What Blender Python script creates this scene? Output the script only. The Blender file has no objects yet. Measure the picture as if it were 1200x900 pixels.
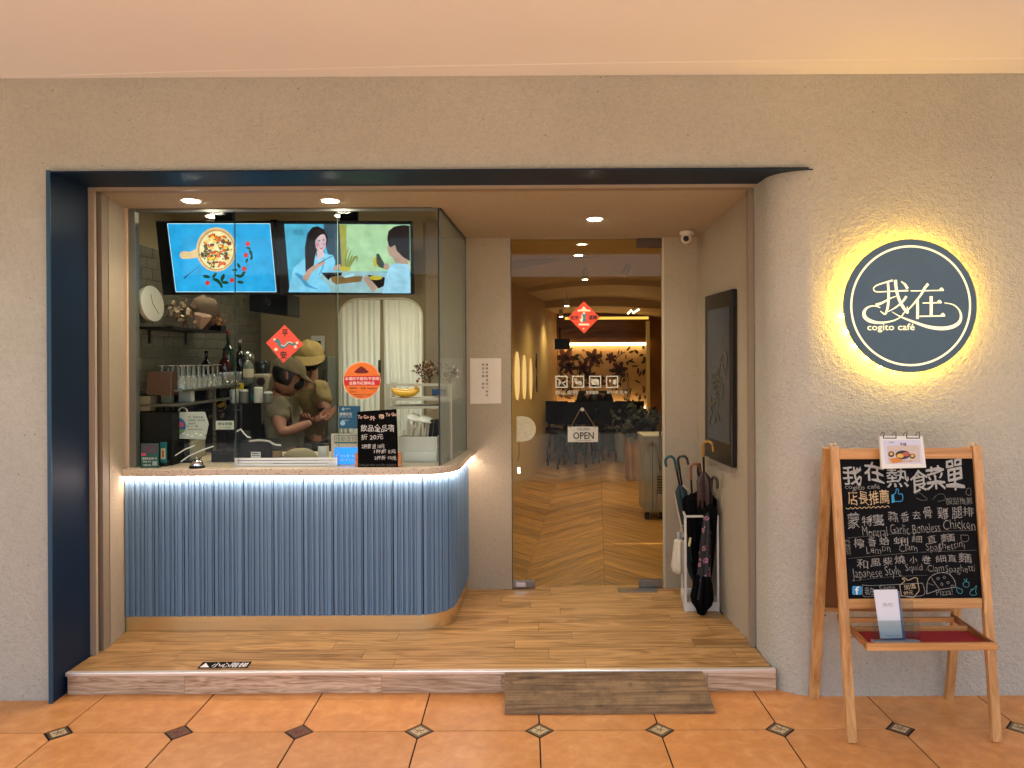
import bpy, bmesh, math, random
from mathutils import Vector, Matrix
R = math.radians
random.seed(7)
SC = bpy.context.scene
COL = SC.collection

# ---------------------------------------------------------------- camera, sky, sun, exposure
F, HX, HY, EYE, ROLL = 867.0, 615.0, 420.0, 1.55, R(0.3)
cd = bpy.data.cameras.new('camera'); cam = bpy.data.objects.new('camera', cd); COL.objects.link(cam)
cam.location = (0, 0, EYE); cam.rotation_euler = (R(90), ROLL, 0)
cd.sensor_width = 36; cd.lens = 36 * F / 1200
cd.shift_x = -(HX - 600) / 1200; cd.shift_y = -(450 - HY) / 1200
cd.clip_start = .05; cd.clip_end = 500
SC.camera = cam
SUN_EL, SUN_ROT = R(64), R(205)
w = bpy.data.worlds.new('World'); SC.world = w; w.use_nodes = True
wt = w.node_tree; sky = wt.nodes.new('ShaderNodeTexSky'); sky.sky_type = 'NISHITA'; sky.sun_disc = False
sky.sun_elevation = SUN_EL; sky.sun_rotation = SUN_ROT; sky.dust_density = 2.5; sky.ozone_density = .6
bg = wt.nodes['Background']; bg.inputs['Strength'].default_value = .15
wt.links.new(sky.outputs[0], bg.inputs['Color'])
sl = bpy.data.lights.new('sun', 'SUN'); sl.energy = 3.0; sl.angle = R(.5); sl.color = (1, .94, .85)
so = bpy.data.objects.new('sun', sl); COL.objects.link(so)
sd = Vector((math.sin(SUN_ROT) * math.cos(SUN_EL), math.cos(SUN_ROT) * math.cos(SUN_EL), math.sin(SUN_EL)))
so.rotation_euler = sd.to_track_quat('Z', 'Y').to_euler(); so.location = (0, -6, 9)
SC.view_settings.view_transform = 'Standard'; SC.view_settings.look = 'None'
SC.view_settings.exposure = 2.0; SC.view_settings.gamma = 1
try:
    SC.cycles.use_denoising = True; SC.cycles.max_bounces = 10; SC.cycles.transparent_max_bounces = 16
    SC.cycles.diffuse_bounces = 6; SC.cycles.sample_clamp_indirect = 6; SC.cycles.caustics_reflective = False
except Exception: pass

# ---------------------------------------------------------------- pixels of the photograph to points of the place
ca, sa = math.cos(ROLL), math.sin(ROLL)
def ray(px, py):
    dx, dy = px - HX, HY - py
    return Vector(((dx * ca + dy * sa) / F, 1.0, (-dx * sa + dy * ca) / F))
O = Vector((0, 0, EYE))
def P(px, py, Y): return O + ray(px, py) * Y
def hit(px, py, pl, off=0):
    p0, n = pl; d = ray(px, py)
    return O + d * ((p0 + n * off - O).dot(n) / d.dot(n))
def plane_y(Y): return (Vector((0, Y, 0)), Vector((0, -1, 0)))
def plane3(a, b, c):
    n = (b - a).cross(c - a).normalized()
    if n.dot(O - a) < 0: n = -n
    return (a, n)
def CR(ox, oy, s): return lambda x, y: (ox + x / s, oy + y / s)

# ---------------------------------------------------------------- materials
def hx(s, k=1.0):
    s = s.lstrip('#'); v = [int(s[i:i + 2], 16) / 255 for i in (0, 2, 4)]
    return tuple((c / 12.92 if c <= .04045 else ((c + .055) / 1.055) ** 2.4) * k for c in v) + (1,)
MATS = {}
class NT:
    def __init__(s, m): m.use_nodes = True; s.t = m.node_tree; s.b = s.t.nodes['Principled BSDF']
    def n(s, ty, **k):
        x = s.t.nodes.new('ShaderNode' + ty)
        for a, v in k.items():
            if a in x.inputs: x.inputs[a].default_value = v
            else: setattr(x, a, v)
        return x
    def l(s, a, b): s.t.links.new(a, b)
def mat(name, col, rough=.6, metal=0, bump=0, bscale=40, var=0, vscale=3, emit=None, es=0, coat=0, spec=.5, stretch=None, rand=0):
    if name in MATS: return MATS[name]
    m = bpy.data.materials.new(name); N = NT(m); b = N.b; MATS[name] = m
    c = hx(col) if isinstance(col, str) else tuple(col) + (1,) * (4 - len(col))
    b.inputs['Base Color'].default_value = c; b.inputs['Roughness'].default_value = rough
    b.inputs['Metallic'].default_value = metal; b.inputs['Specular IOR Level'].default_value = spec
    if coat: b.inputs['Coat Weight'].default_value = coat; b.inputs['Coat Roughness'].default_value = .15
    if emit: b.inputs['Emission Color'].default_value = hx(emit); b.inputs['Emission Strength'].default_value = es
    if bump or var or rand:
        tc = N.n('TexCoord'); vec = tc.outputs['Object']
        if stretch:
            mp = N.n('Mapping'); mp.inputs['Scale'].default_value = stretch; N.l(vec, mp.inputs[0]); vec = mp.outputs[0]
    if bump:
        t = N.n('TexNoise', Scale=bscale, Detail=4.0, Roughness=.6); N.l(vec, t.inputs['Vector'])
        bp = N.n('Bump', Strength=min(1, bump), Distance=.01 * max(1, bump)); N.l(t.outputs[0], bp.inputs['Height']); N.l(bp.outputs[0], b.inputs['Normal'])
    if var or rand:
        t = N.n('TexNoise', Scale=vscale, Detail=5.0, Roughness=.6); N.l(vec, t.inputs['Vector'])
        mr = N.n('MapRange'); mr.inputs[1].default_value = .25; mr.inputs[2].default_value = .75
        mr.inputs[3].default_value = 1 - var; mr.inputs[4].default_value = 1 + var; N.l(t.outputs[0], mr.inputs[0])
        out = mr.outputs[0]
        if rand:
            oi = N.n('ObjectInfo'); r2 = N.n('MapRange'); r2.inputs[3].default_value = 1 - rand; r2.inputs[4].default_value = 1 + rand
            N.l(oi.outputs['Random'], r2.inputs[0]); mu = N.n('Math', operation='MULTIPLY'); N.l(out, mu.inputs[0]); N.l(r2.outputs[0], mu.inputs[1]); out = mu.outputs[0]
        vm = N.n('VectorMath', operation='SCALE'); vm.inputs[0].default_value = c[:3]; N.l(out, vm.inputs['Scale']); N.l(vm.outputs[0], b.inputs['Base Color'])
    return m
def emis(name, col, s):
    if name in MATS: return MATS[name]
    m = bpy.data.materials.new(name); MATS[name] = m; N = NT(m); b = N.b
    b.inputs['Base Color'].default_value = (0, 0, 0, 1); b.inputs['Roughness'].default_value = .5
    b.inputs['Emission Color'].default_value = hx(col) if isinstance(col, str) else col; b.inputs['Emission Strength'].default_value = s
    b.inputs['Specular IOR Level'].default_value = .1
    return m
def wood(name, c1, c2, axis=0, scale=1.0, rough=.45, knots=0, rand=.12, dark=None, bump=.15, rz=0, fine=1.0, ring=.12):
    if name in MATS: return MATS[name]
    m = bpy.data.materials.new(name); MATS[name] = m; N = NT(m); b = N.b
    tc0 = N.n('TexCoord'); oi = N.n('ObjectInfo'); tc = N.n('VectorRotate'); tc.inputs['Angle'].default_value = rz; N.l(tc0.outputs['Object'], tc.inputs['Vector'])
    mp = N.n('Mapping'); sc = [26 * fine] * 3; sc[axis] = 1.6; mp.inputs['Scale'].default_value = [v * scale for v in sc]
    cm = N.n('CombineXYZ'); mu = N.n('Math', operation='MULTIPLY'); mu.inputs[1].default_value = 37.0
    N.l(oi.outputs['Random'], mu.inputs[0])
    for i in range(3): N.l(mu.outputs[0], cm.inputs[i])
    N.l(cm.outputs[0], mp.inputs['Location']); N.l(tc.outputs[0], mp.inputs[0])
    t1 = N.n('TexNoise', Scale=1.0, Detail=6.0, Roughness=.65, Distortion=1.2 + knots); N.l(mp.outputs[0], t1.inputs['Vector'])
    mp2 = N.n('Mapping'); s2 = [9, 9, 9]; s2[axis] = 1.1; mp2.inputs['Scale'].default_value = [v * scale for v in s2]; N.l(tc.outputs[0], mp2.inputs[0]); N.l(cm.outputs[0], mp2.inputs['Location'])
    t2 = N.n('TexNoise', Scale=1.0, Detail=2.0, Distortion=2.5 * (.4 + knots)); N.l(mp2.outputs[0], t2.inputs['Vector'])
    sn = N.n('Math', operation='MULTIPLY'); sn.inputs[1].default_value = 30 ; N.l(t2.outputs[0], sn.inputs[0])
    sn2 = N.n('Math', operation='SINE'); N.l(sn.outputs[0], sn2.inputs[0])
    a = N.n('MapRange'); a.inputs[1].default_value = -1; a.inputs[2].default_value = 1; a.inputs[3].default_value = -ring; a.inputs[4].default_value = ring; N.l(sn2.outputs[0], a.inputs[0])
    ad = N.n('Math', operation='ADD'); N.l(t1.outputs[0], ad.inputs[0]); N.l(a.outputs[0], ad.inputs[1])
    cr = N.n('ValToRGB'); cr.color_ramp.elements[0].position = .33; cr.color_ramp.elements[0].color = hx(c1); cr.color_ramp.elements[1].position = .66; cr.color_ramp.elements[1].color = hx(c2)
    if dark: e = cr.color_ramp.elements.new(.2); e.color = hx(dark)
    N.l(ad.outputs[0], cr.inputs[0])
    r2 = N.n('MapRange'); r2.inputs[3].default_value = 1 - rand; r2.inputs[4].default_value = 1 + rand; N.l(oi.outputs['Random'], r2.inputs[0])
    vm = N.n('VectorMath', operation='SCALE'); N.l(cr.outputs[0], vm.inputs[0]); N.l(r2.outputs[0], vm.inputs['Scale']); N.l(vm.outputs[0], b.inputs['Base Color'])
    bp = N.n('Bump', Strength=bump, Distance=.004); N.l(ad.outputs[0], bp.inputs['Height']); N.l(bp.outputs[0], b.inputs['Normal'])
    b.inputs['Roughness'].default_value = rough
    return m
def glass(name, tint=(.93, .97, .95), refl=1.0, milk=0):
    if name in MATS: return MATS[name]
    m = bpy.data.materials.new(name); MATS[name] = m; N = NT(m); t = N.t
    out = t.nodes['Material Output']; tr = N.n('BsdfTransparent'); tr.inputs[0].default_value = tuple(tint) + (1,)
    gl = N.n('BsdfGlossy'); gl.inputs['Roughness'].default_value = .0 ; fr = N.n('Fresnel', IOR=1.45)
    mx = N.n('MixShader'); mm = N.n('Math', operation='MULTIPLY'); mm.inputs[1].default_value = refl; N.l(fr.outputs[0], mm.inputs[0]); N.l(mm.outputs[0], mx.inputs[0])
    src = tr.outputs[0]
    if milk:
        df = N.n('BsdfDiffuse'); df.inputs[0].default_value = (.75, .8, .75, 1); m2 = N.n('MixShader'); m2.inputs[0].default_value = milk; N.l(tr.outputs[0], m2.inputs[1]); N.l(df.outputs[0], m2.inputs[2]); src = m2.outputs[0]
    N.l(src, mx.inputs[1]); N.l(gl.outputs[0], mx.inputs[2]); N.l(mx.outputs[0], out.inputs[0]); t.nodes.remove(N.b)
    return m
def chalk(name, col, amt=.6):
    if name in MATS: return MATS[name]
    m = mat(name, col, .95); N = NT(m); b = N.b
    tc = N.n('TexCoord'); t = N.n('TexNoise', Scale=450.0, Detail=2.0); N.l(tc.outputs['Object'], t.inputs['Vector'])
    mr = N.n('MapRange'); mr.inputs[1].default_value = .36; mr.inputs[2].default_value = .62; mr.inputs[3].default_value = 1 - amt; N.l(t.outputs[0], mr.inputs[0]); N.l(mr.outputs[0], b.inputs['Alpha'])
    return m

# ---------------------------------------------------------------- building helpers
ORG = {}
def tag(o, label=None, cat=None, group=None, kind=None):
    if label: o['label'] = label
    if cat: o['category'] = cat
    if group: o['group'] = group
    if kind: o['kind'] = kind
    return o
def thing(name, label, cat, loc, group=None, kind=None, rz=0):
    o = bpy.data.objects.new(name, None); COL.objects.link(o); o.empty_display_size = .1
    o.location = loc; o.rotation_euler = (0, 0, rz); ORG[o.name] = Matrix.Translation(Vector(loc)) @ Matrix.Rotation(rz, 4, 'Z')
    return tag(o, label, cat, group, kind)
class MB:
    def __init__(s): s.v = []; s.f = []; s.mi = []
    def add(s, vs, fs):
        k = len(s.v); s.v += [Vector(v) for v in vs]; s.f += [tuple(i + k for i in f) for f in fs]; return s
    def box(s, x0, x1, y0, y1, z0, z1):
        return s.add([(x, y, z) for x in (x0, x1) for y in (y0, y1) for z in (z0, z1)],
                     [(0, 1, 3, 2), (4, 6, 7, 5), (0, 4, 5, 1), (2, 3, 7, 6), (0, 2, 6, 4), (1, 5, 7, 3)])
    def bar(s, a, b, w, d, up=(0, 1, 0)):      # rectangular bar from a to b, w across, d along 'up'
        a, b = Vector(a), Vector(b); t = (b - a).normalized(); u = Vector(up); sx = t.cross(u).normalized() * w / 2; sy = sx.cross(t).normalized() * d / 2
        vs = [p + i * sx + j * sy for p in (a, b) for i, j in ((-1, -1), (1, -1), (1, 1), (-1, 1))]
        return s.add(vs, [(3, 2, 1, 0), (4, 5, 6, 7), (0, 1, 5, 4), (1, 2, 6, 5), (2, 3, 7, 6), (3, 0, 4, 7)])
    def prism(s, pts, z0, z1):                 # outline in XY
        n = len(pts); vs = [(p[0], p[1], z0) for p in pts] + [(p[0], p[1], z1) for p in pts]
        return s.add(vs, [tuple(range(n))[::-1], tuple(range(n, 2 * n))] + [(i, (i + 1) % n, n + (i + 1) % n, n + i) for i in range(n)])
    def extr(s, pts, vec):                     # any planar 3-D outline pushed along vec
        n = len(pts); vec = Vector(vec); pts = [Vector(p) for p in pts]
        return s.add(pts + [p + vec for p in pts], [tuple(range(n))[::-1], tuple(range(n, 2 * n))] + [(i, (i + 1) % n, n + (i + 1) % n, n + i) for i in range(n)])
    def strip(s, pts, z0, z1):                 # vertical sheet along an XY polyline
        n = len(pts); return s.add([(p[0], p[1], z0) for p in pts] + [(p[0], p[1], z1) for p in pts], [(i, i + 1, n + i + 1, n + i) for i in range(n - 1)])
    def lathe(s, c, prof, n=16, ax=(0, 0, 1), star=0, k=8, caps=True):   # prof: (height, radius)
        c = Vector(c); q = Vector(ax).normalized().to_track_quat('Z', 'Y'); b = len(s.v); vs = []
        for h, r in prof:
            for i in range(n):
                a = 2 * math.pi * i / n; rr = r * (1 + star * math.cos(k * a))
                vs.append(c + q @ Vector((rr * math.cos(a), rr * math.sin(a), h)))
        fs = [(j * n + i, j * n + (i + 1) % n, (j + 1) * n + (i + 1) % n, (j + 1) * n + i) for j in range(len(prof) - 1) for i in range(n)]
        if caps: fs += [tuple(range(n))[::-1], tuple(range((len(prof) - 1) * n, len(prof) * n))]
        return s.add(vs, fs)
    def tube(s, pts, r, n=8):
        pts = [Vector(p) for p in pts]; vs = []; m = len(pts); u = None
        for i, p in enumerate(pts):
            t = (pts[min(i + 1, m - 1)] - pts[max(i - 1, 0)]).normalized()
            if u is None: u = t.orthogonal().normalized()
            u = (u - t * u.dot(t)).normalized(); v = t.cross(u); rr = r[i] if isinstance(r, (list, tuple)) else r
            vs += [p + (u * math.cos(2 * math.pi * k / n) + v * math.sin(2 * math.pi * k / n)) * rr for k in range(n)]
        fs = [(j * n + i, j * n + (i + 1) % n, (j + 1) * n + (i + 1) % n, (j + 1) * n + i) for j in range(m - 1) for i in range(n)]
        return s.add(vs, fs + [tuple(range(n))[::-1], tuple(range((m - 1) * n, m * n))])
    def ball(s, c, r, n=10, sc=(1, 1, 1)):
        c = Vector(c); prof = [(-math.cos(math.pi * j / n), max(.02, math.sin(math.pi * j / n))) for j in range(n + 1)]; b = len(s.v)
        s.lathe((0, 0, 0), prof, n + 4)
        for i in range(b, len(s.v)): q = s.v[i]; s.v[i] = c + Vector((q.x * sc[0], q.y * sc[1], q.z * sc[2])) * r
        return s
    def build(s, name, m, parent=None, bev=0, smooth=False, label=None, cat=None, group=None, kind=None, seg=2, fix=True):
        if parent is not None: M = ORG[parent.name]; loc = None
        else:
            xs = [v.x for v in s.v]; ys = [v.y for v in s.v]; zs = [v.z for v in s.v]
            loc = Vector(((min(xs) + max(xs)) / 2, (min(ys) + max(ys)) / 2, min(zs))); M = Matrix.Translation(loc)
        Mi = M.inverted(); me = bpy.data.meshes.new(name); me.from_pydata([Mi @ v for v in s.v], [], s.f)
        if fix and len(s.f) > 1:
            bm = bmesh.new(); bm.from_mesh(me); bmesh.ops.recalc_face_normals(bm, faces=bm.faces); bm.to_mesh(me); bm.free()
        me.materials.append(m)
        o = bpy.data.objects.new(name, me); COL.objects.link(o)
        if parent is not None: o.parent = parent
        else: o.location = loc
        ORG[o.name] = M
        if smooth:
            for p in me.polygons: p.use_smooth = True
            try: me.set_sharp_from_angle(angle=R(40))
            except Exception: pass
        if bev:
            b = o.modifiers.new('bevel', 'BEVEL'); b.width = bev; b.segments = seg; b.limit_method = 'ANGLE'; b.angle_limit = R(35)
        return tag(o, label, cat, group, kind)
def dup(o, loc=None, rz=None, label=None, group=None, parent=None):
    c = o.copy(); COL.objects.link(c)
    if parent is not None: c.parent = parent
    if loc is not None: c.location = loc
    if rz is not None: c.rotation_euler = (0, 0, rz)
    if label: c['label'] = label
    if group: c['group'] = group
    for ch in list(o.children): dup(ch, parent=c)
    return c
def flat(name, polys, pl, off, m, parent=None, thick=0, **k):
    M = MB()
    for pg in polys:
        pts = [hit(x, y, pl, off) for x, y in pg]
        if thick: M.extr(pts, -pl[1] * thick)
        else: M.add(pts, [tuple(range(len(pts)))])
    return M.build(name, m, parent, fix=bool(thick), **k)
def circ(cx, cy, rx, ry=None, n=28, rot=0):
    ry = ry or rx; c, s = math.cos(rot), math.sin(rot); o = []
    for i in range(n):
        a = 2 * math.pi * i / n; x, y = rx * math.cos(a), ry * math.sin(a); o.append((cx + x * c - y * s, cy + x * s + y * c))
    return o
def rect(x0, y0, x1, y1): return [(x0, y0), (x1, y0), (x1, y1), (x0, y1)]
def rrect(x0, y0, x1, y1, r, n=5):
    o = []
    for cx, cy, a0 in ((x1 - r, y0 + r, -90), (x1 - r, y1 - r, 0), (x0 + r, y1 - r, 90), (x0 + r, y0 + r, 180)):
        for i in range(n + 1): a = R(a0 + 90 * i / n); o.append((cx + r * math.cos(a), cy + r * math.sin(a)))
    return o
def ribbon(pts, ws):                            # a brush stroke: quads of changing width, in pixels
    n = len(pts); L = []; Q = []
    if not isinstance(ws, (list, tuple)): ws = [ws] * n
    # Catmull-Rom smoothing
    sp = []; sw = []
    for i in range(n - 1):
        p0, p1, p2, p3 = pts[max(i - 1, 0)], pts[i], pts[i + 1], pts[min(i + 2, n - 1)]
        for k in range(5):
            t = k / 5; sp.append(tuple(.5 * (2 * p1[j] + (p2[j] - p0[j]) * t + (2 * p0[j] - 5 * p1[j] + 4 * p2[j] - p3[j]) * t * t + (3 * p1[j] - p0[j] - 3 * p2[j] + p3[j]) * t ** 3) for j in (0, 1)))
            sw.append(ws[i] * (1 - t) + ws[i + 1] * t)
    if n == 2: sp = [pts[0]]; sw = [ws[0]]
    sp.append(pts[-1]); sw.append(ws[-1]); m = len(sp)
    for i in range(m):
        a, b = sp[max(i - 1, 0)], sp[min(i + 1, m - 1)]; dx, dy = b[0] - a[0], b[1] - a[1]; d = math.hypot(dx, dy) or 1
        nx, ny = -dy / d * sw[i] / 2, dx / d * sw[i] / 2; L.append((sp[i][0] + nx, sp[i][1] + ny)); Q.append((sp[i][0] - nx, sp[i][1] - ny))
    return [[L[i], L[i + 1], Q[i + 1], Q[i]] for i in range(m - 1)]
_tc = {}
def glyphs(body, bold=0, shear=0, res=2):
    key = (body, bold, shear)
    if key in _tc: return _tc[key]
    c = bpy.data.curves.new('t', 'FONT'); c.body = body; c.resolution_u = res; c.offset = bold; c.shear = shear
    o = bpy.data.objects.new('t', c); COL.objects.link(o)
    dg = bpy.context.evaluated_depsgraph_get(); me = bpy.data.meshes.new_from_object(o.evaluated_get(dg))
    vs = [v.co.copy() for v in me.vertices]; fs = [tuple(p.vertices) for p in me.polygons]
    bpy.data.objects.remove(o); bpy.data.curves.remove(c); bpy.data.meshes.remove(me)
    _tc[key] = (vs, fs); return vs, fs
def text(name, items, pl, off, m, parent, bold=0, jit=0, depth=0, **k):
    """items: (string, (x0,y0,x1,y1)) boxes in pixels, each filled by its string; jit wobbles single letters as a hand does"""
    M = MB(); n = pl[1]; up = Vector((0, 0, 1)) if abs(n.z) < .9 else Vector((0, 1, 0))
    u = up.cross(n).normalized(); v = n.cross(u)
    for it in items:
        body, (x0, y0, x1, y1) = it[0], it[1]; rot = it[2] if len(it) > 2 else 0
        vs, fs = glyphs(body, bold if bold < 0 and all(ord(q) < 256 for q in body) else 0)
        if not vs: continue
        a, b = min(q.x for q in vs), max(q.x for q in vs); c, d = min(q.y for q in vs), max(q.y for q in vs)
        cx, cy = (x0 + x1) / 2, (y0 + y1) / 2
        o = hit(cx, cy, pl, off); W = (hit(x1, cy, pl, off) - hit(x0, cy, pl, off)).length; H = (hit(cx, y0, pl, off) - hit(cx, y1, pl, off)).length
        out = []; isl = {}
        if jit:                                # connected pieces wobble together, per letter column
            for q in vs: isl.setdefault(int(q.x / .9), (random.uniform(-1, 1) * jit * .07, random.uniform(-1, 1) * jit * .12))
        cr, sr = math.cos(rot), math.sin(rot)
        for q in vs:
            X, Y_ = (q.x - (a + b) / 2) / max(b - a, 1e-6) * W, (q.y - (c + d) / 2) / max(d - c, 1e-6) * H
            if jit: g = isl[int(q.x / .9)]; Y_ += g[1] * H * .8 + g[0] * (q.x % .9 - .45) * H * 2; X += random.uniform(-1, 1) * jit * H * .008; Y_ += random.uniform(-1, 1) * jit * H * .008
            out.append(o + u * (X * cr - Y_ * sr) + v * (X * sr + Y_ * cr))
        M.add(out, fs)
        if bold > 0:                            # heavier strokes: the same outline again, a hair to each side
            e_ = bold * .55 * H / max(d - c, .5)
            for q_, (bx_, by_) in enumerate(((1, 0), (-1, 0), (0, 1), (0, -1))): M.add([p + u * bx_ * e_ + v * by_ * e_ + n * .00004 * (q_ + 1) for p in out], fs)
    return M.build(name, m, parent, fix=False, **k)
def spotlamp(name, loc, to, watt, col, size, blend=.6, rad=.04):
    l = bpy.data.lights.new(name, 'SPOT'); l.energy = watt; l.color = col; l.spot_size = R(size); l.spot_blend = blend; l.shadow_soft_size = rad
    o = bpy.data.objects.new(name, l); COL.objects.link(o); o.location = loc
    o.rotation_euler = (Vector(loc) - Vector(to)).to_track_quat('Z', 'Y').to_euler(); return o
def arearect(name, loc, to, w, h, watt, col):
    l = bpy.data.lights.new(name, 'AREA'); l.shape = 'RECTANGLE'; l.size = w; l.size_y = h; l.energy = watt; l.color = col
    o = bpy.data.objects.new(name, l); COL.objects.link(o); o.location = loc
    o.rotation_euler = (Vector(loc) - Vector(to)).to_track_quat('Z', 'Y').to_euler(); return o

# ================================================================ SETTING
YW = 3.377
def stucco(name, c, sc=52, st=.5, dirt=.12):
    m = mat(name, c, .88); N = NT(m); b = N.b; tc = N.n('TexCoord'); g = N.n('NewGeometry')
    t = N.n('TexNoise', Scale=sc, Detail=3.0, Roughness=.55); N.l(g.outputs['Position'], t.inputs['Vector'])
    t3 = N.n('TexVoronoi', Scale=sc * 2.2); N.l(g.outputs['Position'], t3.inputs['Vector'])
    ad = N.n('Math', operation='MULTIPLY_ADD'); ad.inputs[1].default_value = .25; N.l(t3.outputs[0], ad.inputs[0]); N.l(t.outputs[0], ad.inputs[2])
    bp = N.n('Bump', Strength=st, Distance=.009); N.l(ad.outputs[0], bp.inputs['Height']); N.l(bp.outputs[0], b.inputs['Normal'])
    sc_ = N.n('MapRange'); sc_.inputs[1].default_value = .38; sc_.inputs[2].default_value = .7; sc_.inputs[3].default_value = .93; sc_.inputs[4].default_value = 1.03; N.l(ad.outputs[0], sc_.inputs[0])  # hollows of the bump darkened in the colour, standing in for shade
    t2 = N.n('TexNoise', Scale=1.7, Detail=6.0, Roughness=.65); N.l(g.outputs['Position'], t2.inputs['Vector'])
    t4 = N.n('TexNoise', Scale=120.0, Detail=3.0); N.l(g.outputs['Position'], t4.inputs['Vector'])
    a1 = N.n('Math', operation='MULTIPLY_ADD'); a1.inputs[1].default_value = .6; N.l(t4.outputs[0], a1.inputs[0]); N.l(t2.outputs[0], a1.inputs[2])
    mr = N.n('MapRange'); mr.inputs[1].default_value = .5; mr.inputs[2].default_value = 1.1; mr.inputs[3].default_value = 1 - dirt; mr.inputs[4].default_value = 1 + dirt * .6; N.l(a1.outputs[0], mr.inputs[0])
    vm = N.n('VectorMath', operation='SCALE'); vm.inputs[0].default_value = hx(c)[:3]; N.l(mr.outputs[0], vm.inputs['Scale'])
    # small pits in the render, their darkness put in by colour alone
    v = N.n('TexVoronoi', Scale=14.0); N.l(g.outputs['Position'], v.inputs['Vector'])
    lt = N.n('MapRange'); lt.inputs[1].default_value = .035; lt.inputs[2].default_value = .06; lt.inputs[3].default_value = .45; N.l(v.outputs[0], lt.inputs[0])
    v2 = N.n('VectorMath', operation='SCALE'); N.l(vm.outputs[0], v2.inputs[0]); mm = N.n('Math', operation='MULTIPLY'); N.l(lt.outputs[0], mm.inputs[0]); N.l(sc_.outputs[0], mm.inputs[1]); N.l(mm.outputs[0], v2.inputs['Scale'])
    N.l(v2.outputs[0], b.inputs['Base Color']); return m
m_wall = stucco('wall_stucco', '#B5B09F', 52, .85, .13)
m_rec = stucco('recess_plaster', '#A89A80', 90, .45, .08)
ZC = P(600, 89.5, YW).z
# rounded jamb on the right of the opening
XJ, YJ, RJ = 1.150, 3.70, .17
arc = [(XJ + RJ - RJ * math.cos(R(a)), YW + RJ - RJ * math.sin(R(a))) for a in range(0, 91, 6)]   # from jamb face to front face
prof = [(XJ, YJ)] + arc + [(5.2, YW), (5.2, YW + .3), (XJ + .5, YW + .3), (XJ + .5, YJ)]
M = MB().prism(prof, 0, 2.409)
M.box(-5.2, -2.152, YW, YW + .35, 0, ZC + .25)
M.box(-2.152, 5.2, YW, YW + .26, 2.409, ZC + .25)
M.build('stucco_wall', m_wall, label='beige pebbly stucco shopfront wall with a rounded jamb at the right of the opening', cat='wall', smooth=True)

# arcade floor: octagonal tiles with small diamond insets
m_grout = mat('grout', '#22160E', .95)
m_tile = mat('terracotta_tile', '#C98B55', .3); N = NT(m_tile); g = N.n('NewGeometry'); oi = N.n('ObjectInfo')
t = N.n('TexNoise', Scale=13.0, Detail=9.0, Roughness=.68, Distortion=.4); N.l(g.outputs['Position'], t.inputs['Vector'])
cr = N.n('ValToRGB'); e = cr.color_ramp.elements; e[0].position = .22; e[0].color = hx('#B87A42'); e[1].position = .78; e[1].color = hx('#DEA469'); x = e.new(.5); x.color = hx('#CE8C4C')
N.l(t.outputs[0], cr.inputs[0]); r2 = N.n('MapRange'); r2.inputs[3].default_value = .89; r2.inputs[4].default_value = 1.05; N.l(oi.outputs['Random'], r2.inputs[0])
vm = N.n('VectorMath', operation='SCALE'); N.l(cr.outputs[0], vm.inputs[0]); N.l(r2.outputs[0], vm.inputs['Scale']); N.l(vm.outputs[0], N.b.inputs['Base Color'])
t2 = N.n('TexNoise', Scale=22.0, Detail=5.0); N.l(g.outputs['Position'], t2.inputs['Vector']); mr = N.n('MapRange'); mr.inputs[3].default_value = .22; mr.inputs[4].default_value = .5; N.l(t2.outputs[0], mr.inputs[0]); N.l(mr.outputs[0], N.b.inputs['Roughness'])
bp = N.n('Bump', Strength=.15, Distance=.004); N.l(t.outputs[0], bp.inputs['Height']); N.l(bp.outputs[0], N.b.inputs['Normal'])
m_ins = mat('inset_brown', '#5A3A26', .4, bump=.5, bscale=120, var=.5, vscale=90)
m_ins2 = mat('inset_cream', '#6A553A', .4, bump=.5, bscale=120, var=.3, vscale=90)
fl = thing('arcade_floor', None, None, (0, 0, 0), kind='structure')
MB().box(-5.2, 5.2, .03, YW + .3, -.3, -.004).build('grout_bed', m_grout, fl)
TX, TY, TS, TC = .053, 3.082, .501, .056
gp = .003; h_ = TS / 2 - gp; c_ = TC + gp
oct_ = [(-h_ + c_, -h_), (h_ - c_, -h_), (h_, -h_ + c_), (h_, h_ - c_), (h_ - c_, h_), (-h_ + c_, h_), (-h_, h_ - c_), (-h_, -h_ + c_)]
proto = pin = pin2 = None
for j in range(-6, 1):
    for i in range(-7, 7):
        x, y = TX + (i + .5) * TS, TY + (j + .5) * TS
        if proto is None:
            proto = MB().prism([(a + 0, b + 0) for a, b in oct_], -.006, 0).build('floor_tile', m_tile, fl, bev=.0012, seg=1); o = proto
        else: o = dup(proto, parent=fl)
        o.location = (x, y, random.uniform(-.0006, .0006))
        if pin is None:
            d = TC - .0035; pin = MB().prism([(0, -d), (d, 0), (0, d), (-d, 0)], -.006, -.0005).build('tile_inset', m_ins, fl)
            pin2 = MB().prism([(0, -d), (d, 0), (0, d), (-d, 0)], -.006, -.0005).build('tile_inset', m_ins2, fl)
            q, q2 = pin, pin2; q2.location = (TX - 4 * TS, TY, 0)
        else: q = dup(pin if (i in (-5, -3) and True) or (i * 7 + j) % 5 == 0 and j != 0 else pin2, parent=fl)
        q.location = (x - TS / 2, y + TS / 2, 0)
for i in range(-4, 5):
    d = TC * .68; x = TX + i * TS; MB().add([(x, TY - d, .0002), (x + d, TY, .0002), (x, TY + d, .0002), (x - d, TY, .0002)], [(0, 1, 2, 3)]).build('inset_center', mat('inset_rust', '#6E3A22', .4, var=.5, vscale=80) if i in (-3, -2) else mat('inset_sand', '#C2AC80', .4, var=.3, vscale=80), fl, fix=False)
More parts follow.
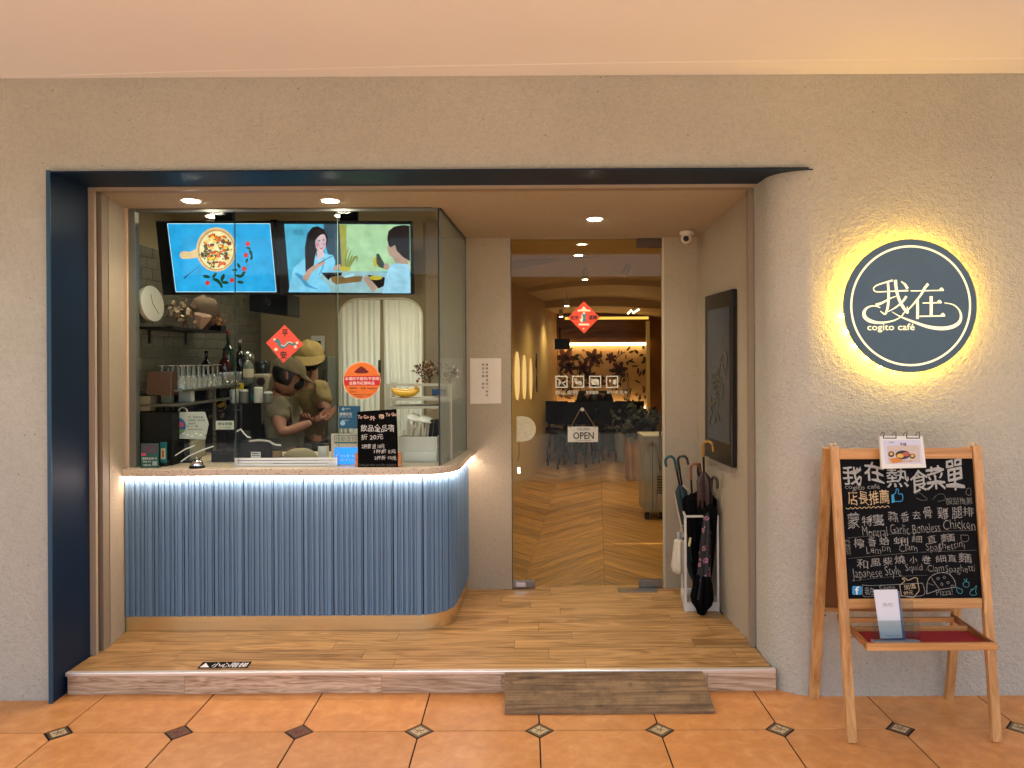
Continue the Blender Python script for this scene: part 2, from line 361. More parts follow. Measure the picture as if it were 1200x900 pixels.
# carved relief in the insets of the row in view
for i in range(-4, 5):
    x = TX + i * TS; Q = MB()
    for k in range(5):
        a = k * 1.26 + i; r = .017; Q.tube([(x + r * math.cos(a) * t_, TY + r * math.sin(a) * t_ * 1.0 + .004 * math.sin(t_ * 6), .0006) for t_ in (.2, .6, 1.3)], .0016, 4)
    Q.build('inset_scroll', m_ins, fl)
# street, kerb and the ground beyond, behind the camera
m_asph = mat('asphalt', '#3E3E40', .9, bump=.3, bscale=90, var=.15, vscale=2)
tag(MB().add([(-150, -150, -.13), (150, -150, -.13), (150, 150, -.13), (-150, 150, -.13)], [(0, 1, 2, 3)]).build('road', m_asph), kind='structure')
tag(MB().box(-60, 60, -.17, .03, -.3, -.002).build('kerb', mat('kerb_concrete', '#9A958C', .85, bump=.3, var=.1)), kind='structure')
tag(MB().box(-60, 60, -6, -.17, -.3, -.02).build('bounce_pavement', mat('paving_concrete', '#B5AFA3', .85, bump=.3, var=.1)), kind='structure')  # unseen pale paving, added to bounce sunlight into the arcade
# arcade ceiling with the shallow sweep of a beam near the wall
m_ceil = mat('ceiling_paint', '#EDECEC', .55, var=.02, vscale=1)
M = MB(); M.box(-5.2, 5.2, .12, YW - .001, ZC + .0016, ZC + .25)
tag(M.build('arcade_ceiling', m_ceil), kind='structure')
M = MB(); a_, b_ = P(0, 89, YW - .001), P(1200, 79, YW - .001)
pts = [(-5.2, YW - .004), (5.2, YW - .004)]
for k in range(12): xx = 5.2 - k * 10.4 / 11; tt = min(1, max(0, (2.3 - xx) / 4.8)); pts.append((xx, YW - .02 - .155 * (1 - tt ** 2)))
tag(MB().prism(pts, ZC, ZC + .2).build('ceiling_beam', m_ceil, bev=.006), kind='structure')
# columns of the arcade front and the building across the street (they show only in reflections and in the light)
m_col = mat('column_paint', '#A79A88', .8, bump=.2)
for k, x in enumerate((-4.2, 4.4)):
    MB().box(x - .25, x + .25, .13, .6, 0, ZC + .005).build('arcade_column', m_col, bev=.01, label=('square arcade column at the street edge, behind the viewpoint to the left', 'square arcade column at the street edge, behind the viewpoint to the right')[k], cat='column', group='arcade columns along the street')
far = thing('facing_building', 'plain pale building across the street with dark windows, behind the viewpoint', 'building', (0, -22, -.13))
MB().box(-30, 30, -26, -22, -.13, 5).build('wall', mat('facing_wall', '#8C857A', .85, var=.1), far)
pw = None
for k in range(14):
    for j in range(2):
        if pw is None: pw = MB().box(-.7, .7, -.04, .02, 0, 1.3).build('window', mat('far_glass', '#20262B', .1), far); pw.location = (0, 0, 0)
        o = pw if (k, j) == (0, 0) else dup(pw, parent=far)
        o.location = (-26 + k * 4, 0.02, .9 + j * 2.4)

# ---------------------------------------------------------------- blue steel frame round the opening
m_blue = mat('navy_steel', '#0A2036', .5, spec=.25, var=.1, vscale=2)
bf = thing('shopfront_frame', 'dark navy steel band framing the left side and top of the shop opening', 'frame', (-2.14, 3.36, 0))
MB().box(-2.152, -2.144, YW - .03, 3.638, 0, 2.4095).build('side_plate', m_blue, bf, bev=.001)
MB().box(-2.160, -2.1415, YW - .034, YW - .028, 0, 2.412).build('side_lip', mat('teal_edge', '#1C4258', .4), bf)
pts = [(-2.144, YW - .03)] + [(1.29, YW - .03), (1.29, YW - .006)] + [(x, y - .002) for x, y in arc[::-1]][0:] + [(XJ - .001, 3.638), (-2.144, 3.638)]
MB().prism(pts, 2.402, 2.4088).build('top_plate', m_blue, bf, bev=.001)

# ---------------------------------------------------------------- recess walls and soffit
ZB = .10
YD = 4.649
def soff(Y): return 2.387 + (2.306 - 2.387) * (Y - 3.75) / (YD - 3.75)
tag(MB().extr([(-2.3, 3.72, soff(3.72)), (1.3, 3.72, soff(3.72)), (1.3, 3.72, soff(3.72) + .3), (-2.3, 3.72, soff(3.72) + .3)], (0, .26, -.26 * .0901)).build('recess_ceiling', m_rec), kind='structure')
tag(MB().extr([(-.50, 3.98, soff(3.98)), (1.3, 3.98, soff(3.98)), (1.3, 3.98, soff(3.98) + .3), (-.50, 3.98, soff(3.98) + .3)], (0, YD - 3.98, soff(YD) - soff(3.98))).build('recess_ceiling', m_rec), kind='structure')
tag(MB().prism([(1.142, 3.742), (1.0835, YD + .05), (1.35, YD + .05), (1.35, 3.742)], ZB, 2.42).build('recess_wall_right', m_rec), kind='structure')
tag(MB().prism([(-2.112, 3.76), (-2.145, 3.962), (-2.4, 3.962), (-2.4, 3.76)], ZB, 2.42).build('recess_wall_left', m_rec), kind='structure')
XD0, XD1 = P(600, 480, YD).x, P(777, 480, YD).x
ZD = P(690, 279, YD).z
M = MB(); M.box(-.62, XD0, YD, YD + .09, ZB, 2.42); M.box(XD1 + .012, 1.2, YD, YD + .09, ZB, 2.42); M.box(XD0, XD1 + .012, YD, YD + .09, ZD, 2.42)
tag(M.build('recess_wall_back', m_rec), kind='structure')
# shutter tracks: rails and slots
m_trk = mat('track_paint', '#A9977F', .6, var=.05); m_slot = mat('slot_dark', '#1A120C', .8); m_trd = mat('track_brown', '#8C7C66', .6)
st = thing('shutter_track', 'painted shutter guide with a dark slot, on the left side of the opening', 'shutter track', (-2.13, 3.68, ZB), group='roller shutter tracks round the opening')
MB().box(-2.148, -2.116, 3.640, 3.660, ZB, 2.400).build('rail', m_trk, st); MB().box(-2.148, -2.134, 3.664, 3.696, ZB, 2.39).build('slot', m_slot, st); MB().box(-2.16, -2.112, 3.698, 3.752, ZB, 2.386).build('rail', m_trd, st)
st = thing('shutter_track', 'narrow painted shutter guide against the rounded jamb on the right', 'shutter track', (1.16, 3.72, ZB), group='roller shutter tracks round the opening')
MB().box(1.122, 1.1485, 3.702, 3.738, ZB, 2.386).build('rail', m_trd, st)
st = thing('shutter_housing', 'long painted slot and rail across the top of the opening', 'shutter housing', (-.5, 3.7, 2.388), )
MB().box(-2.11, 1.145, 3.641, 3.655, 2.388, 2.405).build('rail', m_trk, st); MB().box(-2.11, 1.12, 3.657, 3.716, 2.389, 2.41).build('slot', m_trd, st)

# ---------------------------------------------------------------- raised entrance step
m_pl = wood('deck_wood', '#86602F', '#BC925C', 0, 1.0, .42, .2, .16, dark='#4E3216', fine=2.0, ring=.10)
m_ris = wood('riser_wood', '#9C7D5E', '#CFB696', 0, 1.2, .6, .7, .1, dark='#68492F', ring=.10, fine=1.2)
step = thing('entrance_step', None, None, (-.5, 3.433, 0), kind='structure')
XS0, XS1 = -2.139, 1.176
MB().box(XS0, XJ - .004, 3.45, YD + .05, .0, .092).build('step_core', m_slot, step)
PW = .1205; rows = 11; YP0 = 3.452
for r in range(rows):
    y0 = YP0 + r * PW; y1 = min(y0 + PW, YD + .051); x = XS0 - (.31 + .47 * ((r * 37) % 11) / 11)
    while x < 1.14:
        a, b = max(x, XS0), min(x + .91, 1.142 - max(0, (y0 - 3.7)) * .055 if y0 > 3.56 else 1.146)
        if b - a > .03: MB().box(a + .001, b - .001, y0 + .001, y1 - .001, .088, ZB + random.uniform(-.0004, .0004)).build('floor_board', m_pl, step)
        x += .91
xs = [P(79, 800, 3.433).x, P(216, 800, 3.433).x, P(447, 800, 3.433).x, P(588, 800, 3.433).x, P(829, 800, 3.433).x, P(909.5, 800, 3.433).x]
for a, b in zip(xs, xs[1:]): MB().box(a + .0008, b - .0008, 3.433, 3.449, .001, .084).build('riser_board', m_ris, step)
m_alu = mat('nosing_alu', '#E8DCCB', .3, .5, var=.05)
MB().prism([(XS0, 3.428), (xs[-1], 3.428), (xs[-1], 3.456), (XS0, 3.456)], .0845, ZB + .003).build('metal_nosing', m_alu, step, bev=.004)
# warning sticker lying on the boards
pf = (Vector((0, 0, ZB + .001)), Vector((0, 0, 1)))
stk = thing('caution_sticker', 'small black caution sticker with white writing near the step edge', 'sticker', hit(263, 779, pf))
flat('backing', [[(231, 783.2), (238, 775.8), (295.5, 775.2), (290, 782.4)]], pf, .0012, mat('sticker_black', '#060606', .9, spec=.1), stk)
m_wh = mat('print_white', '#E8E6E0', .6)
text('lettering', [('小心階梯', (249, 776.6, 290, 781.8))], pf, .0018, m_wh, stk, bold=.01)
flat('warning_mark', [[(234, 782), (241.3, 776.8), (245, 782)]], pf, .0018, m_wh, stk)

# ---------------------------------------------------------------- plywood ramp
m_ply = wood('old_plywood', '#5E4630', '#937650', 0, .8, .9, .3, 0, dark='#2E2216', bump=.5, fine=2, ring=.05)
N = NT(m_ply); g = N.n('NewGeometry'); v = N.n('TexNoise', Scale=9.0, Detail=5.0, Roughness=.7); N.l(g.outputs['Position'], v.inputs['Vector'])
mr = N.n('MapRange'); mr.inputs[1].default_value = .3; mr.inputs[2].default_value = .55; mr.inputs[3].default_value = .55; N.l(v.outputs[0], mr.inputs[0])
src = N.b.inputs['Base Color'].links[0].from_socket; vm = N.n('VectorMath', operation='SCALE'); N.l(src, vm.inputs[0]); N.l(mr.outputs[0], vm.inputs['Scale']); N.l(vm.outputs[0], N.b.inputs['Base Color'])
rt0, rt1, rb0, rb1 = P(591.5, 786.5, 3.405), P(823.5, 786.5, 3.405), P(591.5, 836, 3.215), P(838, 836, 3.215)
rb0.z = rb1.z = .012; rt0.z = rt1.z = .106
rp = thing('plywood_ramp', 'worn dark plywood board leaning on the step as a ramp', 'ramp', (rb0 + rb1) / 2)
MB().extr([rt0, rt1, rb1, rb0], (0, 0, -.011)).build('board', m_ply, rp, bev=.0015)
Q = MB()
for fx, fy in ((.03, .12), (.08, .13), (.03, .26), (.03, .74), (.045, .86), (.62, .3), (.62, .36), (.53, .7), (.46, .84), (.9, .72)):
    p = rt0.lerp(rt1, fx).lerp(rb0.lerp(rb1, fx), fy) + Vector((0, -.0003, .0006)); s = .012
    Q.add([p + Vector((s * math.cos(a), s * .45 * math.sin(a), -s * .2 * math.sin(a))) for a in [k * math.pi / 3 for k in range(6)]], [tuple(range(6))])
Q.build('knot_hole', mat('knot_dark', '#15100B', .9), rp, fix=False, kind='stuff')

# ---------------------------------------------------------------- serving counter
ctr = thing('serving_counter', 'curved serving counter with blue fluted front, brass kick plate and terrazzo top', 'counter', (-1.2, 4.2, ZB))
YF = 3.947; AR = .20
def outline(off, x0=-2.142):
    cx, cy = -.585, YF + AR; pts = [(x0, YF - off)]
    pts += [(cx + (AR + off) * math.sin(R(a)), cy - (AR + off) * math.cos(R(a))) for a in range(0, 86, 5)]
    pts.append((-.358 + off, YD - .002)); return pts
m_sl = mat('slat_blue', '#66859F', .5, var=.04, vscale=6, rand=.08)
oc = outline(.0)
m_back = mat('slat_gap', '#152532', .8)
MB().prism(outline(-.012) + [(-2.142, YD - .002)], .182, .925).build('body', m_back, ctr)
# slats set one by one along the outline
L = [0]
for a, b in zip(oc, oc[1:]): L.append(L[-1] + math.hypot(b[0] - a[0], b[1] - a[1]))
def along(s):
    for i in range(len(oc) - 1):
        if s <= L[i + 1] or i == len(oc) - 2:
            t = (s - L[i]) / (L[i + 1] - L[i]); a, b = oc[i], oc[i + 1]; dx, dy = b[0] - a[0], b[1] - a[1]; d = math.hypot(dx, dy)
            return Vector((a[0] + dx * t, a[1] + dy * t, 0)), Vector((dx / d, dy / d, 0)), Vector((dy / d, -dx / d, 0))
pat = [(.018, .0), (.006, -.004), (.007, -.001), (.012, .001), (.006, -.005), (.018, .0), (.006, -.004), (.012, -.001), (.006, -.005), (.009, .0), (.022, .001), (.006, -.004)]
s = .004; k = 0; sm = {}
while s < L[-1] - .012:
    wd, dp = pat[k % len(pat)]
    if L[-1] - s > .9 or True:
        key = k % len(pat)
        if key not in sm:
            o = MB().box(-wd / 2, wd / 2, -dp - .0, .012, .182, .919); b = o.build('slat', m_sl, ctr, bev=.0008, seg=1); b.data.transform(ORG[ctr.name]); sm[key] = b
        else: b = sm[key].copy(); COL.objects.link(b); b.parent = ctr
        p, tdir, nrm = along(s + wd / 2); b.location = (p.x + 1.2, p.y - 4.2, -ZB); b.rotation_euler = (0, 0, math.atan2(tdir.y, tdir.x))
    s += wd + (.0072 if k % len(pat) == len(pat) - 1 else .0022); k += 1
m_brass = mat('brushed_brass', '#E8CE98', .27, .8, bump=.05, bscale=60, stretch=(1, 1, 25), var=.1, vscale=2)
MB().strip(outline(-.010), ZB + .001, .183).build('kick_plate', m_brass, ctr, smooth=True)
m_ter = mat('terrazzo', '#CDBCA2', .3); N = NT(m_ter); g = N.n('NewGeometry')
v = N.n('TexVoronoi', Scale=95.0); N.l(g.outputs['Position'], v.inputs['Vector']); mr = N.n('MapRange'); mr.inputs[1].default_value = .22; mr.inputs[2].default_value = .3; N.l(v.outputs['Distance'], mr.inputs[0])
gt = N.n('Math', operation='GREATER_THAN'); gt.inputs[1].default_value = .55; sp = N.n('SeparateColor'); N.l(v.outputs['Color'], sp.inputs[0]); N.l(sp.outputs[0], gt.inputs[0])
mxx = N.n('Math', operation='MAXIMUM'); N.l(mr.outputs[0], mxx.inputs[0]); N.l(gt.outputs[0], mxx.inputs[1])
mc = N.n('Mix', data_type='RGBA'); mc.inputs[6].default_value = hx('#6E5A44'); mc.inputs[7].default_value = hx('#CDBCA2'); N.l(mxx.outputs[0], mc.inputs[0]); N.l(mc.outputs[2], N.b.inputs['Base Color'])
MB().prism(outline(.028) + [(-2.142, YD - .002)], .932, .973).build('countertop', m_ter, ctr, bev=.006)
MB().prism(outline(.022)[:] + outline(.010)[::-1], .9265, .9315).build('light_strip', emis('led_white', '#FFE2D4', 22), ctr)

# ================================================================ GLASS ENCLOSURE
YG = 3.99
XC = P(514, 400, YG).x
XGL = P(160, 400, YG).x
ge = thing('glass_enclosure', 'clear glass screen of three front panes and an angled side pane on the counter', 'glass screen', (-1.2, YG, .973))
m_gl = glass('clear_glass', (.95, .97, .95), .18); m_gl2 = glass('side_glass', (.84, .9, .85), .3, .14)
m_alg = mat('grey_aluminium', '#7E8078', .4, .6); m_edge = mat('glass_edge', '#0E2A24', .15)
xa, xb = P(276, 400, YG).x, P(393, 400, YG).x
def ztop(Y): return soff(Y)
MB().box(XGL, xa - .002, YG, YG + .008, .974, ztop(YG) - .008).build('pane', m_gl, ge)
MB().box(xa - .02, xb + .01, YG + .022, YG + .028, .975, ztop(YG) - .012).build('pane', m_gl, ge)
MB().box(xb, XC, YG, YG + .008, .974, ztop(YG) - .008).build('pane', m_gl, ge)
MB().bar((xa, YG - .001, .974), (xa, YG - .001, 2.35), .003, .01).build('pane_edge', m_edge, ge)
MB().bar((xb + .011, YG + .018, .974), (xb + .011, YG + .018, 2.35), .002, .01).build('pane_edge', mat('pale_edge', '#7B9688', .2), ge)
sx = P(545, 400, YD).x
e0, e1 = Vector((XC + .006, YG + .004, 0)), Vector((sx, YD - .003, 0))
MB().extr([e0 + Vector((0, 0, .974)), e1 + Vector((0, 0, .974)), e1 + Vector((0, 0, ztop(YD) - .008)), e0 + Vector((0, 0, ztop(YG) - .008))], (.008, 0, 0)).build('pane', m_gl2, ge)
MB().extr([e0 + Vector((0, 0, .974)), e1.lerp(e0, .02) + Vector((0, 0, 1.0)), e1.lerp(e0, .02) + Vector((0, 0, 1.31)), e0 + Vector((0, 0, 1.31))], (-.002, 0, 0)).build('frosted_film', glass('frosted', (.75, .8, .72), .5, .8), ge)
MB().bar((XC + .003, YG - .002, .974), (XC + .003, YG - .002, ztop(YG) - .006), .0075, .012).build('corner_edge', mat('silicone_black', '#050807', .4), ge)
MB().bar((sx + .006, YD - .01, .974), (sx + .006, YD - .01, 2.29), .005, .01).build('pane_edge', m_edge, ge)
MB().box(XGL - .035, XGL, YG - .012, YG + .03, .974, ztop(YG) - .002).build('side_frame', m_alg, ge)
MB().box(XGL, XC, YG - .004, YG + .014, ztop(YG) - .016, ztop(YG) - .003).build('head_rail', m_alg, ge)
MB().extr([e0 + Vector((0, 0, ztop(YG) - .014)), e1 + Vector((0, 0, ztop(YD) - .014)), e1 + Vector((0, 0, ztop(YD) - .002)), e0 + Vector((0, 0, ztop(YG) - .002))], (.012, 0, 0)).build('head_rail', mat('dark_rail', '#3B3A34', .4, .5), ge)
m_wal = mat('white_rail', '#D8DAD6', .35, .3)
for z in (.974, .990, 1.006): MB().box(xa, xb, YG + (.012 if z > .98 else .0), YG + .02, z, z + .013).build('sliding_rail', m_wal, ge, bev=.002)
MB().box(xa - .006, xa + .008, YG - .006, YG, .974, 1.022).build('rail_stop', m_wal, ge); MB().box(xb - .012, xb + .008, YG - .006, YG, .974, 1.022).build('rail_stop', m_wal, ge)
MB().box(-2.160, XGL - .0355, 3.964, 3.990, .974, 2.371).build('window_trim', mat('trim_paint', '#C6AF92', .6), bev=.002, label='pale painted trim at the left edge of the counter glass', cat='trim')
# paper stickers on the glass
pg = plane_y(YG - .002)
m_red = mat('paper_red', '#E0503A', .7, var=.05, vscale=20); m_blk = mat('ink_black', '#0A0808', .6); m_teal = mat('ink_teal', '#2F7D84', .6); m_cream = mat('ink_cream', '#F0D9B4', .6)
c4 = CR(300, 380, 4.615)
d1 = thing('red_diamond_paper', 'red diamond new-year paper with a teal snake stuck on the counter glass', 'paper decoration', P(332, 425, YG))
flat('paper', [[c4(155, 3), c4(256, 108), c4(147, 210), c4(54, 100)]], pg, .001, m_red, d1)
text('lettering', [('平', c4(140, 28) + c4(173, 66)), ('安', c4(132, 146) + c4(165, 187))], pg, .0018, m_blk, d1, bold=.03)
flat('snake', ribbon([c4(*p) for p in ((100, 92), (118, 88), (130, 112), (150, 121), (175, 100), (200, 108), (222, 104))], [3, 3.6, 4, 4, 3.6, 3, 1.5]), pg, .0016, m_teal, d1)
flat('snake_belly', ribbon([c4(*p) for p in ((135, 110), (152, 117), (176, 97), (200, 103))], 1.1) + [circ(*c4(100, 82), 1.5), circ(*c4(222, 100), 1.6), circ(*c4(108, 136), 2), circ(*c4(213, 122), 1.8)], pg, .0021, m_cream, d1)
cz = CR(395, 420, 16.37)
d2 = thing('orange_round_notice', 'round orange notice with a red band and powder picture on the counter glass', 'notice', P(424, 447, YG))
flat('border', [circ(*cz(475, 425), 22.1)], pg, .001, mat('cream_edge', '#F2C9A0', .6), d2)
flat('disc', [circ(*cz(475, 425), 21.2, n=40)], pg, .0014, mat('paper_orange', '#E8761E', .6, var=.1, vscale=20), d2)
flat('red_band', [[cz(137, 345), cz(820, 330), cz(826, 500), cz(800, 520), cz(148, 520), cz(132, 440)]], pg, .0018, mat('ink_red', '#C81414', .6), d2)
flat('powder_picture', [[cz(*p) for p in ((322, 265), (400, 190), (465, 150), (530, 190), (612, 262), (560, 285), (400, 288))]], pg, .0018, mat('ink_maroon', '#6A0A08', .7, var=.4, vscale=300), d2)
text('lettering', [('本場所不提供/不使用', cz(150, 358) + cz(802, 420)), ('含蘇丹紅調味品', cz(230, 442) + cz(718, 505))], pg, .0022, mat('print_pink', '#F7DCD0', .6), d2, bold=.03)
text('small_lettering', [('檢驗單位：', cz(240, 553) + cz(395, 588)), ('台美', cz(455, 553) + cz(545, 588)), ('檢驗股份', cz(580, 562) + cz(780, 588)), ('負 責 人', cz(240, 625) + cz(390, 655)), ('檢驗報告 2024-03-08', cz(310, 682) + cz(640, 706)), ('有效期限', cz(370, 725) + cz(500, 748))], pg, .0022, m_blk, d2, bold=.01)

# ================================================================ THINGS ON THE COUNTER TOP
ZT = .973
def onc(px, Y): p = P(px, 500, Y); return Vector((p.x, Y, ZT))
# bell
b0 = onc(230.5, 3.965); bell = thing('service_bell', 'silver desk bell on a black base at the counter glass', 'bell', b0)
MB().lathe(b0, [(0, .040), (.006, .041), (.012, .036)], 24).build('base', mat('black_plastic', '#070708', .4, spec=.15), bell, smooth=True)
MB().lathe(b0 + Vector((0, 0, .013)), [(0, .033), (.01, .032), (.022, .026), (.031, .014), (.034, .004)], 24).build('dome', mat('chrome', '#D8D8D8', .12, 1), bell, smooth=True)
MB().lathe(b0 + Vector((0, 0, .046)), [(0, .003), (.01, .003), (.012, .007), (.016, .005)], 10).build('button', mat('chrome', '#D8D8D8', .12, 1), bell, smooth=True)
# leaflet stands
c3 = CR(140, 380, 5)
pz = plane_y(3.972)
lf = thing('leaflet_stand', 'green leaflet in a clear stand at the left end of the counter', 'leaflet', onc(175, 3.98))
m_grn = mat('print_green', '#0F5A4E', .5)
def card(name, x0, y0, x1, y1, pl, m, parent, th=.002, off=0): return flat(name, [rect(x0, y0, x1, y1)], pl, off, m, parent, thick=th)
card('leaflet', 165, 519.5, 186, 548, pz, m_grn, lf)
flat('photo', [rect(166, 520.5, 185, 531)], pz, .0006, mat('print_grey', '#4E4450', .6, var=.8, vscale=120), lf); flat('photo_band', [rect(165.5, 531, 171, 534)], pz, .001, mat('print_rose', '#C8436A', .6), lf)
text('lettering', [('服務品質卡', (166.5, 536, 184, 538.6)), ('掃描 QR', (167.5, 540, 177, 542)), ('加好友', (168, 544, 177, 546))], pz, .001, m_wh, lf)
flat('label_square', [rect(178.5, 540.5, 184, 545.5)], pz, .001, mat('print_mid', '#9AA8A0', .6), lf)
MB().box(onc(164.5, 3.98).x, onc(187, 3.98).x, 3.976, 4.01, ZT, ZT + .012).build('stand', glass('acrylic', (.9, .93, .92), 1), lf)
lf2 = thing('leaflet_stand', 'narrow teal leaflet with an orange picture beside the green one', 'leaflet', onc(191, 4.01))
pz2 = plane_y(4.012)
card('leaflet', 187.5, 518, 195.5, 542, pz2, mat('print_teal', '#17747A', .5), lf2); flat('picture', [rect(188.6, 525.5, 193.8, 538)], pz2, .0008, mat('print_beige', '#D9C9A8', .6), lf2)
flat('picture_figure', [rect(189.8, 527.5, 192.4, 536)], pz2, .0012, mat('print_amber', '#B2692C', .6, var=.6, vscale=200), lf2)
MB().box(onc(187.5, 4.02).x, onc(195.5, 4.02).x, 4.016, 4.05, ZT, ZT + .03).build('stand', mat('dark_plastic', '#1D2A2A', .5), lf2)
# register display with its printed sign
mt = thing('register_display', 'white customer display back with a flower picture sign, left of the till', 'display', onc(218, 4.16))
pm = plane_y(4.13)
flat('sign_board', [[(197.8, 483), (239.5, 482.6), (244.3, 497), (240.5, 515), (197.8, 513.5)]], pm, 0, mat('print_silver', '#B9C2B4', .5, var=.08, vscale=10), mt, thick=.006)
flat('picture', [circ(208.5, 499.5, 9.3, 10)], pm, .0008, mat('print_blue', '#2E5B96', .6), mt)
flat('picture_grass', [[(199.5, 503)] + [(208.5 - 9.2 * math.cos(R(a)), 499.5 + 9.8 * math.sin(R(a))) for a in range(25, 156, 12)] + [(217.5, 503)]], pm, .0012, mat('print_grass', '#6E9A58', .6), mt)
flat('picture_flowers', [circ(204.5, 497.5, 3.6, 3.2, 10), circ(212, 497.5, 3.8, 3.2, 10), circ(208, 500, 3, 2.6, 10)], pm, .0016, mat('print_pinkred', '#C4607A', .6, var=.6, vscale=150), mt)
text('lettering', [('統一發票兌獎', (220.5, 487.5, 238, 490.2)), ('免填單・好方便', (220.5, 491.2, 240, 493.8)), ('雲端載具', (220.5, 495.5, 229, 497.5)), ('€ 一 名', (219, 498, 232, 501)), ('服務專線 歡迎洽詢', (219.5, 502.5, 237, 504))], pm, .001, mat('ink_navy', '#2A3340', .6), mt)
flat('cloud_print', [circ(215 + i * 5, 508 + (i % 3) * 1.6, 1.8, 1, 8) for i in range(5)], pm, .001, mat('print_pale', '#E4ECE4', .6), mt)
MB().tube([P(214.5 + 5 * math.cos(R(a)), 482.5 - 5 * math.sin(R(a)), 4.14) for a in range(0, 181, 20)], .0025, 6).build('cable_loop', m_wh, mt)
x = onc(218, 4.2)
MB().box(x.x - .05, x.x + .05, 4.15, 4.27, ZT, ZT + .012).box(x.x - .02, x.x + .02, 4.19, 4.21, ZT + .012, 1.12).build('display_stand', mat('black_plastic', '#070708', .4, spec=.15), mt, bev=.002)
# till, printers and black boxes
def boxthing(name, label, cat, x0, y0, x1, Y, dep, m, z0=ZT, bev=.006, taper=0):
    a, b = P(x0, y0, Y), P(x1, y0, Y); M = MB()
    t = taper; M.add([(a.x, Y, z0), (b.x, Y, z0), (b.x, Y + dep, z0), (a.x, Y + dep, z0), (a.x + t, Y + abs(t) * 1.5, a.z), (b.x - t, Y + abs(t) * 1.5, a.z), (b.x - t, Y + dep, a.z), (a.x + t, Y + dep, a.z)],
          [(3, 2, 1, 0), (4, 5, 6, 7), (0, 1, 5, 4), (1, 2, 6, 5), (2, 3, 7, 6), (3, 0, 4, 7)])
    th = thing(name, label, cat, ((a.x + b.x) / 2, Y + dep / 2, z0)); M.build('body', m, th, bev=bev); return th
m_bp = mat('black_plastic', '#070708', .4, spec=.15); m_dk = mat('charcoal_plastic', '#121415', .5, spec=.2)
till = boxthing('cash_drawer', 'wide black cash drawer low behind the glass beside the bell', 'cash drawer', 247, 529, 276, 4.18, .3, m_dk)
MB().box(P(250, 500, 4.175).x, P(272, 500, 4.175).x, 4.172, 4.178, ZT + .02, ZT + .05).build('drawer_front', m_bp, till)
prn = boxthing('receipt_printer', 'black receipt printer with a white label behind the sliding pane', 'printer', 276, 518, 318, 4.15, .2, m_bp, taper=.012)
pl_ = plane_y(4.149); flat('label_square', [rect(294, 529.5, 305.5, 536.5)], pl_, .0008, m_wh, prn); flat('lettering', [rect(295.5, 531, 303, 532), rect(295.5, 533.5, 304, 534.2)], pl_, .0012, m_blk, prn)
MB().tube([P(*p, 4.13) for p in ((292, 517), (304, 516), (315, 517), (322, 521), (329, 522))], .006, 6).build('paper_strip', mat('grey_white', '#B5B3AA', .6), prn)
pos = boxthing('till_screen', 'sloping black till screen seen from behind, left of the worker', 'screen', 267, 507, 291, 4.3, .12, m_dk, taper=.03)
MB().tube([P(*p, 4.26) for p in ((277, 506), (282, 503), (286, 508), (290, 512), (294, 513))], .004, 6).build('cable', m_wh, pos)
lb = thing('price_label', 'small white card with green writing held on a wire behind the glass', 'label', P(263, 503, 4.1)); pb = plane_y(4.1)
card('card', 253, 493.2, 274, 503.2, pb, mat('print_palegreen', '#CBD2C0', .6), lb); text('lettering', [('環保標籤', (255, 494.8, 272, 498.6))], pb, .001, mat('ink_green', '#3E6040', .6), lb, bold=.03); text('small_lettering', [('出示可享優惠', (256, 500, 271, 502.2))], pb, .001, m_blk, lb)
MB().tube([P(263.5, 503, 4.102), P(263.5, 520, 4.16), Vector((P(263.5, 520, 4.16).x, 4.16, 1.04))], .0025, 6).build('wire', m_bp, lb)
g_ = boxthing('grey_panel', 'plain grey-beige equipment case behind the register display', 'case', 188.5, 490, 228, 4.33, .15, mat('beige_plastic', '#8A8368', .6))
g_ = boxthing('grey_panel', 'low beige equipment case by the cables', 'case', 196, 518, 226, 4.2, .12, mat('beige_plastic', '#8A8368', .6))
Q = MB()
for pts in (((201, 542), (205, 534), (216, 527), (228, 522)), ((212, 541), (222, 534), (238, 527), (250, 523))): Q = MB().tube([P(x_, y_, 4.08) for x_, y_ in pts], .0035, 6); Q.build('white_cable', m_wh, label=('white cable curling up beside the teal leaflet' if pts[0][0] == 201 else 'white cable running up behind the bell'), cat='cable')
MB().tube([P(x_, y_, 4.1) for x_, y_ in ((190, 543), (200, 540), (199, 530), (191, 526), (200, 521), (214, 522), (222, 528))], .0018, 6).build('black_cable', m_bp, label='thin black cable looping behind the leaflets', cat='cable')
# takeaway price board
pb = plane3(P(420, 483, 3.985), P(464.5, 479, 3.985), P(420, 548, 3.955)); cb = CR(410, 470, 10.59)
tb = thing('price_chalkboard', 'small black board of takeaway prices standing on the counter', 'chalkboard', onc(443, 3.95))
m_brd = mat('chalk_black', '#060606', .9, var=.3, vscale=12, spec=.1)
flat('board', [[cb(92, 132), cb(578, 98), cb(604, 828), cb(100, 834)]], pb, 0, m_brd, tb, thick=.006)
m_or = wood('orange_wood', '#B0612A', '#D08848', 2, 2, .5)
for a in (cb(64, 640) + cb(98, 812), cb(598, 640) + cb(634, 812)): flat('wood_foot', [rect(*a)], pb, .001, m_or, tb, thick=.02)
text('lettering', [('To Go', cb(98, 172) + cb(232, 214)), ('外', cb(248, 180) + cb(320, 236)), ('帶', cb(360, 168) + cb(425, 226)), ('To Go', cb(445, 145) + cb(578, 186))], pb, .0008, chalk('chalk_peach', '#F0CDB4', .3), tb, bold=.02, jit=1)
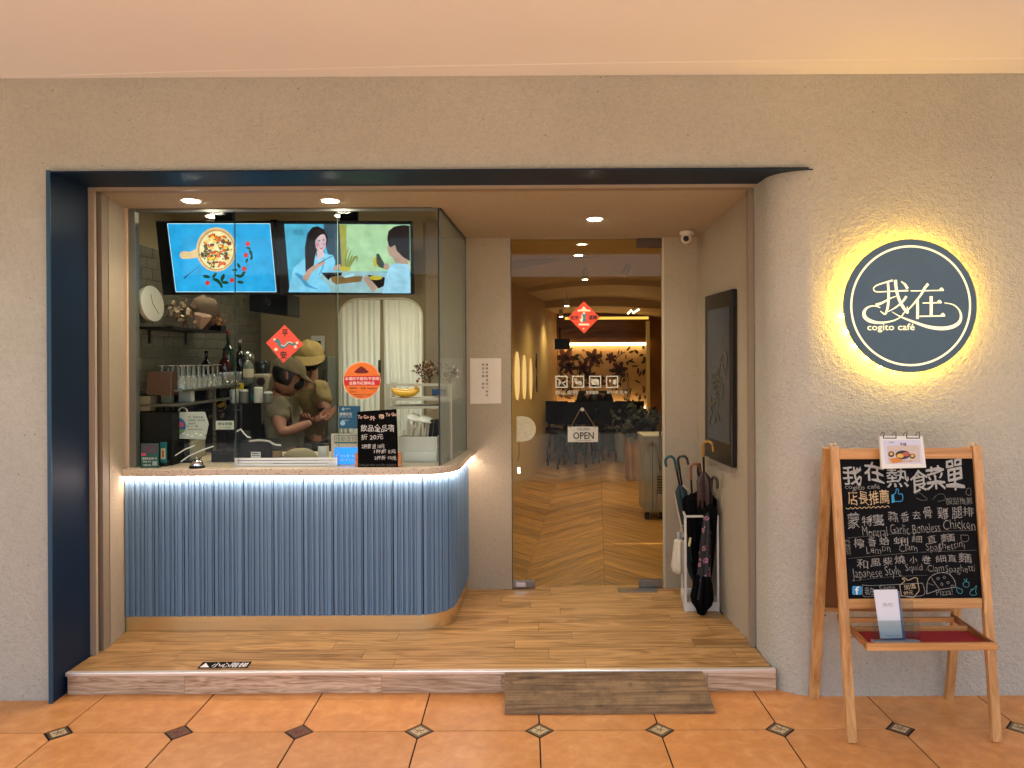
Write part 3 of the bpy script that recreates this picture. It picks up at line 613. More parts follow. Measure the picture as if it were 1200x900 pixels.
text('small_lettering', [('飲品全品項', cb(135, 295) + cb(550, 380)), ('折 20元', cb(140, 410) + cb(412, 478)), ('2杯飲 送 10元', cb(148, 535) + cb(430, 592)), ('1杯折 5元', cb(300, 600) + cb(570, 650)), ('2杯折 10元', cb(305, 680) + cb(575, 730))], pb, .0008, chalk('chalk_white', '#D9D6CC', .45), tb, bold=.01, jit=1)
text('faint_lettering', [('Limited offer not for delivery', cb(115, 775) + cb(575, 815))], pb, .0008, chalk('chalk_faint', '#6E6A5E', .5), tb, jit=1)
# blue posters behind it
ck = CR(385, 470, 11.25)
pc = plane_y(4.05)
p1 = thing('blue_poster', 'teal blue upper poster with a round white badge behind the small board', 'poster', P(407, 502, 4.05))
card('sheet', *ck(130, 65), *ck(420, 362), pc, mat('print_petrol', '#0E5A82', .5), p1)
text('lettering', [('搜尋好友', ck(145, 150) + ck(310, 192))], pc, .0008, m_wh, p1, bold=.02); text('small_lettering', [('訂閱電子報', ck(215, 92) + ck(285, 110)), ('歡迎加入會員', ck(145, 202) + ck(310, 216)), ('即刻加入', ck(175, 246) + ck(275, 262))], pc, .0008, m_wh, p1)
flat('badge', [circ(*ck(187, 290), 2.9), circ(*ck(192, 106), 1.8)], pc, .001, mat('print_sky', '#9CCBE2', .5), p1)
p2 = thing('blue_poster', 'bright blue lower notice in a cream frame beside the small board', 'poster', onc(402, 4.03))
pc2 = plane_y(4.03)
card('frame', *ck(35, 428), *ck(420, 852), pc2, mat('print_creamy', '#C9C0A4', .5), p2)
flat('heading_box', [rect(*ck(75, 452), *ck(378, 560))], pc2, .0006, mat('print_petrol2', '#356A74', .5), p2); flat('heading_field', [rect(*ck(84, 462), *ck(378, 538))], pc2, .001, mat('print_creamy', '#C9C0A4', .5), p2)
text('lettering', [('行動支付', ck(90, 468) + ck(370, 532))], pc2, .0014, mat('ink_petrol', '#44706E', .5), p2)
flat('blue_field', [rect(*ck(78, 612), *ck(378, 835))], pc2, .0006, emis('glow_brightblue', '#1F7FEA', .5), p2)  # printed field, no lamp: its brightness is a glow put into the colour
text('small_lettering', [('歡迎使用 電子支付', ck(92, 705) + ck(370, 738)), ('掃碼付款享回饋', ck(140, 762) + ck(350, 790))], pc2, .0012, mat('ink_lightblue', '#A8DFF4', .5), p2, bold=.02)
# white cup box, lids, straws and wire shelf with bananas
cw = CR(440, 420, 6.927)
YB = 4.13; pw_ = plane_y(YB)
def bx(x0, y0, x1, y1, Y, dep, M=None):
    M = M or MB(); a, b = P(x0, y0, Y), P(x1, y1, Y); return M.box(min(a.x, b.x), max(a.x, b.x), Y, Y + dep, min(a.z, b.z), max(a.z, b.z))
def topx(x0, y0, x1, Y, dep, z0=ZT): a, b = P(x0, y0, Y), P(x1, y0, Y); return MB().box(a.x, b.x, Y, Y + dep, z0, a.z)
cbx = thing('straw_box', 'white open box filled with wrapped straws at the glass corner', 'box', onc(490, 4.2))
m_ws = mat('white_plastic', '#C9CABF', .4)
a, b = P(467.5, 512, YB), P(512.5, 512, YB)
M = MB().box(a.x, b.x, YB, YB + .004, ZT, a.z); M.box(a.x, b.x, YB + .15, YB + .154, ZT, a.z); M.box(a.x, a.x + .004, YB + .004, YB + .15, ZT, a.z); M.box(b.x - .004, b.x, YB + .004, YB + .15, ZT, a.z); M.box(a.x, b.x, YB + .004, YB + .15, ZT, ZT + .004)
M.build('box_walls', m_ws, cbx, bev=.002); MB().box(a.x + .03, b.x - .005, YB - .006, YB, ZT + .01, ZT + .055).build('front_label', mat('pale_front', '#D4D6CC', .4), cbx, bev=.002)
Q = MB()
for i in range(60):
    xx = random.uniform(a.x + .01, b.x - .07); yy = random.uniform(YB + .02, YB + .13); Q.bar((xx, yy, ZT + .01), (xx + random.uniform(-.015, .04), yy, a.z + random.uniform(.02, .085)), .006, .003)
Q.build('straw', mat('paper_straw', '#CFC9B4', .7, var=.15), cbx, kind='stuff')
Q = MB()
for i in range(9): xx = b.x - .06 + random.uniform(-.005, .05); Q.bar((xx - .01, YB + .06, ZT + .02), (xx + .02, YB + .05 + i * .008, a.z + .09), .012, .003)
Q.build('black_straw', m_bp, cbx, kind='stuff')
for k, (lx, ly) in enumerate(((486, 491), (499, 493))):
    MB().lathe(P(lx, ly, 4.22), [(0, .045), (.005, .05), (.01, .048), (.022, .03), (.024, .005)], 20, ax=(.25, -.2, 1)).build('cup_lid', mat('white_gloss', '#E2E2DA', .25), cbx, smooth=True)
ws = thing('wire_shelf', 'low white two-tier metal shelf behind the corner of the glass', 'shelf', (P(492, 450, 4.25).x, 4.35, 1.23))
m_wm = mat('white_metal', '#BDB8A6', .45)
xs0, xs1, Ys = P(454, 450, 4.22).x, P(527, 450, 4.22).x, 4.22
zt_, zm_, zb_ = P(490, 449.5, Ys).z, P(490, 466.5, Ys).z, P(490, 476, Ys).z
for x_ in (xs0, xs1):
    for y_ in (Ys, Ys + .2): MB().box(x_ - .012, x_ + .012, y_ - .006, y_ + .006, ZT + .001, zt_).build('leg', m_wm, ws)
for z_, nm in ((zt_, 'top_rail'), (zm_, 'shelf_board'), (zb_, 'shelf_board')):
    MB().box(xs0 + .012, xs1 - .012, Ys - .004, Ys + .004 if nm == 'top_rail' else Ys + .2, z_ - .014, z_).build(nm, m_wm, ws)
bn = thing('banana_bunch', 'ripe yellow bananas lying on the white wire shelf', 'bananas', P(480, 463, 4.3))
for k, (dy, dz) in enumerate(((0, 0), (.03, .012), (.06, 0))):
    pts = [P(*cw(x_, y_), 4.27 + dy) + Vector((0, 0, dz)) for x_, y_ in ((130, 262), (180, 282), (250, 292), (310, 280), (345, 262), (322, 238))]
    MB().tube(pts, [.006, .016, .019, .018, .012, .005], 8).build('banana', mat('banana_yellow', '#D9A520', .5, var=.15, vscale=30), bn, smooth=True)
bx(*cw(458, 250), *cw(560, 300), 4.3, .08).build('blue_box', mat('deep_blue', '#16386E', .5), label='small deep blue box on the white wire shelf', cat='box', bev=.002)
def twigs(name, label, cat, base, R_, H_, cols, n, mleaf, parent=None, leaf=.02, stems=14, up=.6):
    t = thing(name, label, cat, base) if parent is None else parent; S = MB(); random.seed(hash(label) % 1000 if False else len(label) + n)
    tips = []
    for i in range(stems):
        a = random.uniform(0, 6.28); r = R_ * random.uniform(.15, 1); tip = Vector(base) + Vector((r * math.cos(a), r * math.sin(a) * .7, H_ * random.uniform(up, 1)))
        mid = Vector(base).lerp(tip, .5) + Vector((random.uniform(-.3, .3) * R_, 0, H_ * .08)); S.tube([base, mid, tip], .0015 + H_ * .004, 4); tips.append((mid, tip))
    S.build('stem', mat('twig_brown', '#5A4028', .8), t, kind='stuff')
    for mi, m in enumerate(mleaf):
        M = MB()
        for i in range(n // len(mleaf)):
            a, b = random.choice(tips); p = a.lerp(b, random.uniform(.2, 1.05)) + Vector([random.gauss(0, leaf * .7) for _ in range(3)])
            d = Vector([random.gauss(0, 1) for _ in range(3)]).normalized(); e = d.orthogonal().normalized() * leaf * .4; d *= leaf * random.uniform(.6, 1.3)
            M.add([p, p + d * .5 + e, p + d, p + d * .5 - e], [(0, 1, 2, 3)])
        M.build('leaf', m, t, kind='stuff', fix=False)
    return t
m_dl = [mat('dried_leaf', '#7A5230', .8), mat('dried_dark', '#4A2C1C', .8), mat('dried_pale', '#B59A74', .8)]
bb = P(508, 449, 4.33)
dfl = twigs('dried_flowers', 'brown dried flowers standing on the white wire shelf', 'dried flowers', bb + Vector((-.02, 0, 0)), .09, .115, None, 150, m_dl, leaf=.022)
twigs('dried_flowers', 'pale dried hydrangeas seen through the side glass', 'dried flowers', P(527, 449, 4.32), .06, .12, None, 120, [mat('hyd_pale', '#B8B0A0', .8), mat('hyd_grey', '#8C8478', .8)], leaf=.02)
MB().ball(P(*cw(340, 183), 4.25), .008).ball(P(*cw(352, 165), 4.25), .006).ball(P(*cw(384, 185), 4.25), .007).build('red_berries', mat('berry', '#7E1414', .5), label='tiny red berry ornaments on the wire shelf rail', cat='ornament', smooth=True, kind='stuff')

# ================================================================ TV SCREENS
def tvset(label, x0, x1, sx0, sx1, spk=False):
    Yt, Yb = 4.12, 4.20
    pl = plane3(P(300, 259, Yt), P(400, 259, Yt), P(300, 345.5, Yb)); t = thing('menu_screen', label, 'screen', hit((x0 + x1) / 2, 345, pl), group='ceiling-hung menu screens')
    xa_, xb_ = x0, x1
    tl = hit(x0, 259, pl); tr = hit(x1 - 1, 259, pl); w_ = tr.x - tl.x; bl = hit(x0 + 8, 345.5, pl); zz = tl - bl
    bl = Vector((tl.x, hit(300, 345.5, pl).y, hit((x0 + x1) / 2, 345.5, pl).z)); br = bl + Vector((w_, 0, 0)); 
    MB().extr([tl, tr, br, bl], -pl[1] * .05).build('housing', m_bp, t, bev=.004)
    MB().box((tl.x + tr.x) / 2 - .05, (tl.x + tr.x) / 2 + .05, 4.24, 4.28, 2.2, 2.45).build('hanger', m_bp, t)
    return t, pl
c1 = CR(140, 230, 5.295); c2 = CR(320, 230, 5)
def em(n, c, s=1.0):
    if 'px_' + n in MATS: return MATS['px_' + n]
    m = emis('px_' + n, c, s * .25); N = NT(m); tc = N.n('TexCoord')      # printed-photo tone in the screen picture
    t = N.n('TexNoise', Scale=16.0, Detail=6.0, Roughness=.65); N.l(tc.outputs['Object'], t.inputs['Vector'])
    mr = N.n('MapRange'); mr.inputs[1].default_value = .3; mr.inputs[2].default_value = .7; mr.inputs[3].default_value = .25 * s; mr.inputs[4].default_value = .38 * s; N.l(t.outputs[0], mr.inputs[0]); N.l(mr.outputs[0], N.b.inputs['Emission Strength']); return m
tv, pl = tvset('left menu screen showing a pizza on a wooden board on blue', 182, 321.5, 196, 317)
flat('screen_image', [[c1(297, 170), c1(933, 170), c1(973, 593), c1(350, 593)]], pl, .0008, em('sky', '#28A6E4', .9), tv)
flat('screen_rim', ribbon([c1(297, 170), c1(933, 170)], .7) + ribbon([c1(350, 593), c1(973, 593)], .7) + ribbon([c1(297, 170), c1(350, 593)], .7) + ribbon([c1(933, 170), c1(973, 593)], .7), pl, .0011, em('rim', '#BDE8F8', 1), tv)
flat('picture_board', [circ(*c1(600, 330), 23.5, 26)] + ribbon([c1(490, 350), c1(440, 365), c1(398, 364)], [11, 8, 9]) + [circ(*c1(398, 365), 4.6)], pl, .0014, em('board', '#D6B886'), tv)
flat('picture_crust', [circ(*c1(602, 332), 21.6, 24)], pl, .0018, em('crust', '#C08A4E'), tv)
flat('picture_cheese', [circ(*c1(602, 334), 20, 22.3)], pl, .0022, em('cheese', '#E6DDA8'), tv)
random.seed(3)
def dots(cx, cy, rx, ry, n, r0, r1, f):
    o = []
    for i in range(n):
        a = random.uniform(0, 6.28); q = math.sqrt(random.random()) * .9; x_, y_ = f(cx + rx * q * math.cos(a), cy + ry * q * math.sin(a)); r = random.uniform(r0, r1); o.append([(x_ + r * random.uniform(.6, 1.3) * math.cos(k * .9), y_ + r * random.uniform(.5, 1.1) * math.sin(k * .9)) for k in range(7)])
    return o
flat('picture_topping', dots(602, 334, 104, 116, 44, 1.2, 3.0, c1), pl, .0026, em('brown', '#7A3A20'), tv)
flat('picture_topping', dots(602, 334, 104, 116, 34, 1, 2.8, c1), pl, .0028, em('green', '#2C5A28'), tv)
flat('picture_topping', dots(602, 334, 104, 116, 34, 1, 2.8, c1), pl, .0030, em('orange', '#D8622E'), tv)
flat('picture_topping', dots(602, 334, 100, 112, 24, .9, 2.6, c1), pl, .0032, em('yellow', '#F2C23A'), tv)
flat('picture_cut', ribbon([c1(490, 365), c1(610, 340)], .7) + ribbon([c1(612, 345), c1(560, 450)], .7), pl, .0036, em('dark', '#3A2010'), tv)
flat('picture_tomato', [circ(*c1(*p), 2.7, 2.9, 12) for p in ((796, 295), (785, 365), (774, 450), (698, 521), (546, 538))], pl, .0022, em('tomato', '#D03428'), tv)
lv = []
for (x_, y_, a_, l_) in ((540, 498, .2, 9), (590, 490, -.9, 8), (640, 505, -1.2, 10), (615, 530, .9, 9), (655, 535, .1, 9), (630, 550, 1.2, 8), (600, 520, .4, 9), (740, 430, 1.0, 7), (715, 458, 0, 7), (765, 485, -.9, 9), (750, 533, .1, 8), (740, 495, .3, 8), (790, 400, -1.2, 6), (815, 350, 1.2, 8), (820, 380, 1.8, 7), (800, 322, .3, 6)):
    x_, y_ = c1(x_, y_); lv.append(circ(x_, y_, l_ / 2, l_ / 4.5, 8, a_))
flat('picture_leaf', lv, pl, .0020, em('leafdark', '#173F22'), tv)
flat('picture_fork', ribbon([c1(400, 510), c1(440, 475), c1(495, 435)], [2.2, .8, .6]), pl, .0020, em('fork', '#234A66'), tv)
tv, pl = tvset('right menu screen showing two women eating at a table', 322.5, 483, 333, 480)
flat('screen_image', [[c2(65, 162), c2(803, 165), c2(806, 568), c2(98, 562)]], pl, .0008, em('aqua', '#4FB2D6', .85), tv)
flat('picture_wall', [[c2(388, 164), c2(802, 166), c2(806, 440), c2(400, 440)]], pl, .0011, em('wallp', '#A9CFA0', .9), tv)
flat('picture_wall_left', [[c2(388, 166), c2(430, 166), c2(432, 430), c2(400, 430)]], pl, .0013, em('wally', '#A8A84E', .8), tv)
flat('picture_drape', [[c2(295, 163), c2(388, 164), c2(404, 430), c2(350, 430), c2(310, 300)]], pl, .0013, em('drape', '#3A5468', .7), tv)
flat('picture_plant', sum([ribbon([c2(430, 440), c2(440 + 16 * k, 370 - 6 * k), c2(455 + 12 * k, 320 + 22 * k)], [2, 2, .8]) for k in range(-1, 4)], []), pl, .0016, em('plant', '#8C9A48', .7), tv)
flat('picture_table', [[c2(98, 500), c2(200, 440), c2(600, 440), c2(806, 470), c2(806, 568), c2(98, 562)]], pl, .0016, em('table', '#9CC2C8', .8), tv)
flat('picture_blouse', [[c2(*p) for p in ((90, 562), (120, 420), (190, 360), (300, 335), (350, 345), (365, 380), (360, 430), (270, 470), (330, 530), (340, 560), (200, 562))]], pl, .0020, em('blouse', '#7AC4E6', .95), tv)
flat('picture_hair', [[c2(*p) for p in ((190, 440), (186, 300), (200, 220), (230, 182), (262, 176), (300, 195), (320, 245), (320, 290), (290, 250), (300, 330), (262, 370), (250, 330), (235, 420), (205, 450))]], pl, .0024, em('hair', '#160C10', .8), tv)
flat('picture_face', [[c2(*p) for p in ((250, 300), (246, 250), (270, 218), (296, 212), (312, 250), (308, 290), (290, 326), (266, 322))]] + [[c2(255, 318), c2(296, 322), c2(300, 350), c2(262, 378)]], pl, .0028, em('skin', '#D6B8C0', .9), tv)
flat('picture_arm', ribbon([c2(186, 490), c2(215, 440), c2(255, 410), c2(300, 385)], [7, 6, 4.5, 5]) + ribbon([c2(355, 430), c2(375, 415), c2(398, 405)], [4, 5, 3]), pl, .0030, em('skin2', '#C8A090', .8), tv)
flat('picture_detail', ribbon([c2(262, 398), c2(345, 350)], .8) + ribbon([c2(265, 262), c2(276, 258)], .7) + ribbon([c2(290, 256), c2(302, 255)], .7), pl, .0034, em('dark', '#3A2010'), tv)
flat('picture_cheek', [circ(*c2(262, 285), 2.2, 2.4, 10), circ(*c2(300, 280), 1.4, 2.2, 10)], pl, .0031, em('cheek', '#D890A0', .85), tv)
flat('picture_eyes', [circ(*c2(268, 262), 1.3, .6, 8), circ(*c2(296, 257), 1.2, .6, 8), circ(*c2(285, 280), .7, .4, 6)], pl, .0036, em('dark', '#3A2010'), tv)
flat('picture_fringe', [[c2(*p) for p in ((246, 262), (246, 225), (268, 205), (300, 198), (318, 235), (300, 222), (280, 224), (262, 240))]], pl, .0038, em('hair', '#160C10', .8), tv)
flat('picture_sleeve', ribbon([c2(130, 450), c2(170, 480), c2(200, 520), c2(260, 545)], [3, 5, 4, 1]) + ribbon([c2(300, 360), c2(290, 420), c2(268, 460)], [1, 2, 1]), pl, .0027, em('fold', '#4C98C4', .9), tv)
flat('picture_mouth', ribbon([c2(272, 300), c2(282, 307), c2(296, 298)], [.6, 1.6, .6]), pl, .0034, em('lip', '#C0406A', .9), tv)
flat('picture_basket', [[c2(335, 470), c2(525, 468), c2(515, 500), c2(370, 516), c2(345, 500)]], pl, .0030, em('basket', '#94703E', .7), tv)
flat('picture_bowl', [[c2(282, 448), c2(405, 446), c2(400, 466), c2(340, 472), c2(325, 492)], [c2(555, 460), c2(655, 476), c2(650, 525), c2(620, 540), c2(595, 530)]], pl, .0034, em('bowl', '#1C1418', .7), tv)
flat('picture_food', [circ(*c2(600, 478), 8, 2.6, 12), circ(*c2(420, 425), 7, 3, 10)], pl, .0038, em('food', '#C8B83A', .8), tv)
flat('picture_napkin', [[c2(410, 470), c2(470, 450), c2(480, 468), c2(420, 478)]], pl, .0038, em('napkin', '#A8DCF0', .9), tv)
flat('picture_box', [circ(*c2(600, 385), 3, 6, 10)] , pl, .0034, em('food', '#C8B83A', .8), tv)
flat('picture_phone', [[c2(605, 338), c2(620, 336), c2(655, 400), c2(650, 424), c2(620, 415), c2(606, 390)]], pl, .0036, em('phone', '#3E4A3A', .7), tv)
flat('picture_back_shirt', [[c2(*p) for p in ((640, 568), (660, 470), (690, 400), (760, 385), (798, 398), (804, 568))]], pl, .0036, em('shirt', '#9CCFE8', .9), tv)
flat('picture_back_neck', [[c2(*p) for p in ((668, 300), (690, 250), (720, 300), (796, 380), (790, 400), (720, 392), (700, 360), (676, 340))]] + [circ(*c2(665, 412), 3.4, 4)] + ribbon([c2(540, 470), c2(560, 500), c2(600, 550)], [6, 7, 8]), pl, .0040, em('skin3', '#B99A88', .8), tv)
flat('picture_back_hair', [[c2(*p) for p in ((668, 250), (676, 205), (710, 178), (760, 168), (800, 172), (802, 380), (760, 355), (725, 320), (715, 285), (690, 300), (678, 290))]], pl, .0044, em('hair', '#160C10', .8), tv)
text('picture_lettering', [('我在', c2(115, 192) + c2(180, 228))], pl, .0024, em('logo', '#2A5F7E', .8), tv)
# black speaker box under the screens
sp_ = thing('ceiling_projector', 'black box with a round glass lens hanging under the left screen', 'projector', P(318, 358, 4.55))
M = MB(); a, b = P(292, 344, 4.55), P(337, 365, 4.55); M.extr([(a.x, 4.55, a.z), (b.x, 4.55, a.z), (b.x, 4.55, P(337, 370, 4.55).z), (a.x, 4.55, P(337, 364, 4.55).z)], (0, .25, 0)).build('body', m_bp, sp_, bev=.006)
MB().box(b.x - .12, b.x - .08, 4.6, 4.64, a.z, 2.42).build('hanger', m_bp, sp_)
MB().lathe(P(313.5, 354, 4.545), [(0, .022), (.006, .024), (.014, .018)], 20, ax=(0, -1, 0)).build('lens', mat('lens_glass', '#2B2A28', .1, .3), sp_, smooth=True)

# ================================================================ KITCHEN
ZK, YK = 2.42, 6.0
XL = -2.15
m_kw = mat('kitchen_wall', '#8F8164', .7, bump=.1, var=.05); m_kt = mat('subway_tile', '#5A574B', .35, rand=.14, var=.08, vscale=8); m_gr = mat('tile_grout', '#B8AF96', .9)
kw = thing('kitchen_wall_left', None, None, (XL, 5, ZB), kind='structure')
MB().box(XL - .1, XL, 3.99, YK + .1, 0, ZK).build('backing', m_kw, kw)
MB().box(XL, XL + .004, 3.99, YK, ZB, 2.20).build('grout_bed', m_gr, kw)
TH, TWd = .0635, .127; pt = None; n = 0
zr = 2.198
for r in range(17):
    z1 = zr - r * TH; y = 4.0 - (TWd / 2 if r % 2 else 0)
    while y < YK - .01:
        a, b = max(y, 3.995), min(y + TWd, YK)
        if b - a > .02:
            if b - a > TWd - .001:
                if pt is None: pt = MB().box(0, .008, .0015, TWd - .0015, .0015, TH - .0015).build('subway_tile', m_kt, kw, bev=.0015, seg=1); pt.data.transform(ORG[kw.name]); o = pt
                else: o = pt.copy(); COL.objects.link(o)
                o.parent = kw; o.location = (.004, a - 5, z1 - TH - ZB)
            else: MB().box(XL + .004, XL + .012, a + .0015, b - .0015, z1 - TH + .0015, z1 - .0015).build('subway_tile', m_kt, kw)
        y += TWd
XP = lambda y: -.56 + .149 * (y - 4.7)
tag(MB().box(-2.2, -.3, YK, YK + .1, 0, ZK).build('kitchen_wall_back', m_kw), kind='structure')
tag(MB().prism([(XP(4.72) - .09, 4.74), (XP(4.72), 4.74), (XP(YK), YK), (XP(YK) - .09, YK)], 0, ZK).build('kitchen_partition', m_kw), kind='structure')
tag(MB().prism([(XL - .1, YG + .032), (XC, YG + .032), (XC, YG + .04), (-.34, YD + .095), (XP(YK), YK + .1), (XL - .1, YK + .1)], ZK, ZK + .1).build('kitchen_ceiling', mat('kitchen_ceiling', '#A08F6E', .7)), kind='structure')
tag(MB().prism([(XL - .1, YG + .032), (XC, YG + .032), (XC, YG + .04), (-.5, YD + .02), (XP(YK), YK + .1), (XL - .1, YK + .1)], 0, ZB).build('kitchen_floor', mat('kitchen_floor', '#4A4540', .6)), kind='structure')
MB().box(XL, XC - .02, YG + .034, YG + .05, soff(YG) - .003, ZK).build('fascia_board', m_kw, label='beige fascia above the counter glass, inside', cat='fascia')
# curtain doorway in the back wall
YCu = YK - .01
dw = thing('curtained_doorway', 'rounded kitchen doorway hung with two pale split curtains', 'doorway', (P(447, 500, YCu).x, YCu, ZB))
x0, x1 = P(398, 400, YCu).x, P(495, 400, YCu).x; zt = P(447, 351, YCu).z; r = .16
ar = [(x0, ZB), (x0, zt - r)] + [(x0 + r - r * math.cos(R(a)), zt - r + r * math.sin(R(a))) for a in range(15, 91, 15)] + [(x1 - r + r * math.sin(R(a)), zt - r + r * math.cos(R(a))) for a in range(0, 91, 15)] + [(x1, ZB)]
M = MB(); n = len(ar); cx_ = (x0 + x1) / 2
outr = [((x_ - cx_) * 1.025 + cx_, z_ + (.014 if z_ > ZB + .1 else 0)) for x_, z_ in ar]
M.add([(x_, YCu - .012, z_) for x_, z_ in ar] + [(x_, YCu - .012, z_) for x_, z_ in outr] + [(x_, YCu + .008, z_) for x_, z_ in ar], [(i, i + 1, n + i + 1, n + i) for i in range(n - 1)] + [(i, i + 1, 2 * n + i + 1, 2 * n + i) for i in range(n - 1)])
M.build('door_frame', mat('door_trim', '#D8D2B8', .5), dw)
m_cur = mat('curtain', '#F0F2E6', .9, bump=.3, bscale=30, emit='#DDEAD2', es=.0)
N = NT(m_cur)
for k, (u0, u1) in enumerate(((x0 + .004, cx_ - .004), (cx_ + .018, x1 - .004))):
    nx, nz = 60, 24; vs = []; fs = []
    for j in range(nz + 1):
        for i in range(nx + 1):
            u = i / nx; v = j / nz; x_ = u0 + (u1 - u0) * u + (0 if v > .9 else (1 - v) * .012 * (1 if k else -1) * (u if k == 0 else 1 - u))
            zmx = zt
            if k == 0 and x_ < x0 + r: zmx = zt - r + math.sqrt(max(0, r * r - (x0 + r - x_) ** 2))
            if k == 1 and x_ > x1 - r: zmx = zt - r + math.sqrt(max(0, r * r - (x_ - x1 + r) ** 2))
            vs.append((x_, YCu - .006 + .010 * math.sin(u * 46 + k + v * 1.5) * (1 - .4 * v) + .008 * math.sin(u * 17 + v * 3), .75 + (zmx - .002 - .75) * v))
    fs = [(j * (nx + 1) + i, j * (nx + 1) + i + 1, (j + 1) * (nx + 1) + i + 1, (j + 1) * (nx + 1) + i) for j in range(nz) for i in range(nx)]
    MB().add(vs, fs).build('curtain', m_cur, dw, smooth=True, fix=False)
MB().box(x0 + .01, x1 - .01, YCu + .0, YCu + .008, ZB + .002, .77).build('doorway_dark', m_slot, dw)
flat('gap_pictures', [rect(443.2, 422, 446.4, 437), rect(443.5, 440, 446, 444)], plane_y(YCu - .016), 0, mat('gap_dark', '#16201E', .4), dw, thick=.002)
# back counter along the back wall and tall grey unit behind the workers
bxc = thing('back_counter', 'dark kitchen counter along the back wall behind the workers', 'counter', (-1.4, 5.7, ZB))
MB().box(-2.085, -1.40, 5.45, 5.88, ZB + .002, .93).build('cabinet', mat('cabinet_dark', '#161614', .5, spec=.2), bxc, bev=.004); MB().box(-2.085, -1.38, 5.43, 5.89, .932, .965).build('worktop', mat('steel_top', '#7C7C76', .35, .8), bxc, bev=.003)
tu = thing('tall_fridge', 'tall grey steel cabinet behind the worker in the khaki cap', 'fridge', (-1.5, 5.7, .96))
a, b = P(366, 418, 5.6), P(384, 418, 5.6); MB().box(a.x, b.x, 5.6, 5.86, .966, a.z).build('body', mat('steel_dark', '#55564E', .4, .5), tu, bev=.004); MB().box(b.x - .02, b.x - .01, 5.58, 5.6, 1.1, a.z - .1).build('handle', mat('chrome', '#D8D8D8', .12, 1), tu)
ph = thing('wall_controller', 'white wall unit with a black display beside the khaki cap', 'controller', P(371, 403, 5.88))
bx(364, 393.5, 380, 412, 5.96, .035).build('case', mat('grey_white', '#B5B3AA', .6), ph, bev=.006); flat('display', [rect(368, 399.5, 376, 406)], plane_y(5.959), .001, m_bp, ph)
# upper shelf with clock, dried flowers and box
us = thing('upper_shelf', 'thin black wall shelf under the menu screen on the tiled wall', 'shelf', (-2.0, 4.4, 1.72))
ZU = P(258, 386, 4.72).z - .01
MB().box(XL + .013, -1.93, 4.06, 4.78, ZU - .012, ZU).build('board', m_bp, us)
for y_ in (4.2, 4.65): MB().box(XL + .013, XL + .02, y_, y_ + .02, ZU - .09, ZU - .012).build('bracket', m_bp, us)
cc = P(177.5, 356, 4.12)
ck_ = thing('wall_clock', 'round white clock leaning at the left end of the upper shelf', 'clock', cc)
ax = Vector((.985, -.14, .1)).normalized(); rr = .1
MB().lathe(cc, [(-.02, rr * .96), (0, rr), (.008, rr), (.008, rr * .93)], 32, ax=ax).build('case', mat('clock_white', '#BDB8A8', .5), ck_, smooth=True)
MB().lathe(cc, [(.002, rr * .92), (.0045, rr * .92)], 32, ax=ax).build('dial', mat('clock_dial', '#B5B09C', .6, var=.12, vscale=30), ck_)
e1_ = Vector((0, 0, 1)); e1_ = (e1_ - ax * e1_.dot(ax)).normalized(); e2_ = e1_.cross(ax)
for (u_, v_) in ((.05, -.01), (-.055, .045)): MB().bar(cc + ax * .008, cc + ax * .008 + e1_ * u_ + e2_ * v_, .004, .001, up=ax).build('hand', m_bp, ck_)
Q = MB()
for k in range(12):
    d = e1_ * math.cos(k * math.pi / 6) + e2_ * math.sin(k * math.pi / 6); Q.bar(cc + ax * .006 + d * .078, cc + ax * .006 + d * .088, .003, .001, up=ax)
Q.build('hour_mark', m_bp, ck_, kind='stuff')
m_pf = [mat('pf_cream', '#C9B592', .8), mat('pf_brown', '#6A4C34', .8), mat('pf_rust', '#5E2C1A', .8)]
twigs('dried_bouquet', 'cream and brown dried flowers beside the clock on the upper shelf', 'dried flowers', Vector((-1.99, 4.32, ZU)), .07, .14, None, 120, m_pf[:2], leaf=.03)
twigs('dried_bouquet', 'rust brown dried flowers at the right end of the upper shelf', 'dried flowers', Vector((-1.98, 4.62, ZU)), .1, .10, None, 160, m_pf[1:], leaf=.03)
def bag(label, c, s, m):
    t = MB().ball(c, s, 12, (1, .8, .85)); o = t.build('wrapped_bouquet', m, label=label, cat='bouquet', smooth=True)
    for v in o.data.vertices: n_ = math.sin(v.co.x * 90 + v.co.z * 60) * math.cos(v.co.y * 80); v.co *= 1 + .1 * n_
    return o
bag('large crumpled grey-brown paper bouquet below the left screen', Vector((-1.95, 4.5, ZU + .13)), .085, mat('wrap_taupe', '#7A6652', .75, bump=.8, bscale=25))
MB().lathe(Vector((-1.94, 4.42, ZU)), [(0, .01), (.03, .025), (.07, .045), (.09, .05)], 14, ax=(.3, -.2, 1), star=.12, k=6).build('wrapped_bouquet', mat('wrap_pink', '#A88A74', .75, bump=.4, bscale=25), label='small pinkish paper cone bouquet lying on the upper shelf', cat='bouquet', smooth=True)
gb = thing('gift_box', 'black box with amber jars at the far end of the upper shelf', 'box', (-1.97, 4.72, ZU))
MB().box(-2.03, -1.92, 4.68, 4.76, ZU, ZU + .035).build('box', m_bp, gb)
for k in range(4): MB().lathe((-2.01 + k * .026, 4.69, ZU + .035), [(0, .011), (.035, .011), (.045, .008)], 10).build('jar', mat('amber', '#B87A28', .3), gb, smooth=True)
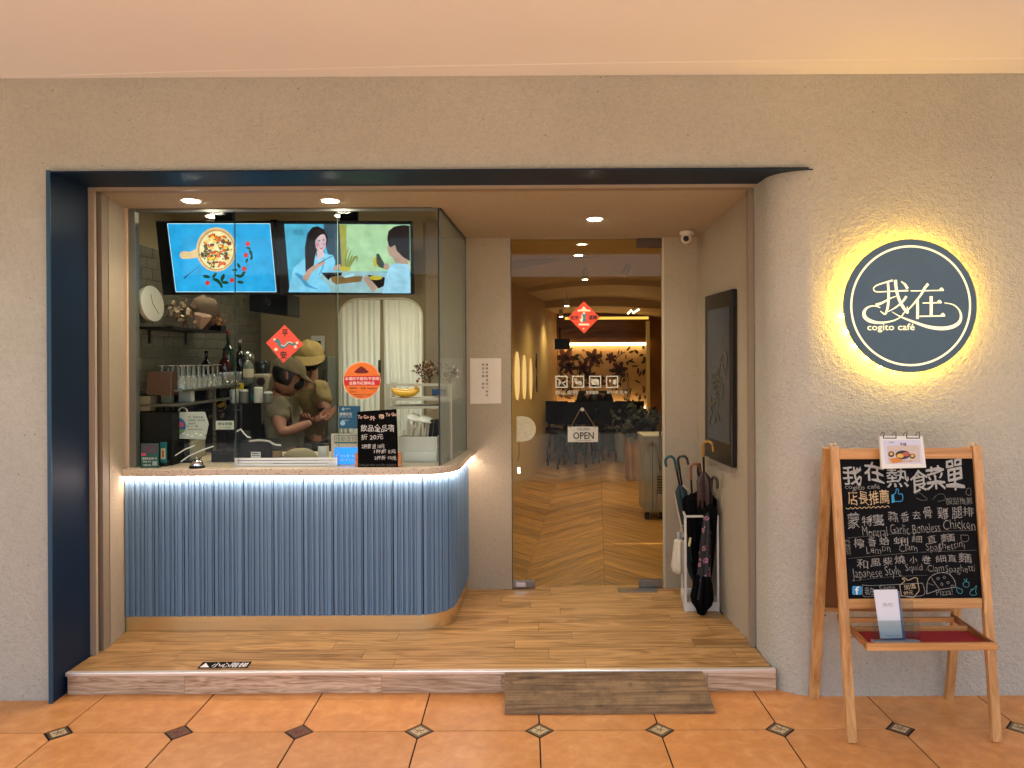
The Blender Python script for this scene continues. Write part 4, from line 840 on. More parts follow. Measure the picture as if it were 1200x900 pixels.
# steel shelves with glasses and bottles
gr = thing('glass_rack', 'grey steel wall rack of two shelves with glasses on the tiled wall', 'rack', (-2.0, 4.6, 1.0))
m_st = mat('steel_shelf', '#6E6C60', .4, .7)
ZA, ZB2 = P(270, 451, 4.8).z, P(270, 467, 4.6).z
for z_ in (ZA, ZB2): MB().box(XL + .013, -1.88, 4.06, 5.10 if z_ == ZA else 4.98, z_ - .014, z_).build('shelf_board', m_st, gr, bev=.002)
for y_ in (4.5, 5.08): MB().box(-1.9, -1.885, y_, y_ + .015, .94, ZA - .014).build('post', m_st, gr)
m_wg = glass('wine_glass', (.82, .84, .8), 2.0, .22)
gpro = None; k = 0
for rowx in (-1.91, -1.965, -2.02):
    for j in range(8):
        y_ = 4.12 + j * .068
        if gpro is None:
            gpro = thing('drinking_glass', 'upside-down stemmed glass in the crowded row on the upper steel shelf', 'glass', (rowx, y_, ZA), group='stemmed glasses on the steel shelf')
            MB().lathe((rowx, y_, ZA), [(0, .030), (.05, .027), (.075, .012)], 12, caps=False).build('bowl', m_wg, gpro, smooth=True)
            MB().lathe((rowx, y_, ZA + .075), [(0, .005), (.05, .004), (.054, .026), (.058, .027)], 12).build('stem', mat('bright_glass', '#B8BCB8', .08, .6), gpro, smooth=True)
        else: dup(gpro, loc=(rowx, y_, ZA))
tp = None
for j in range(4):
    y_ = 4.70 + j * .07
    if tp is None: tp = MB().lathe((-1.91, y_, ZA), [(0, .026), (.004, .028), (.085, .031)], 12, caps=False).build('tumbler', m_wg, smooth=True, label='clear tumbler beside the bottles on the upper steel shelf', cat='glass', group='tumblers on the steel shelf')
    else: dup(tp, loc=(-1.91, y_, ZA))
def bottle(label, c, h, r, m, cap, cat='bottle', lab=None):
    t = thing('bottle', label, cat, c)
    MB().lathe(c, [(0, r * .95), (.005, r), (h * .58, r), (h * .68, r * .75), (h * .75, r * .32), (h * .93, r * .3)], 14).build('glass_body', m, t, smooth=True)
    MB().lathe(Vector(c) + Vector((0, 0, h * .93)), [(0, r * .36), (h * .07, r * .36)], 12).build('cap', cap, t, smooth=True)
    if lab: MB().lathe(Vector(c) + Vector((0, 0, h * .2)), [(0, r * 1.03), (h * .28, r * 1.03)], 14, caps=False).build('bottle_label', lab, t, smooth=True)
m_bg = mat('bottle_green', '#0E2A16', .08); m_bd = mat('bottle_dark', '#120C08', .08); m_br = mat('bottle_red', '#3E0C0C', .08); m_bc = mat('bottle_clear', '#6E7668', .08)
cream_l = mat('label_cream', '#C9BE9C', .6)
bottle('tall dark bottle with red cap, highest on the steel shelf', (-2.0, 4.99, ZA), .36, .036, m_bg, mat('cap_red', '#7E1A1A', .4))
bottle('dark bottle with a grey cap right of the tallest', (-1.94, 5.04, ZA), .3, .036, m_bd, mat('cap_grey', '#9A9A90', .4))
bottle('squat dark red bottle left of the tallest', (-1.97, 4.86, ZA), .24, .036, m_br, m_bp)
bottle('pale bottle with a cream label at the right end of the shelf', (-1.90, 5.06, ZA), .21, .042, m_bc, mat('cap_grey', '#9A9A90', .4), lab=cream_l)
bottle('brown bottle with a dull cap at the back of the shelf', (-2.04, 4.74, ZA), .22, .03, m_bd, m_bp)
bottle('slim yellow-labelled bottle beside the white grinder', (P(281.5, 440, 5.1).x, 5.12, ZB2), .29, .03, m_bd, m_bp, lab=mat('label_yellow', '#B8902A', .6))
MB().box(-2.07, -1.93, 4.04, 4.12, ZA - .03, ZA + .1).build('brown_canister', mat('canister_brown', '#4A2E1C', .5), label='brown box canister at the near end of the steel shelf', cat='canister', bev=.006)
MB().box(-1.98, -1.90, 4.22, 4.26, ZB2, ZB2 + .105).build('white_container', mat('frost_white', '#B4B8B0', .4), label='tall white plastic container on the lower steel shelf', cat='container', bev=.006)
MB().box(-2.05, -1.99, 4.16, 4.2, ZB2, ZB2 + .065).build('white_container', mat('frost_cream', '#9C957C', .4), label='short cream container behind the tall white one', cat='container', bev=.006)
for k, y_ in enumerate((4.50, 4.58)):
    c = Vector((-1.92 - .02 * k, y_, ZB2)); t = thing('pump_dispenser', ('steel topped glass jar on the lower shelf, left of two', 'steel topped glass jar on the lower shelf, right of two')[k], 'jar', c, group='steel topped jars')
    MB().lathe(c, [(0, .022), (.075, .022), (.085, .02)], 14).build('jar_body', mat('jar_brown', '#4E4030', .15), t, smooth=True); MB().lathe(c + Vector((0, 0, .085)), [(0, .021), (.02, .018), (.032, .006), (.045, .006), (.05, .009)], 14).build('lid', mat('chrome', '#D8D8D8', .12, 1), t, smooth=True)
MB().lathe((-1.92, 4.92, ZB2), [(0, .048), (.085, .048)], 20).build('yellow_tin', mat('tin_yellow', '#C8A82A', .4), label='yellow and white tin on the lower steel shelf', cat='tin', smooth=True)
MB().lathe((P(280, 460, 4.95).x, 4.95, ZB2), [(0, .03), (.11, .03)], 16).build('blue_tin', mat('tin_blue', '#3E5E7A', .4), label='slim blue tin right of the yellow tin', cat='tin', smooth=True)
pz_ = P(283, 445, 4.98)
gd = thing('coffee_grinder', 'cream and steel coffee grinder right of the bottles', 'grinder', (pz_.x + .0, 5.2, ZB2 - .05))
c = Vector((P(287, 440, 5.2).x, 5.2, P(287, 447, 5.2).z)); MB().lathe(c + Vector((0, 0, -.0)), [(0, .055), (.1, .05), (.14, .05)], 16).build('body', mat('grinder_cream', '#A39A80', .4), gd, smooth=True); MB().ball(c + Vector((.01, 0, .165)), .055, 10).build('hopper', mat('steel_bright', '#A8A8A0', .2, .9), gd, smooth=True)
MB().box(c.x - .07, c.x + .07, 5.12, 5.28, c.z - .02, c.z).build('base', m_bp, gd)
bm_ = thing('brew_machine', 'tall dark coffee machine left of the worker in grey shirt', 'coffee machine', (c.x, 5.2, .965))
MB().box(c.x - .22, c.x + .05, 5.1, 5.4, .94, c.z - .022).build('body', mat('machine_dark', '#0A0A0A', .35, spec=.25), bm_, bev=.01)
Q = P(304, 445, 5.15); MB().box(Q.x - .06, Q.x + .06, 5.13, 5.3, 1.1, Q.z + .04).build('side_panel', mat('grinder_cream', '#A39A80', .4), bm_, bev=.02)
MB().lathe(P(306, 447, 5.12), [(0, .028), (.006, .03), (.01, .026)], 18, ax=(0, -1, 0)).build('gauge', mat('gauge_brown', '#3A2A24', .3), bm_, smooth=True)
Q = P(259, 475, 4.7); t = thing('round_emblem', 'black round emblem with a golden figure on the dark machine front', 'emblem', Q)
MB().lathe(Q, [(0, .034), (.006, .036)], 24, ax=(0, -1, 0)).build('plate', m_bp, t); flat('emblem_figure', [circ(258, 475.5, 3.4, 2.2, 9), circ(261, 474, 2.6, 2.6, 9)], plane_y(4.692), 0, mat('gold_print', '#C8962A', .5), t)
MB().tube([Q + Vector((.034 * math.cos(a), -.008, .034 * math.sin(a))) for a in [k * .3 for k in range(22)]], .002, 5).build('rim', mat('gold_print', '#C8962A', .5), t)
cm = thing('espresso_machine', 'long black espresso machine behind the till', 'coffee machine', (-1.75, 4.9, ZB))
MB().box(P(228, 480, 4.7).x, P(284, 480, 4.7).x + .0, 4.7, 5.05, ZB, 1.27).build('body', mat('machine_dark', '#0A0A0A', .35, spec=.25), cm, bev=.015)
for k in range(3): MB().lathe(P(236 + k * 13, 486, 4.67), [(0, .012), (.03, .012)], 12, ax=(0, -1, -.3)).build('group_head', mat('chrome', '#D8D8D8', .12, 1), cm, smooth=True)
MB().bar(P(232, 480, 4.69), P(282, 480, 4.69), .008, .008, up=(0, 1, 0)).build('rail', mat('chrome', '#D8D8D8', .12, 1), cm)
bb_ = P(172, 464, 4.1); MB().add([(bb_.x - .04, 4.06, bb_.z), (bb_.x + .04, 4.06, bb_.z), (bb_.x + .04, 4.14, bb_.z), (bb_.x - .04, 4.14, bb_.z)] + [(bb_.x - .034, 4.065, bb_.z - .08), (bb_.x + .034, 4.065, bb_.z - .08), (bb_.x + .034, 4.135, bb_.z - .08), (bb_.x - .034, 4.135, bb_.z - .08)], [(4, 5, 6, 7), (0, 1, 5, 4), (1, 2, 6, 5), (2, 3, 7, 6), (3, 0, 4, 7)]).build('hanging_bin', mat('bin_beige', '#8A8064', .5), label='small beige bin hanging under the near end of the steel shelf', cat='bin', bev=.003)
MB().box(XL + .013, -1.93, 4.05, 4.2, .973, bb_.z - .09).build('dark_cabinet', mat('cabinet_dark', '#161614', .5, spec=.2), label='dark slim cabinet against the tiled wall behind the leaflets', cat='cabinet', bev=.004)

# ---------------------------------------------------------------- people
def skin(name, m, parent, nodes, edges, sub=2, root=0, smooth=True, crease=0):
    """nodes: (position, rx, ry); one skinned, subdivided surface"""
    Mi = ORG[parent.name].inverted(); me = bpy.data.meshes.new(name); me.from_pydata([Mi @ Vector(n_[0]) for n_ in nodes], edges, []); me.materials.append(m)
    o = bpy.data.objects.new(name, me); COL.objects.link(o); o.parent = parent; ORG[o.name] = ORG[parent.name]
    md = o.modifiers.new('skin', 'SKIN'); md.use_smooth_shade = True
    for i, sv in enumerate(me.skin_vertices[0].data): sv.radius = (nodes[i][1], nodes[i][2]); sv.use_root = (i == root)
    s_ = o.modifiers.new('sub', 'SUBSURF'); s_.levels = sub; s_.render_levels = sub
    if crease:
        tx = bpy.data.textures.get('fold_noise') or bpy.data.textures.new('fold_noise', 'CLOUDS'); tx.noise_scale = .075; tx.noise_depth = 2
        s_.levels = s_.render_levels = 3; dm = o.modifiers.new('creases', 'DISPLACE'); dm.texture = tx; dm.strength = crease; dm.mid_level = .5; dm.texture_coords = 'LOCAL'
    return o
m_skn = mat('skin_tone', '#8E6048', .55, var=.06, vscale=20)
def hand(name, parent, w_, dirv, palm, side, curl=.5):
    """separate fingers on a palm: palm centre w_, dirv to fingertips, palm normal 'palm', thumb side 'side'"""
    d, p, s_ = Vector(dirv).normalized(), Vector(palm).normalized(), Vector(side).normalized(); w_ = Vector(w_)
    nodes = [(w_ - d * .045, .024, .019), (w_, .03, .016), (w_ + d * .03, .034, .014)]; edges = [(0, 1), (1, 2)]
    for k in range(4):
        b = w_ + d * .035 + s_ * (.027 - .018 * k); L_ = (.066, .074, .069, .054)[k]; i0 = len(nodes)
        nodes += [(b, .0095, .0095), (b + d * L_ * .45 + p * curl * .02, .0085, .0085), (b + d * L_ * .75 + p * curl * .05, .0078, .0078), (b + d * L_ * .85 + p * curl * .075, .0065, .0065)]
        edges += [(2, i0), (i0, i0 + 1), (i0 + 1, i0 + 2), (i0 + 2, i0 + 3)]
    i0 = len(nodes); b = w_ + s_ * .032 - d * .01
    nodes += [(b, .012, .012), (b + s_ * .018 + d * .025 + p * .01, .010, .010), (b + s_ * .02 + d * .05 + p * .025, .008, .008)]; edges += [(1, i0), (i0, i0 + 1), (i0 + 1, i0 + 2)]
    return skin(name, m_skn, parent, nodes, edges, 1, 0)
def person(label, J, m_shirt, m_trs, cuffs=.6):
    t = thing('person', label, 'person', (J['hip'].x, J['hip'].y, ZB)); J = {k: Vector(v) for k, v in J.items()}
    h = J['hip']; hl, hr = h + J['side'] * -.09, h + J['side'] * .09; nk, hd, ch = J['neck'], J['head'], J['chest']; sL, sR = J['sL'], J['sR']
    f = J['face']
    # body: pelvis, spine, neck, head, arms, legs in one surface
    n_ = [(h, .13, .1), (h.lerp(ch, .5), .115, .09), (ch, .15, .1), (nk, .052, .052), (hd + Vector((0, 0, -.03)) , .075, .08), (hd + Vector((0, 0, .06)), .078, .088), (hd + f * .085 + Vector((0, 0, -.045)), .03, .03),
          (sL, .055, .055), (J['eL'], .043, .043), (J['wL'], .028, .026), (sR, .055, .055), (J['eR'], .043, .043), (J['wR'], .028, .026),
          (hl, .085, .085), (hl + Vector((0, .02, -.4)), .058, .06), (Vector((hl.x, hl.y, ZB + .07)), .038, .04), (Vector((hl.x, hl.y, ZB + .04)) + f * .12, .036, .03),
          (hr, .085, .085), (hr + Vector((0, .02, -.4)), .058, .06), (Vector((hr.x, hr.y, ZB + .07)), .038, .04), (Vector((hr.x, hr.y, ZB + .04)) + f * .12, .036, .03)]
    e_ = [(0, 1), (1, 2), (2, 3), (3, 4), (4, 5), (4, 6), (2, 7), (7, 8), (8, 9), (2, 10), (10, 11), (11, 12), (0, 13), (13, 14), (14, 15), (15, 16), (0, 17), (17, 18), (18, 19), (19, 20)]
    skin('body', m_skn, t, n_, e_)
    # shirt, trousers
    k1 = J['eL'].lerp(sL, 1 - cuffs); k2 = J['eR'].lerp(sR, 1 - cuffs)
    skin('shirt', m_shirt, t, [(h + Vector((0, 0, .02)), .165, .13), (h.lerp(ch, .4), .15, .118), (ch, .175, .128), (ch.lerp(nk, .72), .085, .08), (nk + Vector((0, 0, -.012)), .062, .06), (sL, .076, .073), (sL.lerp(k1, .5), .070, .067), (k1, .066, .063), (sR, .076, .073), (sR.lerp(k2, .5), .070, .067), (k2, .066, .063)],
         [(0, 1), (1, 2), (2, 3), (3, 4), (2, 5), (5, 6), (6, 7), (2, 8), (8, 9), (9, 10)], crease=.045)
    skin('trousers', m_trs, t, [(h + Vector((0, 0, -.03)), .15, .125), (hl, .1, .1), (hl + Vector((0, .02, -.4)), .075, .078), (Vector((hl.x, hl.y, ZB + .09)), .06, .062), (hr, .1, .1), (hr + Vector((0, .02, -.4)), .075, .078), (Vector((hr.x, hr.y, ZB + .09)), .06, .062)], [(0, 1), (1, 2), (2, 3), (0, 4), (4, 5), (5, 6)])
    for s_ in (hl, hr): MB().ball(Vector((s_.x, s_.y, ZB + .04)) + f * .07, .05, 8, (1, 1.6 if abs(f.y) > .5 else 1, .8)).build('shoe', m_bp, t, smooth=True)
    return t
def cloth(name, c, c2=None, b=.6):
    return mat(name, c, .9, bump=b, bscale=14, var=.12, vscale=9)
def headwear(t, hd, f, up, mcap, hair, mask, brim=True, back=.0):
    f = Vector(f).normalized(); up = Vector(up).normalized(); s_ = f.cross(up).normalized(); q = Matrix((s_, f, up)).transposed()
    def dome(r, z0, z1, sc, n=20, m=8):
        vs = []; 
        for j in range(m + 1):
            a = z0 + (z1 - z0) * j / m
            for i in range(n): b = 2 * math.pi * i / n; vs.append(hd + q @ Vector((r * sc[0] * math.cos(a) * math.cos(b), r * sc[1] * math.cos(a) * math.sin(b), r * sc[2] * math.sin(a))))
        fs = [(j * n + i, j * n + (i + 1) % n, (j + 1) * n + (i + 1) % n, (j + 1) * n + i) for j in range(m) for i in range(n)]; return vs, fs + [tuple(range(m * n, m * n + n))]
    # hair: shell behind the face
    vs, fs = dome(.104, -.95, .9, (.95, 1.05, .98), 22, 10); keep = [g for g in fs if len(g) > 4 or (q.transposed() @ ((sum((vs[i] for i in g), Vector())) / len(g) - hd)).y < .02 or (q.transposed() @ ((sum((vs[i] for i in g), Vector())) / len(g) - hd)).z > .09]
    MB().add(vs, keep).build('hair', hair, t, smooth=True, fix=False)
    vs, fs = dome(.112, .15, 1.5, (.96, 1.08, 1.0), 24, 8); vs = [v + (v - hd).normalized() * (.0035 * math.sin(v.x * 95 + v.z * 70) + .003 * math.cos(v.y * 120 - v.z * 50)) for v in vs]; MB().add(vs, fs).build('cap', mcap, t, smooth=True, fix=False)
    MB().ball(hd + up * .112, .008, 6).build('cap_button', mcap, t, smooth=True)
    vs = []; n = 14
    for k in range(n + 1):
        a = math.pi * k / n; c_, s2 = math.cos(a), math.sin(a)
        vs += [hd + q @ Vector((.108 * c_, .06 + .055 * s2, .03)), hd + q @ Vector((.112 * c_, .07 + .125 * s2, .012 - .02 * s2))]
    if brim: MB().add(vs + [v - up * .004 for v in vs], [(2 * k, 2 * k + 1, 2 * k + 3, 2 * k + 2) for k in range(n)] + [(len(vs) + 2 * k + 2, len(vs) + 2 * k + 3, len(vs) + 2 * k + 1, len(vs) + 2 * k) for k in range(n)] + [(2 * k + 1, len(vs) + 2 * k + 1, len(vs) + 2 * k + 3, 2 * k + 3) for k in range(n)]).build('cap_brim', mcap, t, smooth=True)
    MB().ball(hd + f * .062 - up * .048, .066, 10, (1.0, .85, .72)).build('face_mask', mask, t, smooth=True)
    for sg in (-1, 1):
        MB().ball(hd + f * .085 + s_ * sg * .03 + up * .015, .011, 6).build('eye', mat('eye_dark', '#1A1210', .2), t, smooth=True)
        MB().ball(hd + s_ * sg * .086 - f * .01 - up * .015, .028, 8, (.4, .7, 1.1)).build('ear', m_skn, t, smooth=True)
m_sh1 = cloth('shirt_khaki', '#6A624C'); m_sh2 = cloth('shirt_tan', '#7E6C44'); m_hair = mat('hair_black', '#0B0808', .5); m_mask = mat('mask_black', '#0A0A0B', .8)
A = {'hip': P(338, 545, 5.0), 'chest': P(329, 483, 5.0), 'neck': P(331, 460, 4.99), 'head': P(338, 441, 4.98), 'sL': P(334, 474, 5.16), 'sR': P(325, 475, 4.87), 'eL': P(345, 505, 5.2), 'wL': P(370, 492, 5.13), 'eR': P(330, 508, 4.80), 'wR': P(366, 495, 4.90), 'side': Vector((.25, -.97, 0)), 'face': Vector((.85, .35, -.35)).normalized()}
A = {k: Vector(v) for k, v in A.items()}
pa = person('worker in a khaki shirt and dark cap, side on, looking down at a phone', A, m_sh1, cloth('apron_grey', '#4A4C54'))
headwear(pa, A['head'] + Vector((0, 0, .02)), (.85, .35, -.38), (.3, .12, .95), cloth('cap_dark', '#5E5238'), m_hair, m_mask)
hand('hand', pa, A['wR'] + Vector((.05, .03, .02)), (.85, .3, .3), (0, .6, .8), (0, .5, .85)); hand('hand', pa, A['wL'] + Vector((.04, -.04, .01)), (.9, -.1, .2), (0, -.5, .8), (0, -.4, .9))
skin('apron', cloth('apron_grey', '#4A4C54', b=.3), pa, [(A['hip'] + Vector((.02, -.02, .09)), .17, .135), (A['hip'] + Vector((.02, -.02, -.2)), .18, .15), (A['hip'] + Vector((.02, -.02, -.42)), .17, .14)], [(0, 1), (1, 2)])
MB().extr([P(372, 483, 4.96), P(381, 481, 4.96), P(381, 479, 5.02), P(372, 481, 5.02)], (0, 0, .012)).build('phone', m_bp, label='black phone held by the worker in the khaki shirt', cat='phone', bev=.002)
B = {'hip': P(355, 530, 5.35), 'chest': P(357, 470, 5.33), 'neck': P(360, 444, 5.32), 'head': P(362, 422, 5.29), 'sL': P(376, 456, 5.25), 'sR': P(342, 456, 5.38), 'eL': P(382, 490, 5.18), 'wL': P(370, 492, 5.02), 'eR': P(340, 490, 5.3), 'wR': P(355, 494, 5.1), 'side': Vector((-.93, .3, 0)), 'face': Vector((.15, -.85, -.45)).normalized()}
B = {k: Vector(v) for k, v in B.items()}
pb_ = person('worker in a tan shirt, khaki cap and black mask facing the counter', B, m_sh2, cloth('trousers_brown', '#3A2A22'))
headwear(pb_, B['head'] + Vector((0, 0, .03)), (.25, -.9, -.3), (.05, -.25, .95), cloth('cap_khaki', '#8A7440'), m_hair, m_mask)
hand('hand', pb_, B['wL'] + Vector((-.02, -.04, .0)), (-.3, -.8, .2), (0, .3, .9), (-.9, .3, 0)); hand('hand', pb_, B['wR'] + Vector((.02, -.04, 0)), (.3, -.8, .2), (0, .3, .9), (.9, .3, 0))
MB().ball(P(352, 536, 4.35), .075, 12, (1.35, .6, .75)).build('round_pad', mat('pad_khaki', '#8C8262', .8, bump=.3), label='round khaki padded bag just behind the sliding rail', cat='bag', smooth=True)
MB().box(P(335, 530, 4.5).x, P(372, 530, 4.5).x, 4.28, 4.5, ZT, P(350, 540, 4.4).z).build('low_tray', m_dk, label='low dark tray under the khaki bag', cat='tray', bev=.004)

# ================================================================ CAFE SEEN THROUGH THE DOOR
m_cw = mat('cafe_wall', '#B89A5A', .7, bump=.1, var=.05); YE = 12.0
xl = lambda y: -.56 + .149 * (y - 4.7)
tag(MB().prism([(xl(4.74) + .001, 4.74), (xl(YE) + .001, YE), (xl(YE) - .06, YE), (xl(5.98) - .06, 5.98), (xl(5.98) - .001, 5.98)], 0, 2.7).build('cafe_wall_left', m_cw), kind='structure')
tag(MB().box(2.55, 2.65, 4.74, YE, 0, 2.7).build('cafe_wall_right', m_cw), kind='structure')
tag(MB().box(-.2, 2.7, YE, YE + .1, 0, 2.7).build('cafe_wall_back', mat('cafe_back', '#7A5430', .7)), kind='structure')
tag(MB().box(1.35, 2.65, YD + .09, YD + .16, 0, 2.7).build('cafe_wall_front', m_cw), kind='structure')
# vaulted ceiling in shallow bays
cv = thing('cafe_ceiling', None, None, (1, 8, 2.2), kind='structure')
m_cc = mat('cafe_ceiling', '#BFA874', .7)
for k, (y0, y1, zr_, h_) in enumerate(((4.74, 6.6, 2.36, .10), (6.6, 8.6, 2.20, .26), (8.6, 10.4, 2.16, .24), (10.4, YE, 2.14, .14))):
    M = MB(); n = 20; x0, x1 = -.62, 2.62; vs = []
    for i in range(n + 1): u = i / n; x_ = x0 + (x1 - x0) * u; z_ = zr_ + h_ * (1 - (2 * u - 1) ** 2); vs.append((x_, z_))
    vv = [(x_, y0, z_) for x_, z_ in vs] + [(x_, y1, z_) for x_, z_ in vs] + [(x_, y1, z_ + .5) for x_, z_ in vs]; m_ = n + 1
    vv += [(x_, y0, zr_ + .9) for x_, z_ in vs]
    M.add(vv, [(i, i + 1, m_ + i + 1, m_ + i) for i in range(n)] + [(m_ + i, m_ + i + 1, 2 * m_ + i + 1, 2 * m_ + i) for i in range(n)] + [(i, i + 1, 3 * m_ + i + 1, 3 * m_ + i) for i in range(n)])
    M.build('vault_bay', m_cc, cv, smooth=True, fix=False)
tag(MB().box(-.8, 2.7, 4.75, YE + .1, 2.75, 2.85).build('cafe_roof_slab', m_slot), kind='structure')
# chevron floor
cf = thing('cafe_floor', None, None, (1, 8, ZB), kind='structure')
MB().box(-.9, 2.6, 4.74, YE, 0, ZB - .006).build('floor_bed', m_slot, cf)
m_chl = wood('chevron_oak', '#72501F', '#B07E3C', 0, .9, .36, .1, .24, dark='#5A3A1A', ring=.04, rz=R(-49)); m_chr = wood('chevron_oak_right', '#72501F', '#B07E3C', 0, .9, .36, .1, .24, dark='#5A3A1A', ring=.04, rz=R(49))
SHR = .098; HW, PWc, TA = .52, .13, 1.15; cx0 = P(697, 600, 6).x * .0 + .50
for c in range(-3, 4):
    xa_ = cx0 + c * HW; up = 1 if c % 2 else -1; m_chv = m_chl if up > 0 else m_chr
    y = 4.745 if c > -3 else 8.645; pr = None
    for k_ in range(5 if c > -3 else 0):                     # clipped pieces along the threshold
        yy = 4.745 - (k_ + 1) * PWc; lo, hi = (0, HW * TA) if up > 0 else (HW * TA, 0); pc = []
        pg_ = [(xa_ + .001, yy + lo), (xa_ + HW - .001, yy + hi), (xa_ + HW - .001, yy + hi + PWc - .003), (xa_ + .001, yy + lo + PWc - .003)]
        pg_ = [(a + SHR * (b - 4.7), b) for a, b in pg_]
        for (p, q) in zip(pg_, pg_[1:] + pg_[:1]):
            if p[1] >= 4.7015: pc.append(p)
            if (p[1] - 4.7015) * (q[1] - 4.7015) < 0: t_ = (4.7015 - p[1]) / (q[1] - p[1]); pc.append((p[0] + (q[0] - p[0]) * t_, 4.7015))
        if len(pc) > 2: MB().prism(pc, ZB - .012, ZB).build('floor_plank', m_chv, cf)
    while y < 8.2 or (c < 2 and y < 11.3):
        lo, hi = (0, HW * TA) if up > 0 else (HW * TA, 0)
        pts = [(xa_ + .001, y + lo), (xa_ + HW - .001, y + hi), (xa_ + HW - .001, y + hi + PWc - .003), (xa_ + .001, y + lo + PWc - .003)]
        if pr is None: pr = MB().prism([(a - xa_ + SHR * (b - y), b - y) for a, b in pts], -.012, 0).build('floor_plank', m_chv, cf); pr.data.transform(ORG[cf.name]); o = pr
        else: o = pr.copy(); COL.objects.link(o); o.parent = cf
        o.location = (xa_ - 1 + SHR * (y - 4.7), y - 8, random.uniform(-.0004, .0004)); y += PWc
        if c > 1 and y > 7.0: break
# mural with botanical print and cove lights
mu = thing('botanical_mural', 'large botanical mural of leaves and flowers lit from above at the back of the room', 'mural', P(700, 478, YE - .06))
pmu = plane_y(YE - .04)
flat('panel', [rect(643, 404, 758, 480)], pmu, 0, mat('mural_ground', '#C4A87C', .7, var=.1, vscale=3), mu, thick=.03)
cm_ = CR(590, 270, 4.285); random.seed(11)
def leafpx(x, y, l, w_, a): return circ(x, y, l / 2, w_ / 2, 10, a)
fl_ = []
for (x_, y_, l_) in ((310, 640, 90), (450, 640, 80), (580, 700, 75), (330, 690, 60), (400, 690, 70), (480, 760, 60), (300, 780, 50), (540, 640, 50), (430, 730, 60)):
    X_, Y_ = cm_(x_, y_); 
    for k in range(6): a = k * 1.05 + x_; fl_.append(leafpx(X_ + l_ / 14 * math.cos(a), Y_ + l_ / 14 * math.sin(a), l_ / 7, l_ / 14, a))
flat('flower_print', fl_, pmu, .002, mat('mural_rust', '#4E2414', .7, var=.3, vscale=20), mu)
lf_ = []
for i in range(110):
    X_ = random.uniform(646, 740) if random.random() < .8 else random.uniform(738, 757); Y_ = random.uniform(407, 477); lf_.append(leafpx(X_, Y_, random.uniform(3, 9), random.uniform(1.5, 3.5), random.uniform(0, 3.14)))
flat('leaf_print', lf_[:70], pmu, .004, mat('mural_green', '#23291C', .7), mu, kind='stuff')
flat('leaf_print', lf_[70:], pmu, .006, mat('mural_tan', '#6E4E2A', .7), mu, kind='stuff')
lf_ = sum([ribbon([(X_, Y_), (X_ + random.uniform(-5, 5), Y_ - 8), (X_ + random.uniform(-9, 9), Y_ - 16)], .8) for X_, Y_ in [(random.uniform(650, 742), random.uniform(425, 476)) for i in range(24)]], [])
flat('stem_print', lf_, pmu, .005, mat('mural_dark', '#181812', .7), mu, kind='stuff')
def strip(name, label, x0, y0, x1, y1, Y, m, cat='light'):
    return bx(x0, y0, x1, y1, Y, .03).build(name, m, label=label, cat=cat)
m_cove = emis('cove_warm', '#FFC890', 4)
strip('cove_light', 'bright warm strip light along the top of the mural', 648, 402, 758, 404.5, YE - .12, m_cove); strip('cove_light', 'bright warm strip light along the foot of the mural', 652, 477, 756, 480, YE - .12, m_cove)
strip('cove_light', 'long yellow light line where the vaulted ceiling ends', 662, 371.5, 760, 374, YE - .7, emis('cove_yellow', '#FFC256', .4))
bx(636, 376, 640, 560, YE - 1.4, .05).build('light_column', emis('column_warm', '#E8A850', .35), label='thin glowing vertical light at the far left corner', cat='light')
bx(758, 376, 762, 500, YE - .9, .1).build('light_column', emis('column_dim', '#B88440', .1), label='thin glowing vertical light at the right edge of the mural', cat='light')
bx(643, 375, 758, 402, YE - .1, .08).build('wood_fascia', wood('fascia_wood', '#4A2E1A', '#7A5230', 0, .5, .5), label='brown wood fascia above the mural', cat='fascia')
# glowing oval slots on the left wall
for k, (px_, y0, y1) in enumerate(((604.6, 412, 469), (613, 416, 468), (620.7, 420, 468))):
    dr = ray(px_, 441); t_ = (-.56 - .149 * 4.7) ; Yw = (-.56 - .149 * 4.7) / (dr.x - .149)
    c = P(px_, (y0 + y1) / 2, Yw); hh = (y1 - y0) / 2 / F * Yw; d = Vector((.147, .989, 0)); nn = Vector((.989, -.147, 0)); M = MB()
    wpx = (2.9, 2.2, 1.5)[k]; kx = abs(F * (d.x * Yw - c.x * d.y) / Yw ** 2); ww = wpx / kx
    pts = [c + nn * .012 + d * ww * math.cos(a) + Vector((0, 0, hh * math.sin(a))) for a in [i * math.pi / 14 for i in range(28)]]
    M.extr(pts, nn * .006); M.build('oval_wall_light', emis('oval_glow', '#FFCF88', .26), label=('nearest and largest oval glowing light on the left cafe wall', 'middle of the three oval glowing lights on the left cafe wall', 'farthest and smallest oval glowing light on the left cafe wall')[k], cat='wall light', group='oval wall lights')
# the wall script beside the ovals
Yw = 9.2; c = Vector((xl(Yw) + .02, Yw, P(628, 440, Yw).z)); M = MB(); random.seed(5)
for k in range(9):
    b = c + Vector((.012, random.uniform(-.35, .35), random.uniform(-.17, .2))); M.tube([b, b + Vector((.002, random.uniform(-.15, .15), random.uniform(-.1, .1))), b + Vector((.003, random.uniform(-.22, .22), random.uniform(-.12, .12)))], .008, 5)
M.build('wall_script', m_blk, label='black brush script mounted on the left cafe wall', cat='lettering', kind='stuff')
